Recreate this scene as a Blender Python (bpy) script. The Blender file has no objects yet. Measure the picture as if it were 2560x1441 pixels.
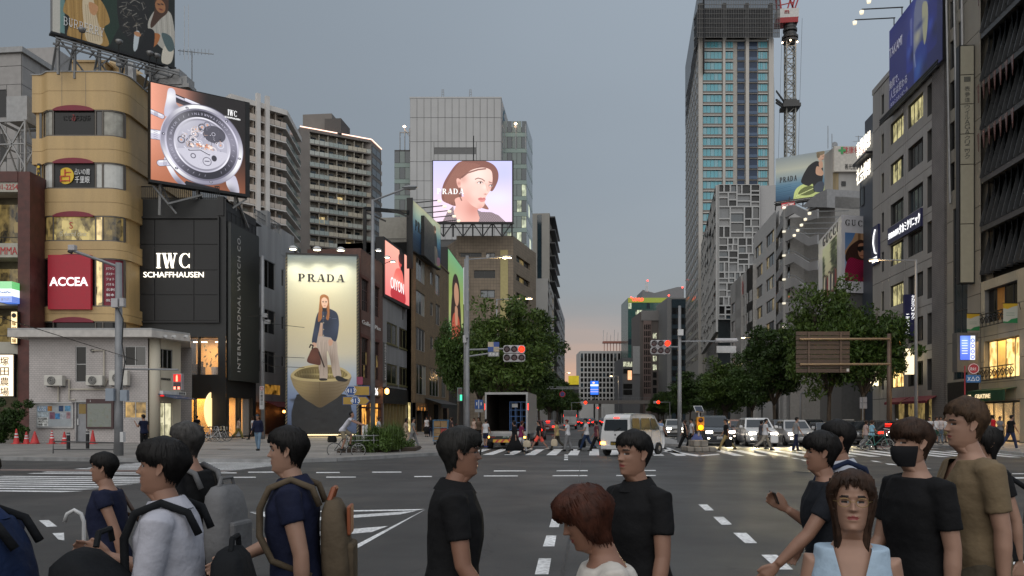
import bpy,bmesh,math,random
import numpy as np
from mathutils import Matrix,Vector,Euler
VV=Vector;en_=enumerate;rg_=range;MT=Matrix.Translation;lsp=np.linspace;BD=bpy.data;cos=math.cos;sin=math.sin
def iv(n,k,v):n.inputs[k].default_value=v
R=math.radians
scene=bpy.context.scene
COL=scene.collection
rnd=random.Random(7)
for _o in list(BD.objects):
 BD.objects.remove(_o)
# camera
FPX,CX,HY,EYE=1991.0,1280.0,1045.0,1.72
YAW=math.atan(210/FPX)
SA,CA=sin(YAW),cos(YAW)
cam_d=BD.cameras.new('camera');cam=BD.objects.new('camera',cam_d);COL.objects.link(cam)
cam.location=(0,0,EYE);cam.rotation_euler=(R(90),0,YAW)
cam_d.sensor_width=36;cam_d.lens=28;cam_d.shift_y=(HY-720.5)/2560
cam_d.clip_start=0.1;cam_d.clip_end=9000
scene.camera=cam
# sky, sun, exposure
SUN_EL,SUN_AZ=R(38),R(188)
world=BD.worlds.new('World');scene.world=world;world.use_nodes=True
wn,wl=world.node_tree.nodes,world.node_tree.links
wn.clear()
def _n(t,**k):
 n=wn.new(t)
 for a,b in k.items():setattr(n,a,b)
 return n
w_out=_n('ShaderNodeOutputWorld');w_bg=_n('ShaderNodeBackground');iv(w_bg,1,1.0)
tc=_n('ShaderNodeTexCoord');sep=_n('ShaderNodeSeparateXYZ');wl.new(tc.outputs['Generated'],sep.inputs[0])
def wmath(op,a,b=None,c=None):
 n=_n('ShaderNodeMath',operation=op)
 for i,v in en_((a,b,c)):
  if v is None:continue
  if isinstance(v,(int,float)):iv(n,i,v)
  else:wl.new(v,n.inputs[i])
 return n.outputs[0]
def wramp(fac,stops):
 n=_n('ShaderNodeValToRGB');wl.new(fac,n.inputs[0]);e=n.color_ramp.elements
 while len(e)<len(stops):e.new(0.5)
 for el,(p,c) in zip(e,stops):el.position=p;el.color=(*c,1)
 return n.outputs[0]
def wmix(f,a,b,bt='MIX'):
 n=_n('ShaderNodeMix',data_type='RGBA',blend_type=bt)
 for i,v in ((0,f),(6,a),(7,b)):
  if isinstance(v,(int,float)):iv(n,i,v)
  elif isinstance(v,tuple):iv(n,i,(*v,1))
  else:wl.new(v,n.inputs[i])
 return n.outputs[2]
sky=_n('ShaderNodeTexSky');sky.sky_type='NISHITA';sky.sun_disc=False
sky.sun_elevation=SUN_EL;sky.sun_rotation=SUN_AZ;sky.air_density=1.6;sky.dust_density=3.0
zz_=wmath('MAXIMUM',sep.outputs[2],0.0)
base=wramp(zz_,[(0.0,(.240,.235,.235)),(0.10,(.222,.238,.255)),(0.28,(.216,.247,.282)),(0.5,(.25,.29,.335)),(1.0,(.47,.51,.56))])
az=wmath('ADD',wmath('MULTIPLY',sep.outputs[0],0.95),wmath('MULTIPLY',sep.outputs[1],0.31))
right=wmath('SMOOTH_MIN',wmath('MULTIPLY_ADD',az,0.50,0.92),1.4,0.2)
base=wmix(1.0,base,wmath('MULTIPLY',right,1.0),'MULTIPLY')
comb=_n('ShaderNodeCombineXYZ')
den=wmath('ADD',zz_,0.12)
wl.new(wmath('DIVIDE',sep.outputs[0],den),comb.inputs[0]);wl.new(wmath('DIVIDE',sep.outputs[1],den),comb.inputs[1])
noi=_n('ShaderNodeTexNoise');iv(noi,'Scale',0.55);iv(noi,'Detail',4);wl.new(comb.outputs[0],noi.inputs['Vector'])
cl=wmath('MULTIPLY_ADD',noi.outputs[0],0.30,0.85)
base=wmix(1.0,base,cl,'MULTIPLY')
dot=wmath('ADD',wmath('MULTIPLY',sep.outputs[1],0.999),wmath('MULTIPLY',sep.outputs[0],-0.03))
glow=wmath('POWER',wmath('MAXIMUM',dot,0.0),60.0)
low=wmath('POWER',wmath('MAXIMUM',wmath('SUBTRACT',1.0,wmath('MULTIPLY',zz_,6.2)),0.0),1.5)
mp=_n('ShaderNodeMapping');iv(mp,'Scale',(3.5,3.5,26));wl.new(tc.outputs['Generated'],mp.inputs[0])
noi2=_n('ShaderNodeTexNoise');iv(noi2,'Scale',1.6);iv(noi2,'Detail',5);wl.new(mp.outputs[0],noi2.inputs['Vector'])
sk_=wmath('MULTIPLY_ADD',noi2.outputs[0],1.7,0.1)
gf=wmath('MINIMUM',wmath('MULTIPLY',wmath('MULTIPLY',glow,low),wmath('MULTIPLY',sk_,1.7)),1.0)
base=wmix(gf,base,(.66,.36,.23))
skyd=wmix(1.0,sky.outputs[0],(.05,.05,.05),'MULTIPLY')
fin=wmix(0.12,base,skyd)
wl.new(fin,w_bg.inputs[0]);wl.new(w_bg.outputs[0],w_out.inputs[0])
sun_d=BD.lights.new('sun','SUN');sun=BD.objects.new('sun',sun_d);COL.objects.link(sun)
sun_d.energy=1.25;sun_d.angle=R(95);sun_d.color=(1.0,.97,.93)
_sd=VV((sin(SUN_AZ)*cos(SUN_EL),cos(SUN_AZ)*cos(SUN_EL),sin(SUN_EL)))
sun.rotation_euler=_sd.to_track_quat('Z','Y').to_euler()
vs=scene.view_settings;vs.view_transform='Standard';vs.look='None';vs.exposure=0.42;vs.gamma=1.0;vs.use_curve_mapping=False
scene.render.engine='CYCLES'
cy=scene.cycles;cy.max_bounces=6;cy.diffuse_bounces=3;cy.glossy_bounces=3;cy.transmission_bounces=4;cy.transparent_max_bounces=8
cy.caustics_reflective=False;cy.caustics_refractive=False;cy.sample_clamp_indirect=4.0;cy.use_denoising=True
try:cy.denoiser='OPENIMAGEDENOISE'
except Exception:pass
# from photo pixel + distance to the place
def ray(px):
 a=(px-CX)/FPX
 return a*CA-SA,a*SA+CA
def at(px,D,z=0.0):
 rx,ry=ray(px);return VV((rx*D,ry*D,z))
def zof(py,D):return EYE-(py-HY)/FPX*D
def pt(px,py,D):return at(px,D,zof(py,D))
def G(px,py,z=0.0):
 return at(px,EYE*FPX/(py-HY),z)
def onx(px,X):return X/ray(px)[0]
def yx(px,X):return onx(px,X)*ray(px)[1]
def ony(px,Y):return Y/ray(px)[1]
# materials
def lin(h):
 if isinstance(h,str):
  h=h.lstrip('#');c=[int(h[i:i+2],16)/255 for i in (0,2,4)]
  return tuple(v/12.92 if v<=.04045 else ((v+.055)/1.055)**2.4 for v in c)
 if isinstance(h,(int,float)):return (h,h,h)
 return tuple(h)
MATS={}
def mat(name,c=.5,rough=.6,metal=0.0,emit=None,es=1.0,ns=.12,nc=3.0,bump=0.0,bscale=40.0,spec=.5,sk_=False,sample=True,coat=0.0,fine=0.0,alpha=1.0):
 """principled surface with world-space colour variation (dirt / weathering) and fine bump"""
 if name in MATS:return MATS[name]
 m=BD.materials.new(name);m.use_nodes=True;MATS[name]=m
 nt=m.node_tree;N,L=nt.nodes,nt.links;b=N['Principled BSDF']
 c=lin(c)
 iv(b,'Base Color',(*c,1));iv(b,'Roughness',rough);iv(b,'Metallic',metal)
 iv(b,'Specular IOR Level',spec);iv(b,'Coat Weight',coat)
 iv(b,'Alpha',alpha)
 geo=None
 if ns or bump or sk_:geo=N.new('ShaderNodeNewGeometry')
 if ns:
  t=N.new('ShaderNodeTexNoise');iv(t,'Scale',nc);iv(t,'Detail',5)
  src=geo.outputs['Position']
  if sk_:
   mp=N.new('ShaderNodeMapping');iv(mp,'Scale',(1,1,.12));L.new(src,mp.inputs[0]);src=mp.outputs[0]
  L.new(src,t.inputs['Vector'])
  mr=N.new('ShaderNodeMapRange');iv(mr,1,.3);iv(mr,2,.7)
  iv(mr,3,1-ns);iv(mr,4,1+ns);L.new(t.outputs[0],mr.inputs[0])
  fac=mr.outputs[0]
  if fine:
   t2=N.new('ShaderNodeTexNoise');iv(t2,'Scale',nc*14);iv(t2,'Detail',3);L.new(geo.outputs['Position'],t2.inputs['Vector'])
   m2=N.new('ShaderNodeMapRange');iv(m2,1,.3);iv(m2,2,.7);iv(m2,3,1-fine);iv(m2,4,1+fine)
   L.new(t2.outputs[0],m2.inputs[0])
   mm=N.new('ShaderNodeMath');mm.operation='MULTIPLY';L.new(fac,mm.inputs[0]);L.new(m2.outputs[0],mm.inputs[1]);fac=mm.outputs[0]
  mx=N.new('ShaderNodeMix');mx.data_type='RGBA';mx.blend_type='MULTIPLY';iv(mx,0,1);iv(mx,6,(*c,1))
  L.new(fac,mx.inputs[7]);L.new(mx.outputs[2],b.inputs['Base Color'])
  r2=N.new('ShaderNodeMapRange');iv(r2,3,max(.02,rough-.1));iv(r2,4,min(1,rough+.1));L.new(t.outputs[0],r2.inputs[0]);L.new(r2.outputs[0],b.inputs['Roughness'])
 if bump:
  t3=N.new('ShaderNodeTexNoise');iv(t3,'Scale',bscale);iv(t3,'Detail',3);L.new(geo.outputs['Position'],t3.inputs['Vector'])
  bp=N.new('ShaderNodeBump');iv(bp,'Strength',bump);iv(bp,'Distance',.02);L.new(t3.outputs[0],bp.inputs['Height']);L.new(bp.outputs[0],b.inputs['Normal'])
 if emit is not None:
  iv(b,'Emission Color',(*lin(emit),1));iv(b,'Emission Strength',es)
  if not sample:m.cycles.emission_sampling='NONE'
 return m
def brickmat(name,c1,c2,mortar,w=.25,h=.08,ms=.008,rough=.7,offset=.5,swap=None,ns=.15):
 """small wall tiles / bricks that are only a few pixels across: colour per tile on world coordinates"""
 if name in MATS:return MATS[name]
 m=BD.materials.new(name);m.use_nodes=True;MATS[name]=m
 N,L=m.node_tree.nodes,m.node_tree.links;b=N['Principled BSDF'];iv(b,'Roughness',rough)
 g=N.new('ShaderNodeNewGeometry');s=N.new('ShaderNodeSeparateXYZ');L.new(g.outputs['Position'],s.inputs[0])
 a=N.new('ShaderNodeMath');a.operation='ADD';L.new(s.outputs[0],a.inputs[0]);L.new(s.outputs[1],a.inputs[1])
 c=N.new('ShaderNodeCombineXYZ');L.new(a.outputs[0],c.inputs[0]);L.new(s.outputs[2],c.inputs[1])
 t=N.new('ShaderNodeTexBrick');t.offset=offset;L.new(c.outputs[0],t.inputs[0])
 iv(t,'Color1',(*lin(c1),1));iv(t,'Color2',(*lin(c2),1));iv(t,'Mortar',(*lin(mortar),1))
 iv(t,'Scale',1);iv(t,'Mortar Size',ms);iv(t,'Brick Width',w);iv(t,'Row Height',h)
 n=N.new('ShaderNodeTexNoise');iv(n,'Scale',.8);iv(n,'Detail',6);L.new(g.outputs['Position'],n.inputs[0])
 mr=N.new('ShaderNodeMapRange');iv(mr,1,.3);iv(mr,2,.7);iv(mr,3,1-ns);iv(mr,4,1+ns);L.new(n.outputs[0],mr.inputs[0])
 mx=N.new('ShaderNodeMix');mx.data_type='RGBA';mx.blend_type='MULTIPLY';iv(mx,0,1);L.new(t.outputs[0],mx.inputs[6]);L.new(mr.outputs[0],mx.inputs[7])
 L.new(mx.outputs[2],b.inputs['Base Color'])
 bp=N.new('ShaderNodeBump');iv(bp,'Strength',.4);iv(bp,'Distance',.01);bp.invert=True;L.new(t.outputs['Fac'],bp.inputs['Height']);L.new(bp.outputs[0],b.inputs['Normal'])
 return m
def glass(name='window_glass',c=.02,rough=.06,spec=1.0,tint=None):
 return mat(name,c,rough,ns=.25,nc=.35,spec=spec)
def litmat(name,c1,c2,es=1.0,scale=(1.2,1.2,.8),sample=False,thr=.5):
 """lit room seen through a window: warm/cool areas, curtains and bright fittings"""
 if name in MATS:return MATS[name]
 m=BD.materials.new(name);m.use_nodes=True;MATS[name]=m
 N,L=m.node_tree.nodes,m.node_tree.links;b=N['Principled BSDF'];iv(b,'Roughness',.1);iv(b,'Base Color',(.03,.03,.03,1))
 g=N.new('ShaderNodeNewGeometry');mp=N.new('ShaderNodeMapping');iv(mp,'Scale',scale);L.new(g.outputs['Position'],mp.inputs[0])
 v=N.new('ShaderNodeTexVoronoi');iv(v,'Scale',1.3);v.distance='CHEBYCHEV';L.new(mp.outputs[0],v.inputs[0])
 n=N.new('ShaderNodeTexNoise');iv(n,'Scale',2.2);iv(n,'Detail',4);L.new(mp.outputs[0],n.inputs[0])
 ad=N.new('ShaderNodeMath');ad.operation='MULTIPLY_ADD';L.new(v.outputs['Color'],ad.inputs[0]);iv(ad,1,.6);L.new(n.outputs[0],ad.inputs[2])
 rp=N.new('ShaderNodeValToRGB');e=rp.color_ramp.elements;e[0].position=.5;e[0].color=(*lin(c1),1);e[1].position=1.05;e[1].color=(*lin(c2),1);L.new(ad.outputs[0],rp.inputs[0])
 L.new(rp.outputs[0],b.inputs['Emission Color']);iv(b,'Emission Strength',es)
 if not sample:m.cycles.emission_sampling='NONE'
 return m
# objects
def W(o):
 m=o.matrix_basis.copy()
 while o.parent:o=o.parent;m=o.matrix_basis@m
 return m
def link(o,parent=None):
 COL.objects.link(o)
 if parent is not None:o.parent=parent
 return o
def tag(o,label=None,cat=None,group=None,kind=None):
 if label:o['label']=label
 if cat:o['category']=cat
 if group:o['group']=group
 if kind:o['kind']=kind
 return o
def th_(name,label,cat,loc=(0,0,0),rz=0.0,group=None):
 o=BD.objects.new(name,None);o.empty_display_size=.3;COL.objects.link(o)
 o.location=loc;o.rotation_euler=(0,0,rz)
 return tag(o,label,cat,group)
def copytree(o,parent=None):
 c=o.copy();COL.objects.link(c)
 if parent is not None:c.parent=parent
 for ch in KIDS.get(o.name,[]):copytree_child(ch,c)
 return c
KIDS={}
def _reg(o):
 if o.parent is not None:KIDS.setdefault(o.parent.name,[]).append(o)
 return o
def copytree_child(ch,par):
 c=ch.copy();COL.objects.link(c);c.parent=par;_reg(c)
 for g in KIDS.get(ch.name,[]):copytree_child(g,c)
class MB:
 """collects shapes in world coordinates and links them as ONE mesh object"""
 def __init__(s,M=None):s.v=[];s.f=[];s.uv={};s.M=M
 def add(s,vs,fs):
  n=len(s.v)
  if s.M is not None:vs=[s.M@VV(v) for v in vs]
  s.v+=[tuple(v) for v in vs];s.f+=[tuple(i+n for i in f) for f in fs];return s
 def box(s,x0,x1,y0,y1,z0,z1):
  return s.add([(x0,y0,z0),(x1,y0,z0),(x1,y1,z0),(x0,y1,z0),(x0,y0,z1),(x1,y0,z1),(x1,y1,z1),(x0,y1,z1)],[(0,3,2,1),(4,5,6,7),(0,1,5,4),(1,2,6,5),(2,3,7,6),(3,0,4,7)])
 def cbox(s,c,d):return s.box(c[0]-d[0]/2,c[0]+d[0]/2,c[1]-d[1]/2,c[1]+d[1]/2,c[2]-d[2]/2,c[2]+d[2]/2)
 def bar(s,p,q,w,h=None):
  p,q=VV(p),VV(q);h=h or w;d=(q-p).normalized()
  u=VV((0,0,1)) if abs(d.z)<.95 else VV((0,1,0))
  a=d.cross(u).normalized()*w/2;b=a.cross(d).normalized()*h/2
  c=[p-a-b,p+a-b,p+a+b,p-a+b,q-a-b,q+a-b,q+a+b,q-a+b]
  return s.add(c,[(0,1,2,3),(7,6,5,4),(0,4,5,1),(1,5,6,2),(2,6,7,3),(3,7,4,0)])
 def tube(s,pts,r,n=8,cap=True):
  pts=[VV(p) for p in pts];rs=r if isinstance(r,(list,tuple)) else [r]*len(pts)
  vs=[];prev=None
  for i,p in en_(pts):
   d=(pts[min(i+1,len(pts)-1)]-pts[max(i-1,0)]).normalized()
   if prev is None:
    u=VV((0,0,1)) if abs(d.z)<.9 else VV((1,0,0));a=d.cross(u).normalized()
   else:
    a=(prev-d*prev.dot(d));a=a.normalized() if a.length>1e-6 else d.orthogonal().normalized()
   prev=a;b=d.cross(a)
   vs+=[p+(a*cos(2*math.pi*k/n)+b*sin(2*math.pi*k/n))*rs[i] for k in rg_(n)]
  fs=[]
  for i in rg_(len(pts)-1):
   for k in rg_(n):
    fs.append((i*n+k,i*n+(k+1)%n,(i+1)*n+(k+1)%n,(i+1)*n+k))
  if cap:fs+=[tuple(rg_(n-1,-1,-1)),tuple((len(pts)-1)*n+k for k in rg_(n))]
  return s.add(vs,fs)
 def rings(s,rings,closed=True,cap=True):
  n=len(rings[0]);vs=[p for r_ in rings for p in r_];fs=[]
  for i in rg_(len(rings)-1):
   for k in rg_(n if closed else n-1):
    fs.append((i*n+k,i*n+(k+1)%n,(i+1)*n+(k+1)%n,(i+1)*n+k))
  if cap and closed:fs+=[tuple(rg_(n-1,-1,-1)),tuple((len(rings)-1)*n+k for k in rg_(n))]
  return s.add(vs,fs)
 def lt_(s,prof,c=(0,0,0),axis='z',n=16):
  rg=[];ring=len(prof)==4 and prof[0][0]==prof[3][0] and prof[1][0]==prof[2][0]!=prof[0][0]>0
  if ring:prof=list(prof)+[prof[0]]
  for r_,h in prof:
   q=[]
   for k in rg_(n):
    a=2*math.pi*k/n;x,y=r_*cos(a),r_*sin(a)
    q.append({'z':(c[0]+x,c[1]+y,c[2]+h),'y':(c[0]+x,c[1]+h,c[2]-y),'x':(c[0]+h,c[1]+x,c[2]+y)}[axis])
   rg.append(q)
  return s.rings(rg,cap=not ring)
 def prism(s,poly,z0,z1):
  n=len(poly);vs=[(x,y,z0) for x,y in poly]+[(x,y,z1) for x,y in poly]
  return s.add(vs,[tuple(rg_(n-1,-1,-1)),tuple(rg_(n,2*n))]+[(i,(i+1)%n,n+(i+1)%n,n+i) for i in rg_(n)])
 def ext(s,pts,d):
  """planar polygon in space given thickness vector d"""
  n=len(pts);pts=[VV(p) for p in pts];d=VV(d)
  return s.add(pts+[p+d for p in pts],[tuple(rg_(n)),tuple(rg_(2*n-1,n-1,-1))]+[(i,n+i,n+(i+1)%n,(i+1)%n) for i in rg_(n)])
 def poly(s,pts):return s.add(pts,[tuple(rg_(len(pts)))])
 def quad_uv(s,a,b,c,d,uv=((0,0),(1,0),(1,1),(0,1))):
  s.uv[len(s.f)]=uv;return s.add([a,b,c,d],[(0,1,2,3)])
 def mesh(s,name,m=None,inv=None,smooth=False):
  me=BD.meshes.new(name)
  vs=s.v if inv is None else [inv@VV(v) for v in s.v]
  me.from_pydata([tuple(v) for v in vs],[],s.f)
  if s.uv:
   l=me.uv_layers.new(name='uv')
   for fi,uv in s.uv.items():
    for k,li in en_(me.polygons[fi].loop_indices):l.data[li].uv=uv[k]
  if m is not None:me.materials.append(m)
  if smooth:
   me.polygons.foreach_set('use_smooth',[True]*len(me.polygons))
  me.update();return me
 def bd(s,name,m=None,parent=None,smooth=False,bevel=0.0,kind=None,auto=None):
  inv=W(parent).inverted() if parent is not None else None
  me=s.mesh(name,m,inv,smooth)
  if auto:me.set_sharp_from_angle(angle=R(auto))
  o=BD.objects.new(name,me);link(o,parent);_reg(o)
  if bevel:
   md=o.modifiers.new('bevel','BEVEL');md.width=bevel;md.segments=2;md.limit_method='ANGLE';md.angle_limit=R(40)
  if kind:o['kind']=kind
  return o
def inst(name,me,parent,M):
 o=BD.objects.new(name,me);link(o,parent);o.matrix_basis=(W(parent).inverted()@M) if parent is not None else M;_reg(o)
 return o
_cubes={}
def unit(m):
 if m.name not in _cubes:_cubes[m.name]=MB().box(-.5,.5,-.5,.5,-.5,.5).mesh('block',m)
 return _cubes[m.name]
def bp_(name,parent,x0,x1,y0,y1,z0,z1,m):
 M=MT(((x0+x1)/2,(y0+y1)/2,(z0+z1)/2))@Matrix.Diagonal((abs(x1-x0),abs(y1-y0),abs(z1-z0),1))
 return inst(name,unit(m),parent,M)
class Face:
 """a facade plane: t runs along it, z up, d outwards"""
 def __init__(s,p,q):
  p,q=VV((p[0],p[1],0)),VV((q[0],q[1],0));s.o=p;s.t=(q-p).normalized();s.len=(q-p).length
  s.n=VV((s.t.y,-s.t.x,0));s.rot=Matrix((s.t,-s.n,VV((0,0,1)))).transposed().to_4x4()
 def tz(s,x):return s.tp(x)[0]
 def P(s,t,z,d=0.0):v=s.o+s.t*t+s.n*d;v.z=z;return v
 def box(s,name,par,t0,t1,z0,z1,d0,d1,m):
  M=MT(s.P((t0+t1)/2,(z0+z1)/2,(d0+d1)/2))@s.rot@Matrix.Diagonal((abs(t1-t0),abs(d1-d0),abs(z1-z0),1))
  return inst(name,unit(m),par,M)
 def mx_(s,mb,t0,t1,z0,z1,d0,d1):
  c=[s.P(t,z,d) for z in (z0,z1) for (t,d) in ((t0,d0),(t1,d0),(t1,d1),(t0,d1))]
  return mb.add(c,[(0,1,2,3),(7,6,5,4),(0,4,5,1),(1,5,6,2),(2,6,7,3),(3,7,4,0)])
 def tp(s,px):
  """t of the point of the plane that photo column px looks at"""
  rx,ry=ray(px);
  D=(s.o.x*s.t.y-s.o.y*s.t.x)/(rx*s.t.y-ry*s.t.x)
  return (rx*D-s.o.x)*s.t.x+(ry*D-s.o.y)*s.t.y,D
 def uvz(s,px,py):t,D=s.tp(px);return t,zof(py,D)
 def wall(s,name,par,t0,t1,z0,z1,openings,m,depth=.3):
  mb=MB();ts=sorted({t0,t1}|{o_[k] for o_ in openings for k in (0,1)});zs=sorted({z0,z1}|{o_[k] for o_ in openings for k in (2,3)})
  ts=[t for t in ts if t0<=t<=t1];zs=[z for z in zs if z0<=z<=z1]
  for i in rg_(len(ts)-1):
   for j in rg_(len(zs)-1):
    tm,zm=(ts[i]+ts[i+1])/2,(zs[j]+zs[j+1])/2
    if any(o_[0]<tm<o_[1] and o_[2]<zm<o_[3] for o_ in openings):continue
    mb.add([s.P(ts[i],zs[j]),s.P(ts[i+1],zs[j]),s.P(ts[i+1],zs[j+1]),s.P(ts[i],zs[j+1])],[(0,1,2,3)])
  for a,b,c,d in openings:
   for (p,q) in (((a,c),(b,c)),((b,c),(b,d)),((b,d),(a,d)),((a,d),(a,c))):
    mb.add([s.P(p[0],p[1]),s.P(q[0],q[1]),s.P(q[0],q[1],-depth),s.P(p[0],p[1],-depth)],[(0,1,2,3)])
  return mb.bd(name,m,par)
 def window(s,par,t0,t1,z0,z1,n=2,gm=None,fm=None,d=-.18,fw=.05,rows=1,gms=None):
  """frame as a part, panes as sub-parts"""
  mb=MB();fm=fm or mat('frame_dark',.05,.4)
  for (a,b,c,e) in ((t0,t1,z0,z0+fw),(t0,t1,z1-fw,z1),(t0,t0+fw,z0+fw,z1-fw),(t1-fw,t1,z0+fw,z1-fw)):s.mx_(mb,a,b,c,e,d-.04,d+.04)
  for k in rg_(1,n):
   t=t0+(t1-t0)*k/n;s.mx_(mb,t-fw/2,t+fw/2,z0+fw,z1-fw,d-.038,d+.038)
  for k in rg_(1,rows):
   z=z0+(z1-z0)*k/rows;s.mx_(mb,t0+fw,t1-fw,z-fw/2,z+fw/2,d-.036,d+.036)
  f=mb.bd('window',fm,par)
  for k in rg_(n):
   for r_ in rg_(rows):
    g=gms[(k*rows+r_)%len(gms)] if gms else (gm or glass())
    a=t0+(t1-t0)*k/n;b=t0+(t1-t0)*(k+1)/n;c=z0+(z1-z0)*r_/rows;e=z0+(z1-z0)*(r_+1)/rows
    s.box('pane',f,a+fw/2,b-fw/2,c+fw/2,e-fw/2,d-.02-.004*k,d+.0,g)
  return f
 def panels(s,par,ts,zs,openings,m,gap=.03,d0=0.0,d1=.05,name='panel',ms=None):
  for i in rg_(len(ts)-1):
   for j in rg_(len(zs)-1):
    rects=[(ts[i],ts[i+1],zs[j],zs[j+1])]
    for o_ in openings:
     nr=[]
     for (a,b,c,e) in rects:
      A,B,Cc,E=max(a,o_[0]),min(b,o_[1]),max(c,o_[2]),min(e,o_[3])
      if A>=B or Cc>=E:nr.append((a,b,c,e));continue
      if a<A:nr.append((a,A,c,e))
      if B<b:nr.append((B,b,c,e))
      if c<Cc:nr.append((A,B,c,Cc))
      if E<e:nr.append((A,B,E,e))
     rects=nr
    for (a,b,c,e) in rects:
     if b-a<gap*1.5 or e-c<gap*1.5:continue
     mm=ms[rnd.randrange(len(ms))] if ms else m
     s.box(name,par,a+gap/2,b-gap/2,c+gap/2,e-gap/2,d0,d1+rnd.uniform(-.004,.004),mm)
 def quad(s,name,par,t0,t1,z0,z1,d,m,uv=((0,0),(1,0),(1,1),(0,1)),thick=.0):
  mb=MB();mb.quad_uv(s.P(t0,z0,d),s.P(t1,z0,d),s.P(t1,z1,d),s.P(t0,z1,d),uv)
  return mb.bd(name,m,par)
# lettering
_vf={}
def text(name,s,par,F,tc_,zc,h,m,w=None,d=.02,thick=.03,bold=0.0,spacing=1.0,vertical=False,rot=0.0):
 """string as raised letters on a Face; fitted to height h (and width w) about centre (tc_, zc)"""
 cu=BD.curves.new('lettering','FONT');cu.body='\n'.join(s) if vertical else s
 cu.align_x='CENTER' if vertical else 'LEFT';cu.space_character=spacing;cu.offset=bold;cu.resolution_u=3
 if vertical:cu.space_line=.86*spacing
 ob=BD.objects.new('lettering',cu)
 me=BD.meshes.new_from_object(ob);BD.objects.remove(ob);BD.curves.remove(cu)
 n=len(me.vertices)
 if n==0:return None
 co=np.empty(n*3);me.vertices.foreach_get('co',co);co=co.reshape(n,3)
 lo,hi=co.min(0),co.max(0);ctr=(lo+hi)/2;sz=hi-lo
 k=h/max(sz[1],1e-6);kx=(w/max(sz[0],1e-6)) if w else k
 x=(co[:,0]-ctr[0])*kx;y=(co[:,1]-ctr[1])*k
 if rot:cr,sr=cos(rot),sin(rot);x,y=x*cr-y*sr,x*sr+y*cr
 inv=(W(par).inverted() if par is not None else Matrix())
 top=[inv@F.P(tc_+a,zc+b,d+thick) for a,b in zip(x,y)]
 me.vertices.foreach_set('co',np.array([tuple(v) for v in top]).ravel())
 me.materials.clear();me.materials.append(m);me.update();me.name=name
 o=BD.objects.new(name,me);link(o,par);_reg(o)
 md=o.modifiers.new('solid','SOLIDIFY');md.thickness=thick;md.offset=-1
 return o
def tl(*a,**k):return text('lettering',*a,**k)
def _ell(cx,cy,rx,ry,a0,a1,n=14):return [(cx+rx*cos(R(a0+(a1-a0)*i/n)),cy+ry*sin(R(a0+(a1-a0)*i/n))) for i in rg_(n+1)]
def _glyph(ch,T=.17,h=.055):
 """serif capitals as polygons on a unit-height grid -> (list of polygons, advance)"""
 P=[];rc=lambda a,b,c,d:P.append([(a,c),(b,c),(b,d),(a,d)])
 def stem(x,y0=0,y1=1,t=T):rc(x,x+t,y0,y1);[rc(x-.07,x+t+.07,y,y+h) for y in (y0,y1-h)]
 def bowl(x,y0,y1,w,t=T):
  cy,ry=(y0+y1)/2,(y1-y0)/2;out=_ell(x,cy,w,ry,-90,90);inn=_ell(x,cy,w-t,ry-h,90,-90)
  for i in rg_(14):P.append([out[i],out[i+1],inn[13-i],inn[14-i]])
 def diag(x0,y0,x1,y1,t):P.append([(x0,y0),(x0+t,y0),(x1+t,y1),(x1,y1)])
 if ch=='P':stem(.1);rc(.1+T,.45,.94,1);rc(.1+T,.45,.42,.475);bowl(.44,.42,1,.38);return P,1.0
 if ch=='R':stem(.1);rc(.1+T,.45,.94,1);rc(.1+T,.45,.44,.495);bowl(.44,.44,1,.36);diag(.72,0,.40,.46,T);rc(.66,1.0,0,h);return P,1.06
 if ch=='A':diag(.08,0,.42,1,.06);diag(.66,0,.40,1,T+.02);rc(.24,.72,.28,.28+h);rc(-.02,.26,0,h);rc(.58,.96,0,h);return P,1.0
 if ch=='D':stem(.1);rc(.1+T,.45,.94,1);rc(.1+T,.45,0,h);bowl(.44,0,1,.5);return P,1.12
 if ch=='B':stem(.1);rc(.1+T,.42,.94,1);rc(.1+T,.42,.5,.55);rc(.1+T,.42,0,h);bowl(.42,.5,1,.33);bowl(.42,0,.55,.38);return P,.98
 if ch=='E':stem(.1);rc(.1+T,.72,1-h,1);rc(.1+T,.6,.48,.48+h);rc(.1+T,.76,0,h);rc(.7,.76,h,.2);rc(.66,.72,.82,1-h);return P,.9
 if ch=='I':stem(.12);return P,.46
 if ch=='U':stem(.1,.3,1);rc(.62,.62+T*.6,.3,1);rc(.52,.82,1-h,1);out=_ell(.42,.32,.32,.32,180,360);inn=_ell(.45,.34,.18,.26,360,180);[P.append([out[i],out[i+1],inn[13-i],inn[14-i]]) for i in rg_(14)];return P,.95
 if ch=='Y':rc(.36,.36+T,0,.45);rc(.27,.62,0,h);diag(.36,.45,.06,1,T);diag(.47,.45,.74,1,.07);rc(-.02,.3,1-h,1);rc(.62,.92,1-h,1);return P,.92
 if ch in 'CG':
  out=_ell(.5,.5,.45,.5,40,320,20);inn=_ell(.54,.5,.31,.5-h,320,40,20)
  for i in rg_(20):P.append([out[i],out[i+1],inn[19-i],inn[20-i]])
  rc(.82,.87,.7,1.0)
  if ch=='G':rc(.70,.70+T,0.02,.42);rc(.6,.97,.42-h,.42)
  else:rc(.82,.87,0,.25)
  return P,1.02
 if ch=='W':diag(.26,0,.02,1,T);diag(.32,0,.52,.9,.06);diag(.70,0,.46,1,T);diag(.76,0,1.0,1,.06);rc(-.05,.3,1-h,1);rc(.42,.7,1-h,1);rc(.88,1.16,1-h,1);return P,1.2
 return P,.4
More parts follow.
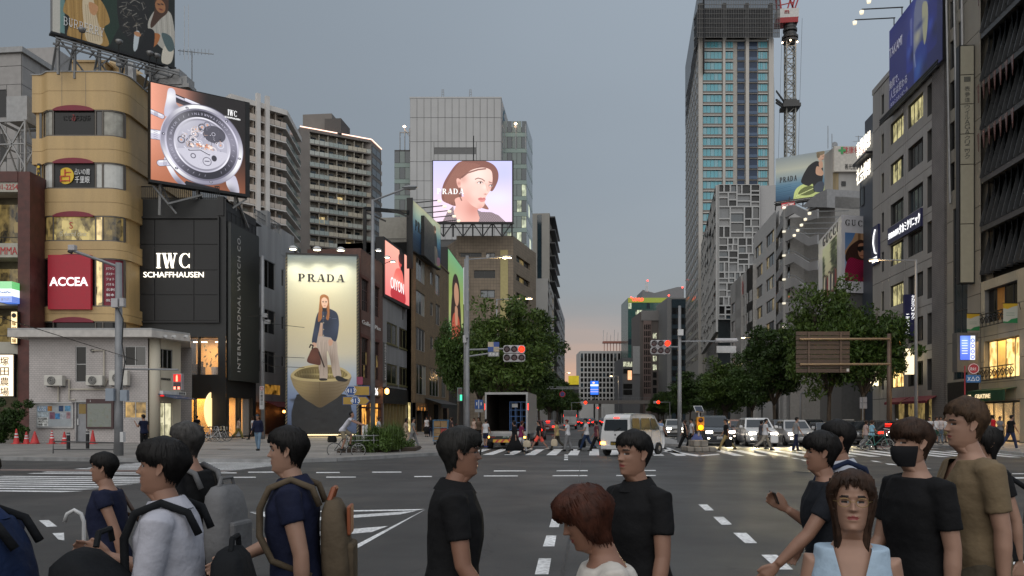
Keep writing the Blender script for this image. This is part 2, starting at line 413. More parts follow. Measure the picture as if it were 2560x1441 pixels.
def sf_(name,s,par,F,tc_,zc,h,m,w=None,d=.02,thick=.03,T=.17,hair=.055,gap=.08,rise=0.0):
 xs=[];x=0
 for ch in s:g,a=_glyph(ch,T,hair);xs.append((g,x));x+=a+gap
 tot=x-gap;kx=(w/tot) if w else h;mb=MB();q=0
 for g,x0 in xs:
  for pg in g:
   q+=1;pts=[F.P(tc_+((px_+x0)-tot/2)*kx,zc+(py_-.5)*h+rise*((px_+x0)-tot/2)*kx,d+.0006*(q%9)) for px_,py_ in pg]
   mb.ext(pts,F.n*thick)
 return mb.bd(name,m,par)
# painted prints (posters and screens): pixels computed here
class Canvas:
 def __init__(s,w,h,c='#808080'):
  s.w,s.h=w,h;s.a=np.empty((h,w,3));s.a[:]=s.c(c)
  s.X,s.Y=np.meshgrid((np.arange(w)+.5),(np.arange(h)+.5))
 @staticmethod
 def c(h):
  if isinstance(h,str):h=h.lstrip('#');return np.array([int(h[i:i+2],16)/255 for i in (0,2,4)])
  return np.array(h)
 def grad(s,stops,ang=0):
  u=s.Y/s.h if ang==0 else s.X/s.w
  ps=[p for p,_ in stops];cs=np.array([s.c(c) for _,c in stops])
  for k in rg_(3):s.a[...,k]=np.interp(u,ps,cs[:,k])
 def blend(s,m,col):
  col=s.c(col) if not (isinstance(col,np.ndarray) and col.ndim==3) else col
  s.a=s.a*(1-m[...,None])+col*m[...,None]
 def blob(s,x,y,rx,ry,col,k=1.0,p=2.0,rot=0.0,hard=False,edge=1.2):
  dx,dy=s.X-x,s.Y-y
  if rot:c_,s_=cos(rot),sin(rot);dx,dy=dx*c_+dy*s_,-dx*s_+dy*c_
  r=np.sqrt((dx/rx)**2+(dy/ry)**2)
  m=np.clip((1-r)*min(rx,ry)/edge+.5,0,1) if hard else np.exp(-r**p)
  s.blend(m*k,col)
 def mask(s,pts,smooth=True,ss=2):
  pts=np.array(pts,float)
  if smooth:
   n=len(pts);out=[]
   for i in rg_(n):
    p0,p1,p2,p3=pts[i-1],pts[i],pts[(i+1)%n],pts[(i+2)%n]
    for t in lsp(0,1,6,endpoint=False):
     out.append(.5*((2*p1)+(-p0+p2)*t+(2*p0-5*p1+4*p2-p3)*t*t+(-p0+3*p1-3*p2+p3)*t**3))
   pts=np.array(out)
  x0,x1=int(max(0,pts[:,0].min()-2)),int(min(s.w,pts[:,0].max()+3));y0,y1=int(max(0,pts[:,1].min()-2)),int(min(s.h,pts[:,1].max()+3))
  M=np.zeros((s.h,s.w))
  if x1<=x0 or y1<=y0:return M
  acc=np.zeros((y1-y0,x1-x0))
  for oy in rg_(ss):
   for ox in rg_(ss):
    X,Y=np.meshgrid(np.arange(x0,x1)+(ox+.5)/ss,np.arange(y0,y1)+(oy+.5)/ss);ins=np.zeros(X.shape,bool)
    for i in rg_(len(pts)):
     (xa,ya),(xb,yb)=pts[i-1],pts[i]
     if ya==yb:continue
     c_=((ya>Y)!=(yb>Y))&(X<(xb-xa)*(Y-ya)/(yb-ya)+xa);ins^=c_
    acc+=ins
  M[y0:y1,x0:x1]=acc/ss**2;return M
 def poly(s,pts,col,smooth=True,k=1.0,clip=None):
  m=s.mask(pts,smooth)*k
  if clip is not None:m=m*clip
  s.blend(m,col);return m
 def line(s,pts,wd,col,k=1.0,clip=None):
  m=np.zeros((s.h,s.w))
  for (xa,ya),(xb,yb) in zip(pts[:-1],pts[1:]):
   dx,dy=xb-xa,yb-ya;L2=dx*dx+dy*dy+1e-9
   t=np.clip(((s.X-xa)*dx+(s.Y-ya)*dy)/L2,0,1);d=np.hypot(s.X-xa-t*dx,s.Y-ya-t*dy)
   m=np.maximum(m,np.clip(wd/2-d+.5,0,1))
  if clip is not None:m=m*clip
  s.blend(m*k,col)
 def ring(s,x,y,r0,r1,col,ax=1.0,k=1.0,e=1.0):
  r=np.hypot((s.X-x)/ax,s.Y-y);m=np.clip((r1-r)/e+.5,0,1)*np.clip((r-r0)/e+.5,0,1);s.blend(m*k,col);return m
 def shade(s,m,x,y,r,col,k=.6):
  """soft tone inside a mask"""
  g=np.exp(-((s.X-x)**2+(s.Y-y)**2)/(r*r));s.blend(m*g*k,col)
 def grain(s,k,seed=1,cell=1):
  g=np.random.RandomState(seed).normal(0,k,(s.h//cell+1,s.w//cell+1));g=np.kron(g,np.ones((cell,cell)))[:s.h,:s.w];s.a=np.clip(s.a+g[...,None],0,1)
 def material(s,name,emit=0.0,rough=.5,sample=True,base=1.0):
  im=BD.images.new(name,s.w,s.h);px=np.ones((s.h,s.w,4),np.float32);px[...,:3]=np.clip(s.a[::-1],0,1);im.pixels.foreach_set(px.ravel());im.update();im.pack()
  m=BD.materials.new(name);m.use_nodes=True;N,L=m.node_tree.nodes,m.node_tree.links;b=N['Principled BSDF'];iv(b,'Roughness',rough)
  t=N.new('ShaderNodeTexImage');t.image=im;t.extension='EXTEND'
  if emit:
   iv(b,'Base Color',(.02,.02,.02,1));L.new(t.outputs[0],b.inputs['Emission Color']);iv(b,'Emission Strength',emit)
   if not sample:m.cycles.emission_sampling='NONE'
  else:
   if base!=1.0:
    mx=N.new('ShaderNodeMix');mx.data_type='RGBA';mx.blend_type='MULTIPLY';iv(mx,0,1);iv(mx,7,(base,base,base,1));L.new(t.outputs[0],mx.inputs[6]);L.new(mx.outputs[2],b.inputs['Base Color'])
   else:L.new(t.outputs[0],b.inputs['Base Color'])
  return m
def lamp(name,kind,loc,aim,power,col,parent=None,size=.3,spot=None,blend=.6):
 """the light of a real fitting, child of that fitting"""
 d=BD.lights.new(name,kind);d.energy=power;d.color=lin(col)
 if kind=='AREA':d.size=size
 else:d.shadow_soft_size=size
 if spot:d.spot_size=R(spot);d.spot_blend=blend
 o=BD.objects.new(name,d);COL.objects.link(o)
 M=MT(VV(loc))@(VV(loc)-VV(aim)).to_track_quat('Z','Y').to_matrix().to_4x4()
 if parent is not None:o.parent=parent;o.matrix_basis=W(parent).inverted()@M
 else:o.matrix_basis=M
 return o
# the setting
def roadmat():
 m=BD.materials.new('asphalt');m.use_nodes=True;N,L=m.node_tree.nodes,m.node_tree.links;b=N['Principled BSDF']
 g=N.new('ShaderNodeNewGeometry')
 def ns(sc,det,vec=None):
  t=N.new('ShaderNodeTexNoise');iv(t,'Scale',sc);iv(t,'Detail',det);L.new(vec or g.outputs['Position'],t.inputs[0]);return t.outputs[0]
 def ramp(f,a,b_,lo,hi):
  r=N.new('ShaderNodeMapRange');iv(r,1,a);iv(r,2,b_);iv(r,3,lo);iv(r,4,hi);L.new(f,r.inputs[0]);return r.outputs[0]
 def mul(a,b_):
  k=N.new('ShaderNodeMath');k.operation='MULTIPLY';L.new(a,k.inputs[0]);L.new(b_,k.inputs[1]);return k.outputs[0]
 mp=N.new('ShaderNodeMapping');iv(mp,'Scale',(1,.12,1));L.new(g.outputs['Position'],mp.inputs[0])
 f=mul(mul(ramp(ns(.16,6),.3,.7,.82,1.18),ramp(ns(55,3),.25,.75,.62,1.4)),ramp(ns(.9,4,mp.outputs[0]),.3,.7,.9,1.1))
 f=mul(f,ramp(ns(2.2,5),.55,.75,1.0,.86));f=mul(f,ramp(ns(.07,3),.47,.5,.84,1.06))
 vo=N.new('ShaderNodeTexVoronoi');vo.feature='DISTANCE_TO_EDGE';iv(vo,'Scale',.17);wv=N.new('ShaderNodeVectorMath');wv.operation='MULTIPLY_ADD';nz=N.new('ShaderNodeTexNoise');iv(nz,'Scale',1.1);iv(nz,'Detail',6);L.new(g.outputs['Position'],nz.inputs[0]);L.new(nz.outputs['Color'],wv.inputs[0]);iv(wv,1,(2,2,0));L.new(g.outputs['Position'],wv.inputs[2]);L.new(wv.outputs[0],vo.inputs[0]);f=mul(f,ramp(vo.outputs[0],.001,.0035,.62,1.0))
 mx=N.new('ShaderNodeMix');mx.data_type='RGBA';mx.blend_type='MULTIPLY';iv(mx,0,1);iv(mx,6,(.055,.0545,.0535,1));L.new(f,mx.inputs[7]);L.new(mx.outputs[2],b.inputs['Base Color'])
 L.new(ramp(ns(.5,5),.3,.7,.5,.72),b.inputs['Roughness']);iv(b,'Specular IOR Level',.35)
 bp=N.new('ShaderNodeBump');iv(bp,'Strength',.5);iv(bp,'Distance',.006);L.new(ns(70,4),bp.inputs['Height']);L.new(bp.outputs[0],b.inputs['Normal'])
 return m
ASPH=roadmat()
PAINT=mat('road_paint',.68,.6,ns=.2,nc=1.2,fine=.35)
PAVE=brickmat('paving',(.30,.285,.265),(.235,.225,.215),(.12,.115,.11),w=.6,h=.6,ms=.01)
KERB=mat('kerb_stone',.24,.8,ns=.25,nc=2)
def pavemat(name,c1,c2,cm,w,h):
 m=BD.materials.new(name);m.use_nodes=True;N,L=m.node_tree.nodes,m.node_tree.links;b=N['Principled BSDF'];iv(b,'Roughness',.65)
 g=N.new('ShaderNodeNewGeometry');t=N.new('ShaderNodeTexBrick');L.new(g.outputs['Position'],t.inputs[0])
 iv(t,'Color1',(*c1,1));iv(t,'Color2',(*c2,1));iv(t,'Mortar',(*cm,1));iv(t,'Scale',1);iv(t,'Mortar Size',.012)
 iv(t,'Brick Width',w);iv(t,'Row Height',h)
 n=N.new('ShaderNodeTexNoise');iv(n,'Scale',.35);iv(n,'Detail',7);L.new(g.outputs['Position'],n.inputs[0])
 r=N.new('ShaderNodeMapRange');iv(r,1,.3);iv(r,2,.7);iv(r,3,.7);iv(r,4,1.25);L.new(n.outputs[0],r.inputs[0])
 mx=N.new('ShaderNodeMix');mx.data_type='RGBA';mx.blend_type='MULTIPLY';iv(mx,0,1);L.new(t.outputs[0],mx.inputs[6]);L.new(r.outputs[0],mx.inputs[7]);L.new(mx.outputs[2],b.inputs['Base Color'])
 return m
PAVE=pavemat('pavement_slabs',(.27,.25,.23),(.2,.19,.18),(.09,.085,.08),.9,.45)
def struct(mb,name,m,**k):return tag(mb.bd(name,m,**k),kind='structure')
struct(MB().poly([(-4000,-60,-.06),(4000,-60,-.06),(4000,7000,-.06),(-4000,7000,-.06)]),'ground',mat('far_ground',.1,.9))
struct(MB().poly([(-75,-30,0),(75,-30,0),(75,640,0),(-75,640,0)]),'road',ASPH)
PZ=.13
def pavement(name,pts):
 pts=[(p[0],p[1]) for p in pts]
 struct(MB().prism(pts,-.05,PZ),name,PAVE)
kl=[G(-420,1149),G(0,1151),G(300,1155),G(717,1158),G(840,1154),G(960,1147),G(1060,1141),G(1150,1135)]+[VV((-6.6,y,0)) for y in (41,80,300,640)]
pavement('left_pavement',[(p.x,p.y) for p in kl]+[(-75,640),(-75,kl[0].y+.3)])
kr=[VV((19.6,y,0)) for y in (640,300,80,50)]+[G(2350,1118.5),G(2450,1128),G(2560,1140.5),G(2800,1146)]
pavement('right_pavement',[(p.x,p.y) for p in kr]+[(75,kr[-1].y+.5),(75,640)])
def kerb(name,pts,w=.18,h=PZ+.012):
 mb=MB();pts=[VV((p.x,p.y,0)) for p in pts];acc=0
 for a,b in zip(pts[:-1],pts[1:]):
  L_=(b-a).length;n=max(1,min(60,int(L_/.9)));d=(b-a)/n
  if (a-b).length>100:n=1;d=b-a
  for i in rg_(n):
   p=a+d*(i+.004);q=a+d*(i+.996);mb.bar((p.x,p.y,h/2),(q.x,q.y,h/2),w,h)
 return mb
struct(kerb('k',kl),'kerb',KERB);struct(kerb('k',kr),'kerb',KERB)
struct(MB().prism([(3.7,50),(4.9,48),(5.6,50),(5.6,420),(3.7,420)],-.02,.16),'median_strip',mat('median_stone',.26,.8,ns=.3))
# painted markings
marks=MB()
def mk(pts,mb=None):(mb or marks).poly([(p.x,p.y,.004) for p in pts])
def mquad(a,b,c,d):mk([G(*a),G(*b),G(*c),G(*d)])
def mrect(x0,x1,y0,y1):mk([VV((x0,y0)),VV((x1,y0)),VV((x1,y1)),VV((x0,y1))])
zeb=MB()
for i in rg_(11):
 x=-6.2+i*.98
 if x<3.7:mk([VV((x,36.6)),VV((x+.47,36.6)),VV((x+.47,43.6)),VV((x,43.6))],zeb)
for i in rg_(14):
 x=6.2+i*.98;mk([VV((x,36.8)),VV((x+.47,36.8)),VV((x+.47,43.4)),VV((x,43.4))],zeb)
struct(zeb,'far_zebra_crossing',PAINT)
z2=MB()
for i in rg_(12):
 y=17.2+i*.62
 if 8<=i<=8:continue
 xr=-12.2+.055*(y-17);mk([VV((-17.4,y)),VV((xr-.1,y)),VV((xr+.25,y+.31)),VV((-17.4,y+.31))],z2)
for i in rg_(7):
 y=25.0+i*.66;xr=-11.8+.055*(y-24);mk([VV((-17.4,y)),VV((xr-.1,y)),VV((xr+.25,y+.33)),VV((-17.4,y+.33))],z2)
struct(z2,'left_zebra_crossing',PAINT)
struct(MB().poly([(-26,24.0,.006),(-11.9,24.0,.006),(-11.7,24.7,.006),(-26,24.7,.006)]),'brick_paved_strip',mat('red_paving',(.19,.14,.125),.8,ns=.25))
mrect(6.0,19.0,46.6,46.95);mrect(-6.0,3.5,47.0,47.3)
for x0,x1 in ((-13.5,-10.4),(-9.4,-6.6),(-5.8,-3.3),(-2.4,.8),(1.7,3.7)):pass
for a,b,y in ((930,1004,1181),(815,890,1193.5),(728,757,1193),(1234,1315,1178),(1391,1470,1177.5),(1381,1469,1190),(1209,1295,1190.5),(1035,1080,1192),(620,700,1181),(790,850,1182),(1550,1640,1177),(1540,1640,1189.5),(500,592,1183),(560,640,1194)):
 mquad((a,y+1.3),(b,y+1.0),(b-1,y-1.2),(a+1,y-1.0))
for q in (((1387,1283),(1405,1283),(1410,1267),(1391,1267)),((1373,1319),(1397,1319),(1401,1299),(1379,1299)),((1357,1367),(1386,1367),(1391,1340),(1366,1340)),((1337,1437),(1371,1437),(1378,1397),(1347,1397)),((1763,1277),(1785,1277),(1768,1262),(1746,1262)),((1804,1313),(1830,1312),(1809,1293),(1783,1293)),((1863,1359),(1893,1359),(1866,1333),(1833,1333)),((1944,1425),(1983,1425),(1942,1388),(1903,1388)),((117,1318),(143,1317),(122,1301),(97,1302)),((146,1350),(161,1352),(160,1333),(131,1334)),((1411,1140),(1420,1140),(1420,1137),(1411,1137)),((1410.5,1145),(1420,1145),(1420,1142),(1411,1142)),((1410,1151),(1420,1151),(1420,1147.5),(1410.5,1147.5)),((1690,1132),(1702,1132),(1672,1120),(1662,1120)),((2040,1159),(2054,1160),(2043,1156),(2031,1155)),((2010,1153),(2024,1154),(2013,1150),(2000,1149)),((1985,1147.5),(2002,1149),(1990,1145.5),(1976,1144.5)),((1962,1142.5),(1977,1143.5),(1966,1141),(1953,1140)),((1942,1138.5),(1955,1139.5),(1946,1137.5),(1935,1136.8)),((2185,1155),(2207,1157),(2190,1153),(2175,1152)),((2220,1162),(2246,1164),(2230,1160),(2212,1159)),((2300,1170),(2330,1173),(2316,1170),(2290,1168)),((2530,1186),(2560,1186),(2560,1184),(2530,1184)),((2520,1197),(2600,1197),(2600,1194),(2520,1194)),((2233,1205),(2255,1205),(2251,1198),(2240,1198)),((2214,1222),(2234,1222),(2240,1212),(2222,1212)),((2208,1242),(2230,1242),(2232,1230),(2212,1230)),((2150,1275),(2242,1268),(2236,1255),(2150,1262)),((2196,1286),(2280,1315),(2282,1303),(2206,1279)),((2254,1289),(2300,1312),(2304,1302),(2262,1281)),((2505,1398),(2560,1425),(2570,1410),(2520,1384))):
 mquad(*q)
A,B,C=(620,1280),(1065,1273),(853,1392)
mquad((640,1284),(1040,1277),(1062,1273.5),(625,1281));mquad((858,1392),(1056,1279),(1064,1274),(853,1382))
mquad((700,1303),(1030,1284),(1052,1277),(640,1284.5)) if False else None
mquad((690,1302),(716,1298),(650,1281.5),(625,1281.5));mquad((716,1308),(1000,1287),(1042,1278),(700,1300));mquad((790,1343),(930,1331),(970,1316),(776,1332));mquad((690,1303),(853,1392),(862,1380),(720,1301))
mquad((1655,1129),(1745,1142),(1755,1139),(1672,1127.5));mquad((1742,1142),(1800,1137.5),(1796,1135),(1748,1138.8))
struct(marks,'road_markings',PAINT)
jt=MB();pj=[G(1452,1127),G(1450,1160),G(1447,1195),G(1441,1260),G(1428,1330),G(1413,1400),G(1398,1470)];last=None
for i in rg_(len(pj)-1):
 for k in rg_(10):
  p=pj[i].lerp(pj[i+1],k/10);p=VV((p.x+rnd.uniform(-.012,.012),p.y,0));q=.012+rnd.uniform(-.004,.006)
  if last:jt.poly([(last[0].x-last[1],last[0].y,.0065),(last[0].x+last[1],last[0].y,.0065),(p.x+q,p.y,.0065),(p.x-q,p.y,.0065)])
  last=(p,q)
struct(jt,'road_joint',mat('tar',.015,.5))
for (px,py,r) in ((1170,1172,.35),(2010,1180,.3),(560,1130,.33)):
 c=G(px,py,.008 if py>1150 else PZ+.006);mb=MB().lt_([(0,0),(r,0),(r,.004),(r*.8,.007),(0,.007)],c,n=20);tag(mb.bd('manhole_cover',mat('cast_iron',.06,.5,.6)),{1170:'round iron manhole cover on the road near the hatched triangle',2010:'round iron manhole cover on the road in the headlight glow',560:'round iron manhole cover on the pavement near the parked bicycles'}[px],'manhole cover')
# printed posters and screen pictures
def paint_watch():
 c=Canvas(420,438,'#2a1c18');rs=np.random.RandomState(3)
 u,v=c.X/c.w,c.Y/c.h
 t=np.clip(u*1.0,0,1);base=c.c('#f2a489')*(1-t[...,None])+c.c('#1c1414')*t[...,None]
 dark=np.clip((u-.35)/.25,0,1)*np.clip(1.15-v,0,1)**.5;base=base*(1-dark[...,None])+c.c('#17100f')*dark[...,None]
 low=np.clip((v-.45)/.55,0,1);base=base*(1-.75*low[...,None])+c.c('#a8613f')*.75*low[...,None];c.a=base
 steel=['#d9d6e6','#f3f1fb','#a8a5b8','#6e6b7c','#c9c6d8']
 def bar(p,q,w,col,e='#3a3845'):c.line([p,q],w+3,e);c.line([p,q],w,col);c.line([(p[0]-w*.1,p[1]-w*.25),(q[0]-w*.1,q[1]-w*.25)],w*.3,'#ffffff',.7)
 c.poly([(100,28),(285,70),(280,100),(100,66)],'#2b2831',False);bar((108,40),(270,78),9,'#bdb9cc');bar((150,46),(210,60),14,'#d8d5e6')
 c.poly([(150,420),(300,432),(300,438),(140,438)],'#15131a',False)
 for p in ([(75,12),(102,14),(108,70),(118,92),(66,140),(56,120),(66,60)],[(270,70),(296,76),(318,150),(300,160),(262,110)],[(70,330),(108,396),(150,438),(118,438),(84,400),(56,340)],[(330,390),(372,360),(392,438),(352,438)]):
  m=c.poly(p,'#c2bfd2');x0,y0=p[0];c.shade(m,x0+8,y0+40,40,'#ffffff',.8);c.shade(m,p[3][0],p[3][1],30,'#5a5768',.7)
 for (x,y,a,w,h) in ((24,138,.5,46,20),(22,232,-.1,40,42),(62,352,-.45,46,26)):
  bar((x-w/2,y-w/2*math.tan(a)*.5),(x+w/2,y+w/2*math.tan(a)*.5),h,'#cfccdd')
  for k in rg_(-2,3):c.line([(x-10,y+k*h/5),(x+6,y+k*h/5+3)],1.6,'#77748a')
 cx,cy=224,240
 ang=np.arctan2(c.Y-cy,c.X-cx)
 def metal(r0,r1,lo,hi,f=2,ph=0.0,k=1.0):
  r=np.hypot((c.X-cx)/1.0,c.Y-cy);m=np.clip(r1-r+.5,0,1)*np.clip(r-r0+.5,0,1);s_=(.5+.5*np.sin(ang*f+ph))[...,None]**1.5
  c.blend(m*k,np.array(c.c(lo)*(1-s_)+c.c(hi)*s_))
 metal(0,186,'#5d5a6b','#c8c5d6',2,1);metal(0,182,'#8f8c9f','#ffffff',3,.6);metal(0,166,'#6a6778','#dcd9ea',2,2.4);metal(0,158,'#2b2933','#8d8a9a',2,2.2)
 metal(0,127,'#bab7c8','#f4f2fc',3,0);metal(0,120,'#8b8997','#c9c7d4',2,1.4)
 for k in rg_(34):
  a=k/34*2*math.pi
  if 1.0<a<1.35 or 4.4<a<4.8:continue
  c.line([(cx+138*cos(a),cy+138*sin(a)),(cx+146*cos(a+.02),cy+146*sin(a+.02))],2.2,'#b9b6c6',.8)
 for a in (.2,1.35,2.3,3.25,4.3,5.4):c.blob(cx+172*cos(a),cy+172*sin(a),7,5,'#3a3846',1,hard=True);c.blob(cx+171*cos(a),cy+171*sin(a),3,2.4,'#f0eefa',1,hard=True)
 c.blob(cx,cy,112,112,'#b4b2c1',.9,hard=True);c.blob(cx+52,cy-58,52,40,'#34323c',.75,hard=True)
 for k in rg_(46):
  a=rs.uniform(0,6.28);r=100*math.sqrt(rs.rand());x,y=cx+r*cos(a),cy+r*sin(a);q=rs.uniform(5,18)
  if y>cy+26:q*=.7
  c.ring(x,y,q*.72,q,['#dddbe8','#4a4854','#f2e6e6','#b7a39a','#6c6a78'][k%5],k=.85);c.blob(x,y,q*.3,q*.3,['#2a2832','#d9a58b','#f7f5ff'][k%3],1,hard=True)
 for k in rg_(60):
  a=rs.uniform(0,6.28);r=96*math.sqrt(rs.rand());x,y=cx+r*cos(a),cy+r*sin(a);b_=rs.uniform(0,6.28);q=rs.uniform(4,20)
  c.line([(x,y),(x+q*cos(b_),y+q*sin(b_))],rs.uniform(1,3.4),['#f4f2fc','#33313b','#c9c6d4','#e3b9a4','#5e5c69'][k%5],.8)
 m=c.mask([(cx-104,cy+34),(cx+104,cy+18),(cx+92,cy+66),(cx+50,cy+100),(cx,cy+112),(cx-52,cy+99),(cx-90,cy+66)]);c.blend(m*.92,'#cdcbd8')
 for k in rg_(30):c.line([(cx-110,cy+20+k*3.4),(cx+110,cy+14+k*3.4)],1.2,'#d3d1de',.45,clip=m)
 c.ring(cx+20,cy+74,17,20,'#5c5a68');c.blob(cx+20,cy+74,15,15,'#cfcdd9',1,hard=True);c.line([(cx+11,cy+74),(cx+29,cy+72)],5,'#6a6876');c.ring(cx-42,cy+58,8,12,'#5d5b68');c.blob(cx+52,cy+54,12,14,'#2d2b34',.9,hard=True)
 c.line([(cx-60,cy+34),(cx-10,cy+24),(cx+30,cy+40)],7,'#3b3945');c.line([(cx-58,cy+32),(cx-10,cy+22),(cx+30,cy+38)],3,'#efedf8')
 for k in rg_(16):
  a=rs.uniform(0,6.28);x,y=cx-5+52*cos(a)*rs.rand(),cy+6+20*sin(a)*rs.rand();c.blob(x,y,rs.uniform(3,9),rs.uniform(3,7),['#f0c4ad','#d98e6c','#fff0e6'][k%3],.9,hard=True)
 c.shade(c.mask([(60,60),(400,60),(400,420),(60,420)],False),cx-90,cy-110,60,'#ffffff',.3)
 c.grain(.012);return c
def paint_led_face():
 c=Canvas(528,406);u,v=c.X/c.w,c.Y/c.h
 c.a=(c.c('#c6c5f4')*(1-v[...,None])+c.c('#ecd3ea')*v[...,None]);c.blob(430,250,120,60,'#dfe2fb',.7);c.blob(60,330,120,90,'#f3d6e4',.8);c.blob(470,80,90,70,'#b9bdf3',.6)
 hair_b=c.poly([(150,26),(190,2),(270,-14),(350,0),(405,26),(434,70),(436,120),(418,168),(394,202),(372,180),(380,120),(330,60),(240,80),(200,120),(190,200),(190,270),(150,300),(104,286),(62,262),(56,212),(70,150),(104,88)],'#7d4f46')
 for k in rg_(60):
  t=k/60;x=150+150*t;c.line([(x+30,4+18*t),(120+70*t,90+10*t),(70+100*t,190+10*t),(74+96*t,280+10*sin(k))],2.2,['#a06a58','#5d3832','#8f5d50','#b98572'][k%4],.55,clip=hair_b)
 for k in rg_(30):
  t=k/30;c.line([(250+110*t,0+10*t),(340+70*t,40+10*t),(400+30*t,110),(380+40*t,190)],2.0,['#9a6555','#5b3731','#84564a'][k%3],.55,clip=hair_b)
 c.poly([(300,300),(340,318),(372,322),(352,290),(330,268)],'#8f5f52')
 neck=c.poly([(150,250),(150,310),(112,406),(322,406),(300,330),(316,300),(250,240)],'#e6aea2');c.shade(neck,270,320,60,'#c98579',.75);c.shade(neck,140,400,60,'#f6cdbf',.6)
 jk=[c.poly([(134,300),(96,340),(62,406),(168,406),(140,350)],'#4a3d44',False),c.poly([(294,326),(322,340),(390,342),(440,364),(484,406),(304,406),(312,380)],'#4a3d44',False)]
 chk=((c.X.astype(int)//6+c.Y.astype(int)//5)%2==0)*1.0
 for m in jk:c.blend(m*chk*.8,'#cbb4ba')
 face=c.poly([(186,118),(176,158),(192,208),(214,246),(254,292),(296,316),(322,316),(342,296),(348,268),(352,248),(362,226),(376,208),(386,190),(394,160),(398,110),(386,62),(330,44),(250,64)],'#f2c6ba')
 c.shade(face,300,90,70,'#fde3da',.7);c.shade(face,232,250,60,'#d6988c',.6);c.shade(face,280,215,40,'#f7cfc4',.7);c.shade(face,320,318,30,'#c8897d',.55);c.shade(face,200,120,30,'#c68e82',.6);c.shade(face,392,170,26,'#cf9588',.7);c.shade(face,345,175,16,'#fbdcd2',.8)
 ear=c.poly([(158,118),(176,120),(186,142),(182,172),(172,180),(158,150)],'#e9b3a6');c.shade(ear,172,150,12,'#b97c70',.7)
 c.line([(282,122),(300,114),(330,122),(344,134)],6,'#6a453d',.85);c.line([(374,140),(392,146)],6,'#6a453d',.8)
 for (x,y,w) in ((314,144,17),(386,164,10)):
  c.blob(x,y,w+5,9,'#b97f74',.6);c.poly([(x-w,y+2),(x-w*.3,y-7),(x+w*.6,y-5),(x+w,y+4),(x+w*.3,y+8),(x-w*.5,y+7)],'#f4ece9');c.blob(x+3,y+1,w*.38,6.5,'#5a3a34',1,hard=True);c.line([(x-w-2,y+2),(x-w*.3,y-7),(x+w*.7,y-6),(x+w+2,y+3)],3,'#3f2723',.9)
 c.line([(352,150),(362,190),(368,208),(362,220)],3,'#d49a8d',.8);c.blob(350,222,9,5,'#a5655b',.7);c.blob(366,211,9,8,'#f8d3c8',.8)
 c.poly([(300,252),(318,244),(330,247),(342,244),(350,252),(338,258),(318,258)],'#c8736f');c.poly([(304,256),(350,254),(342,270),(322,274),(310,266)],'#d98a86');c.line([(302,255),(325,257),(350,253)],2,'#8f4744',.9)
 c.line([(192,110),(230,80),(300,58),(350,52)],10,'#6f463d',.8);c.line([(180,180),(176,230),(190,262)],9,'#6d453c',.7)
 return c
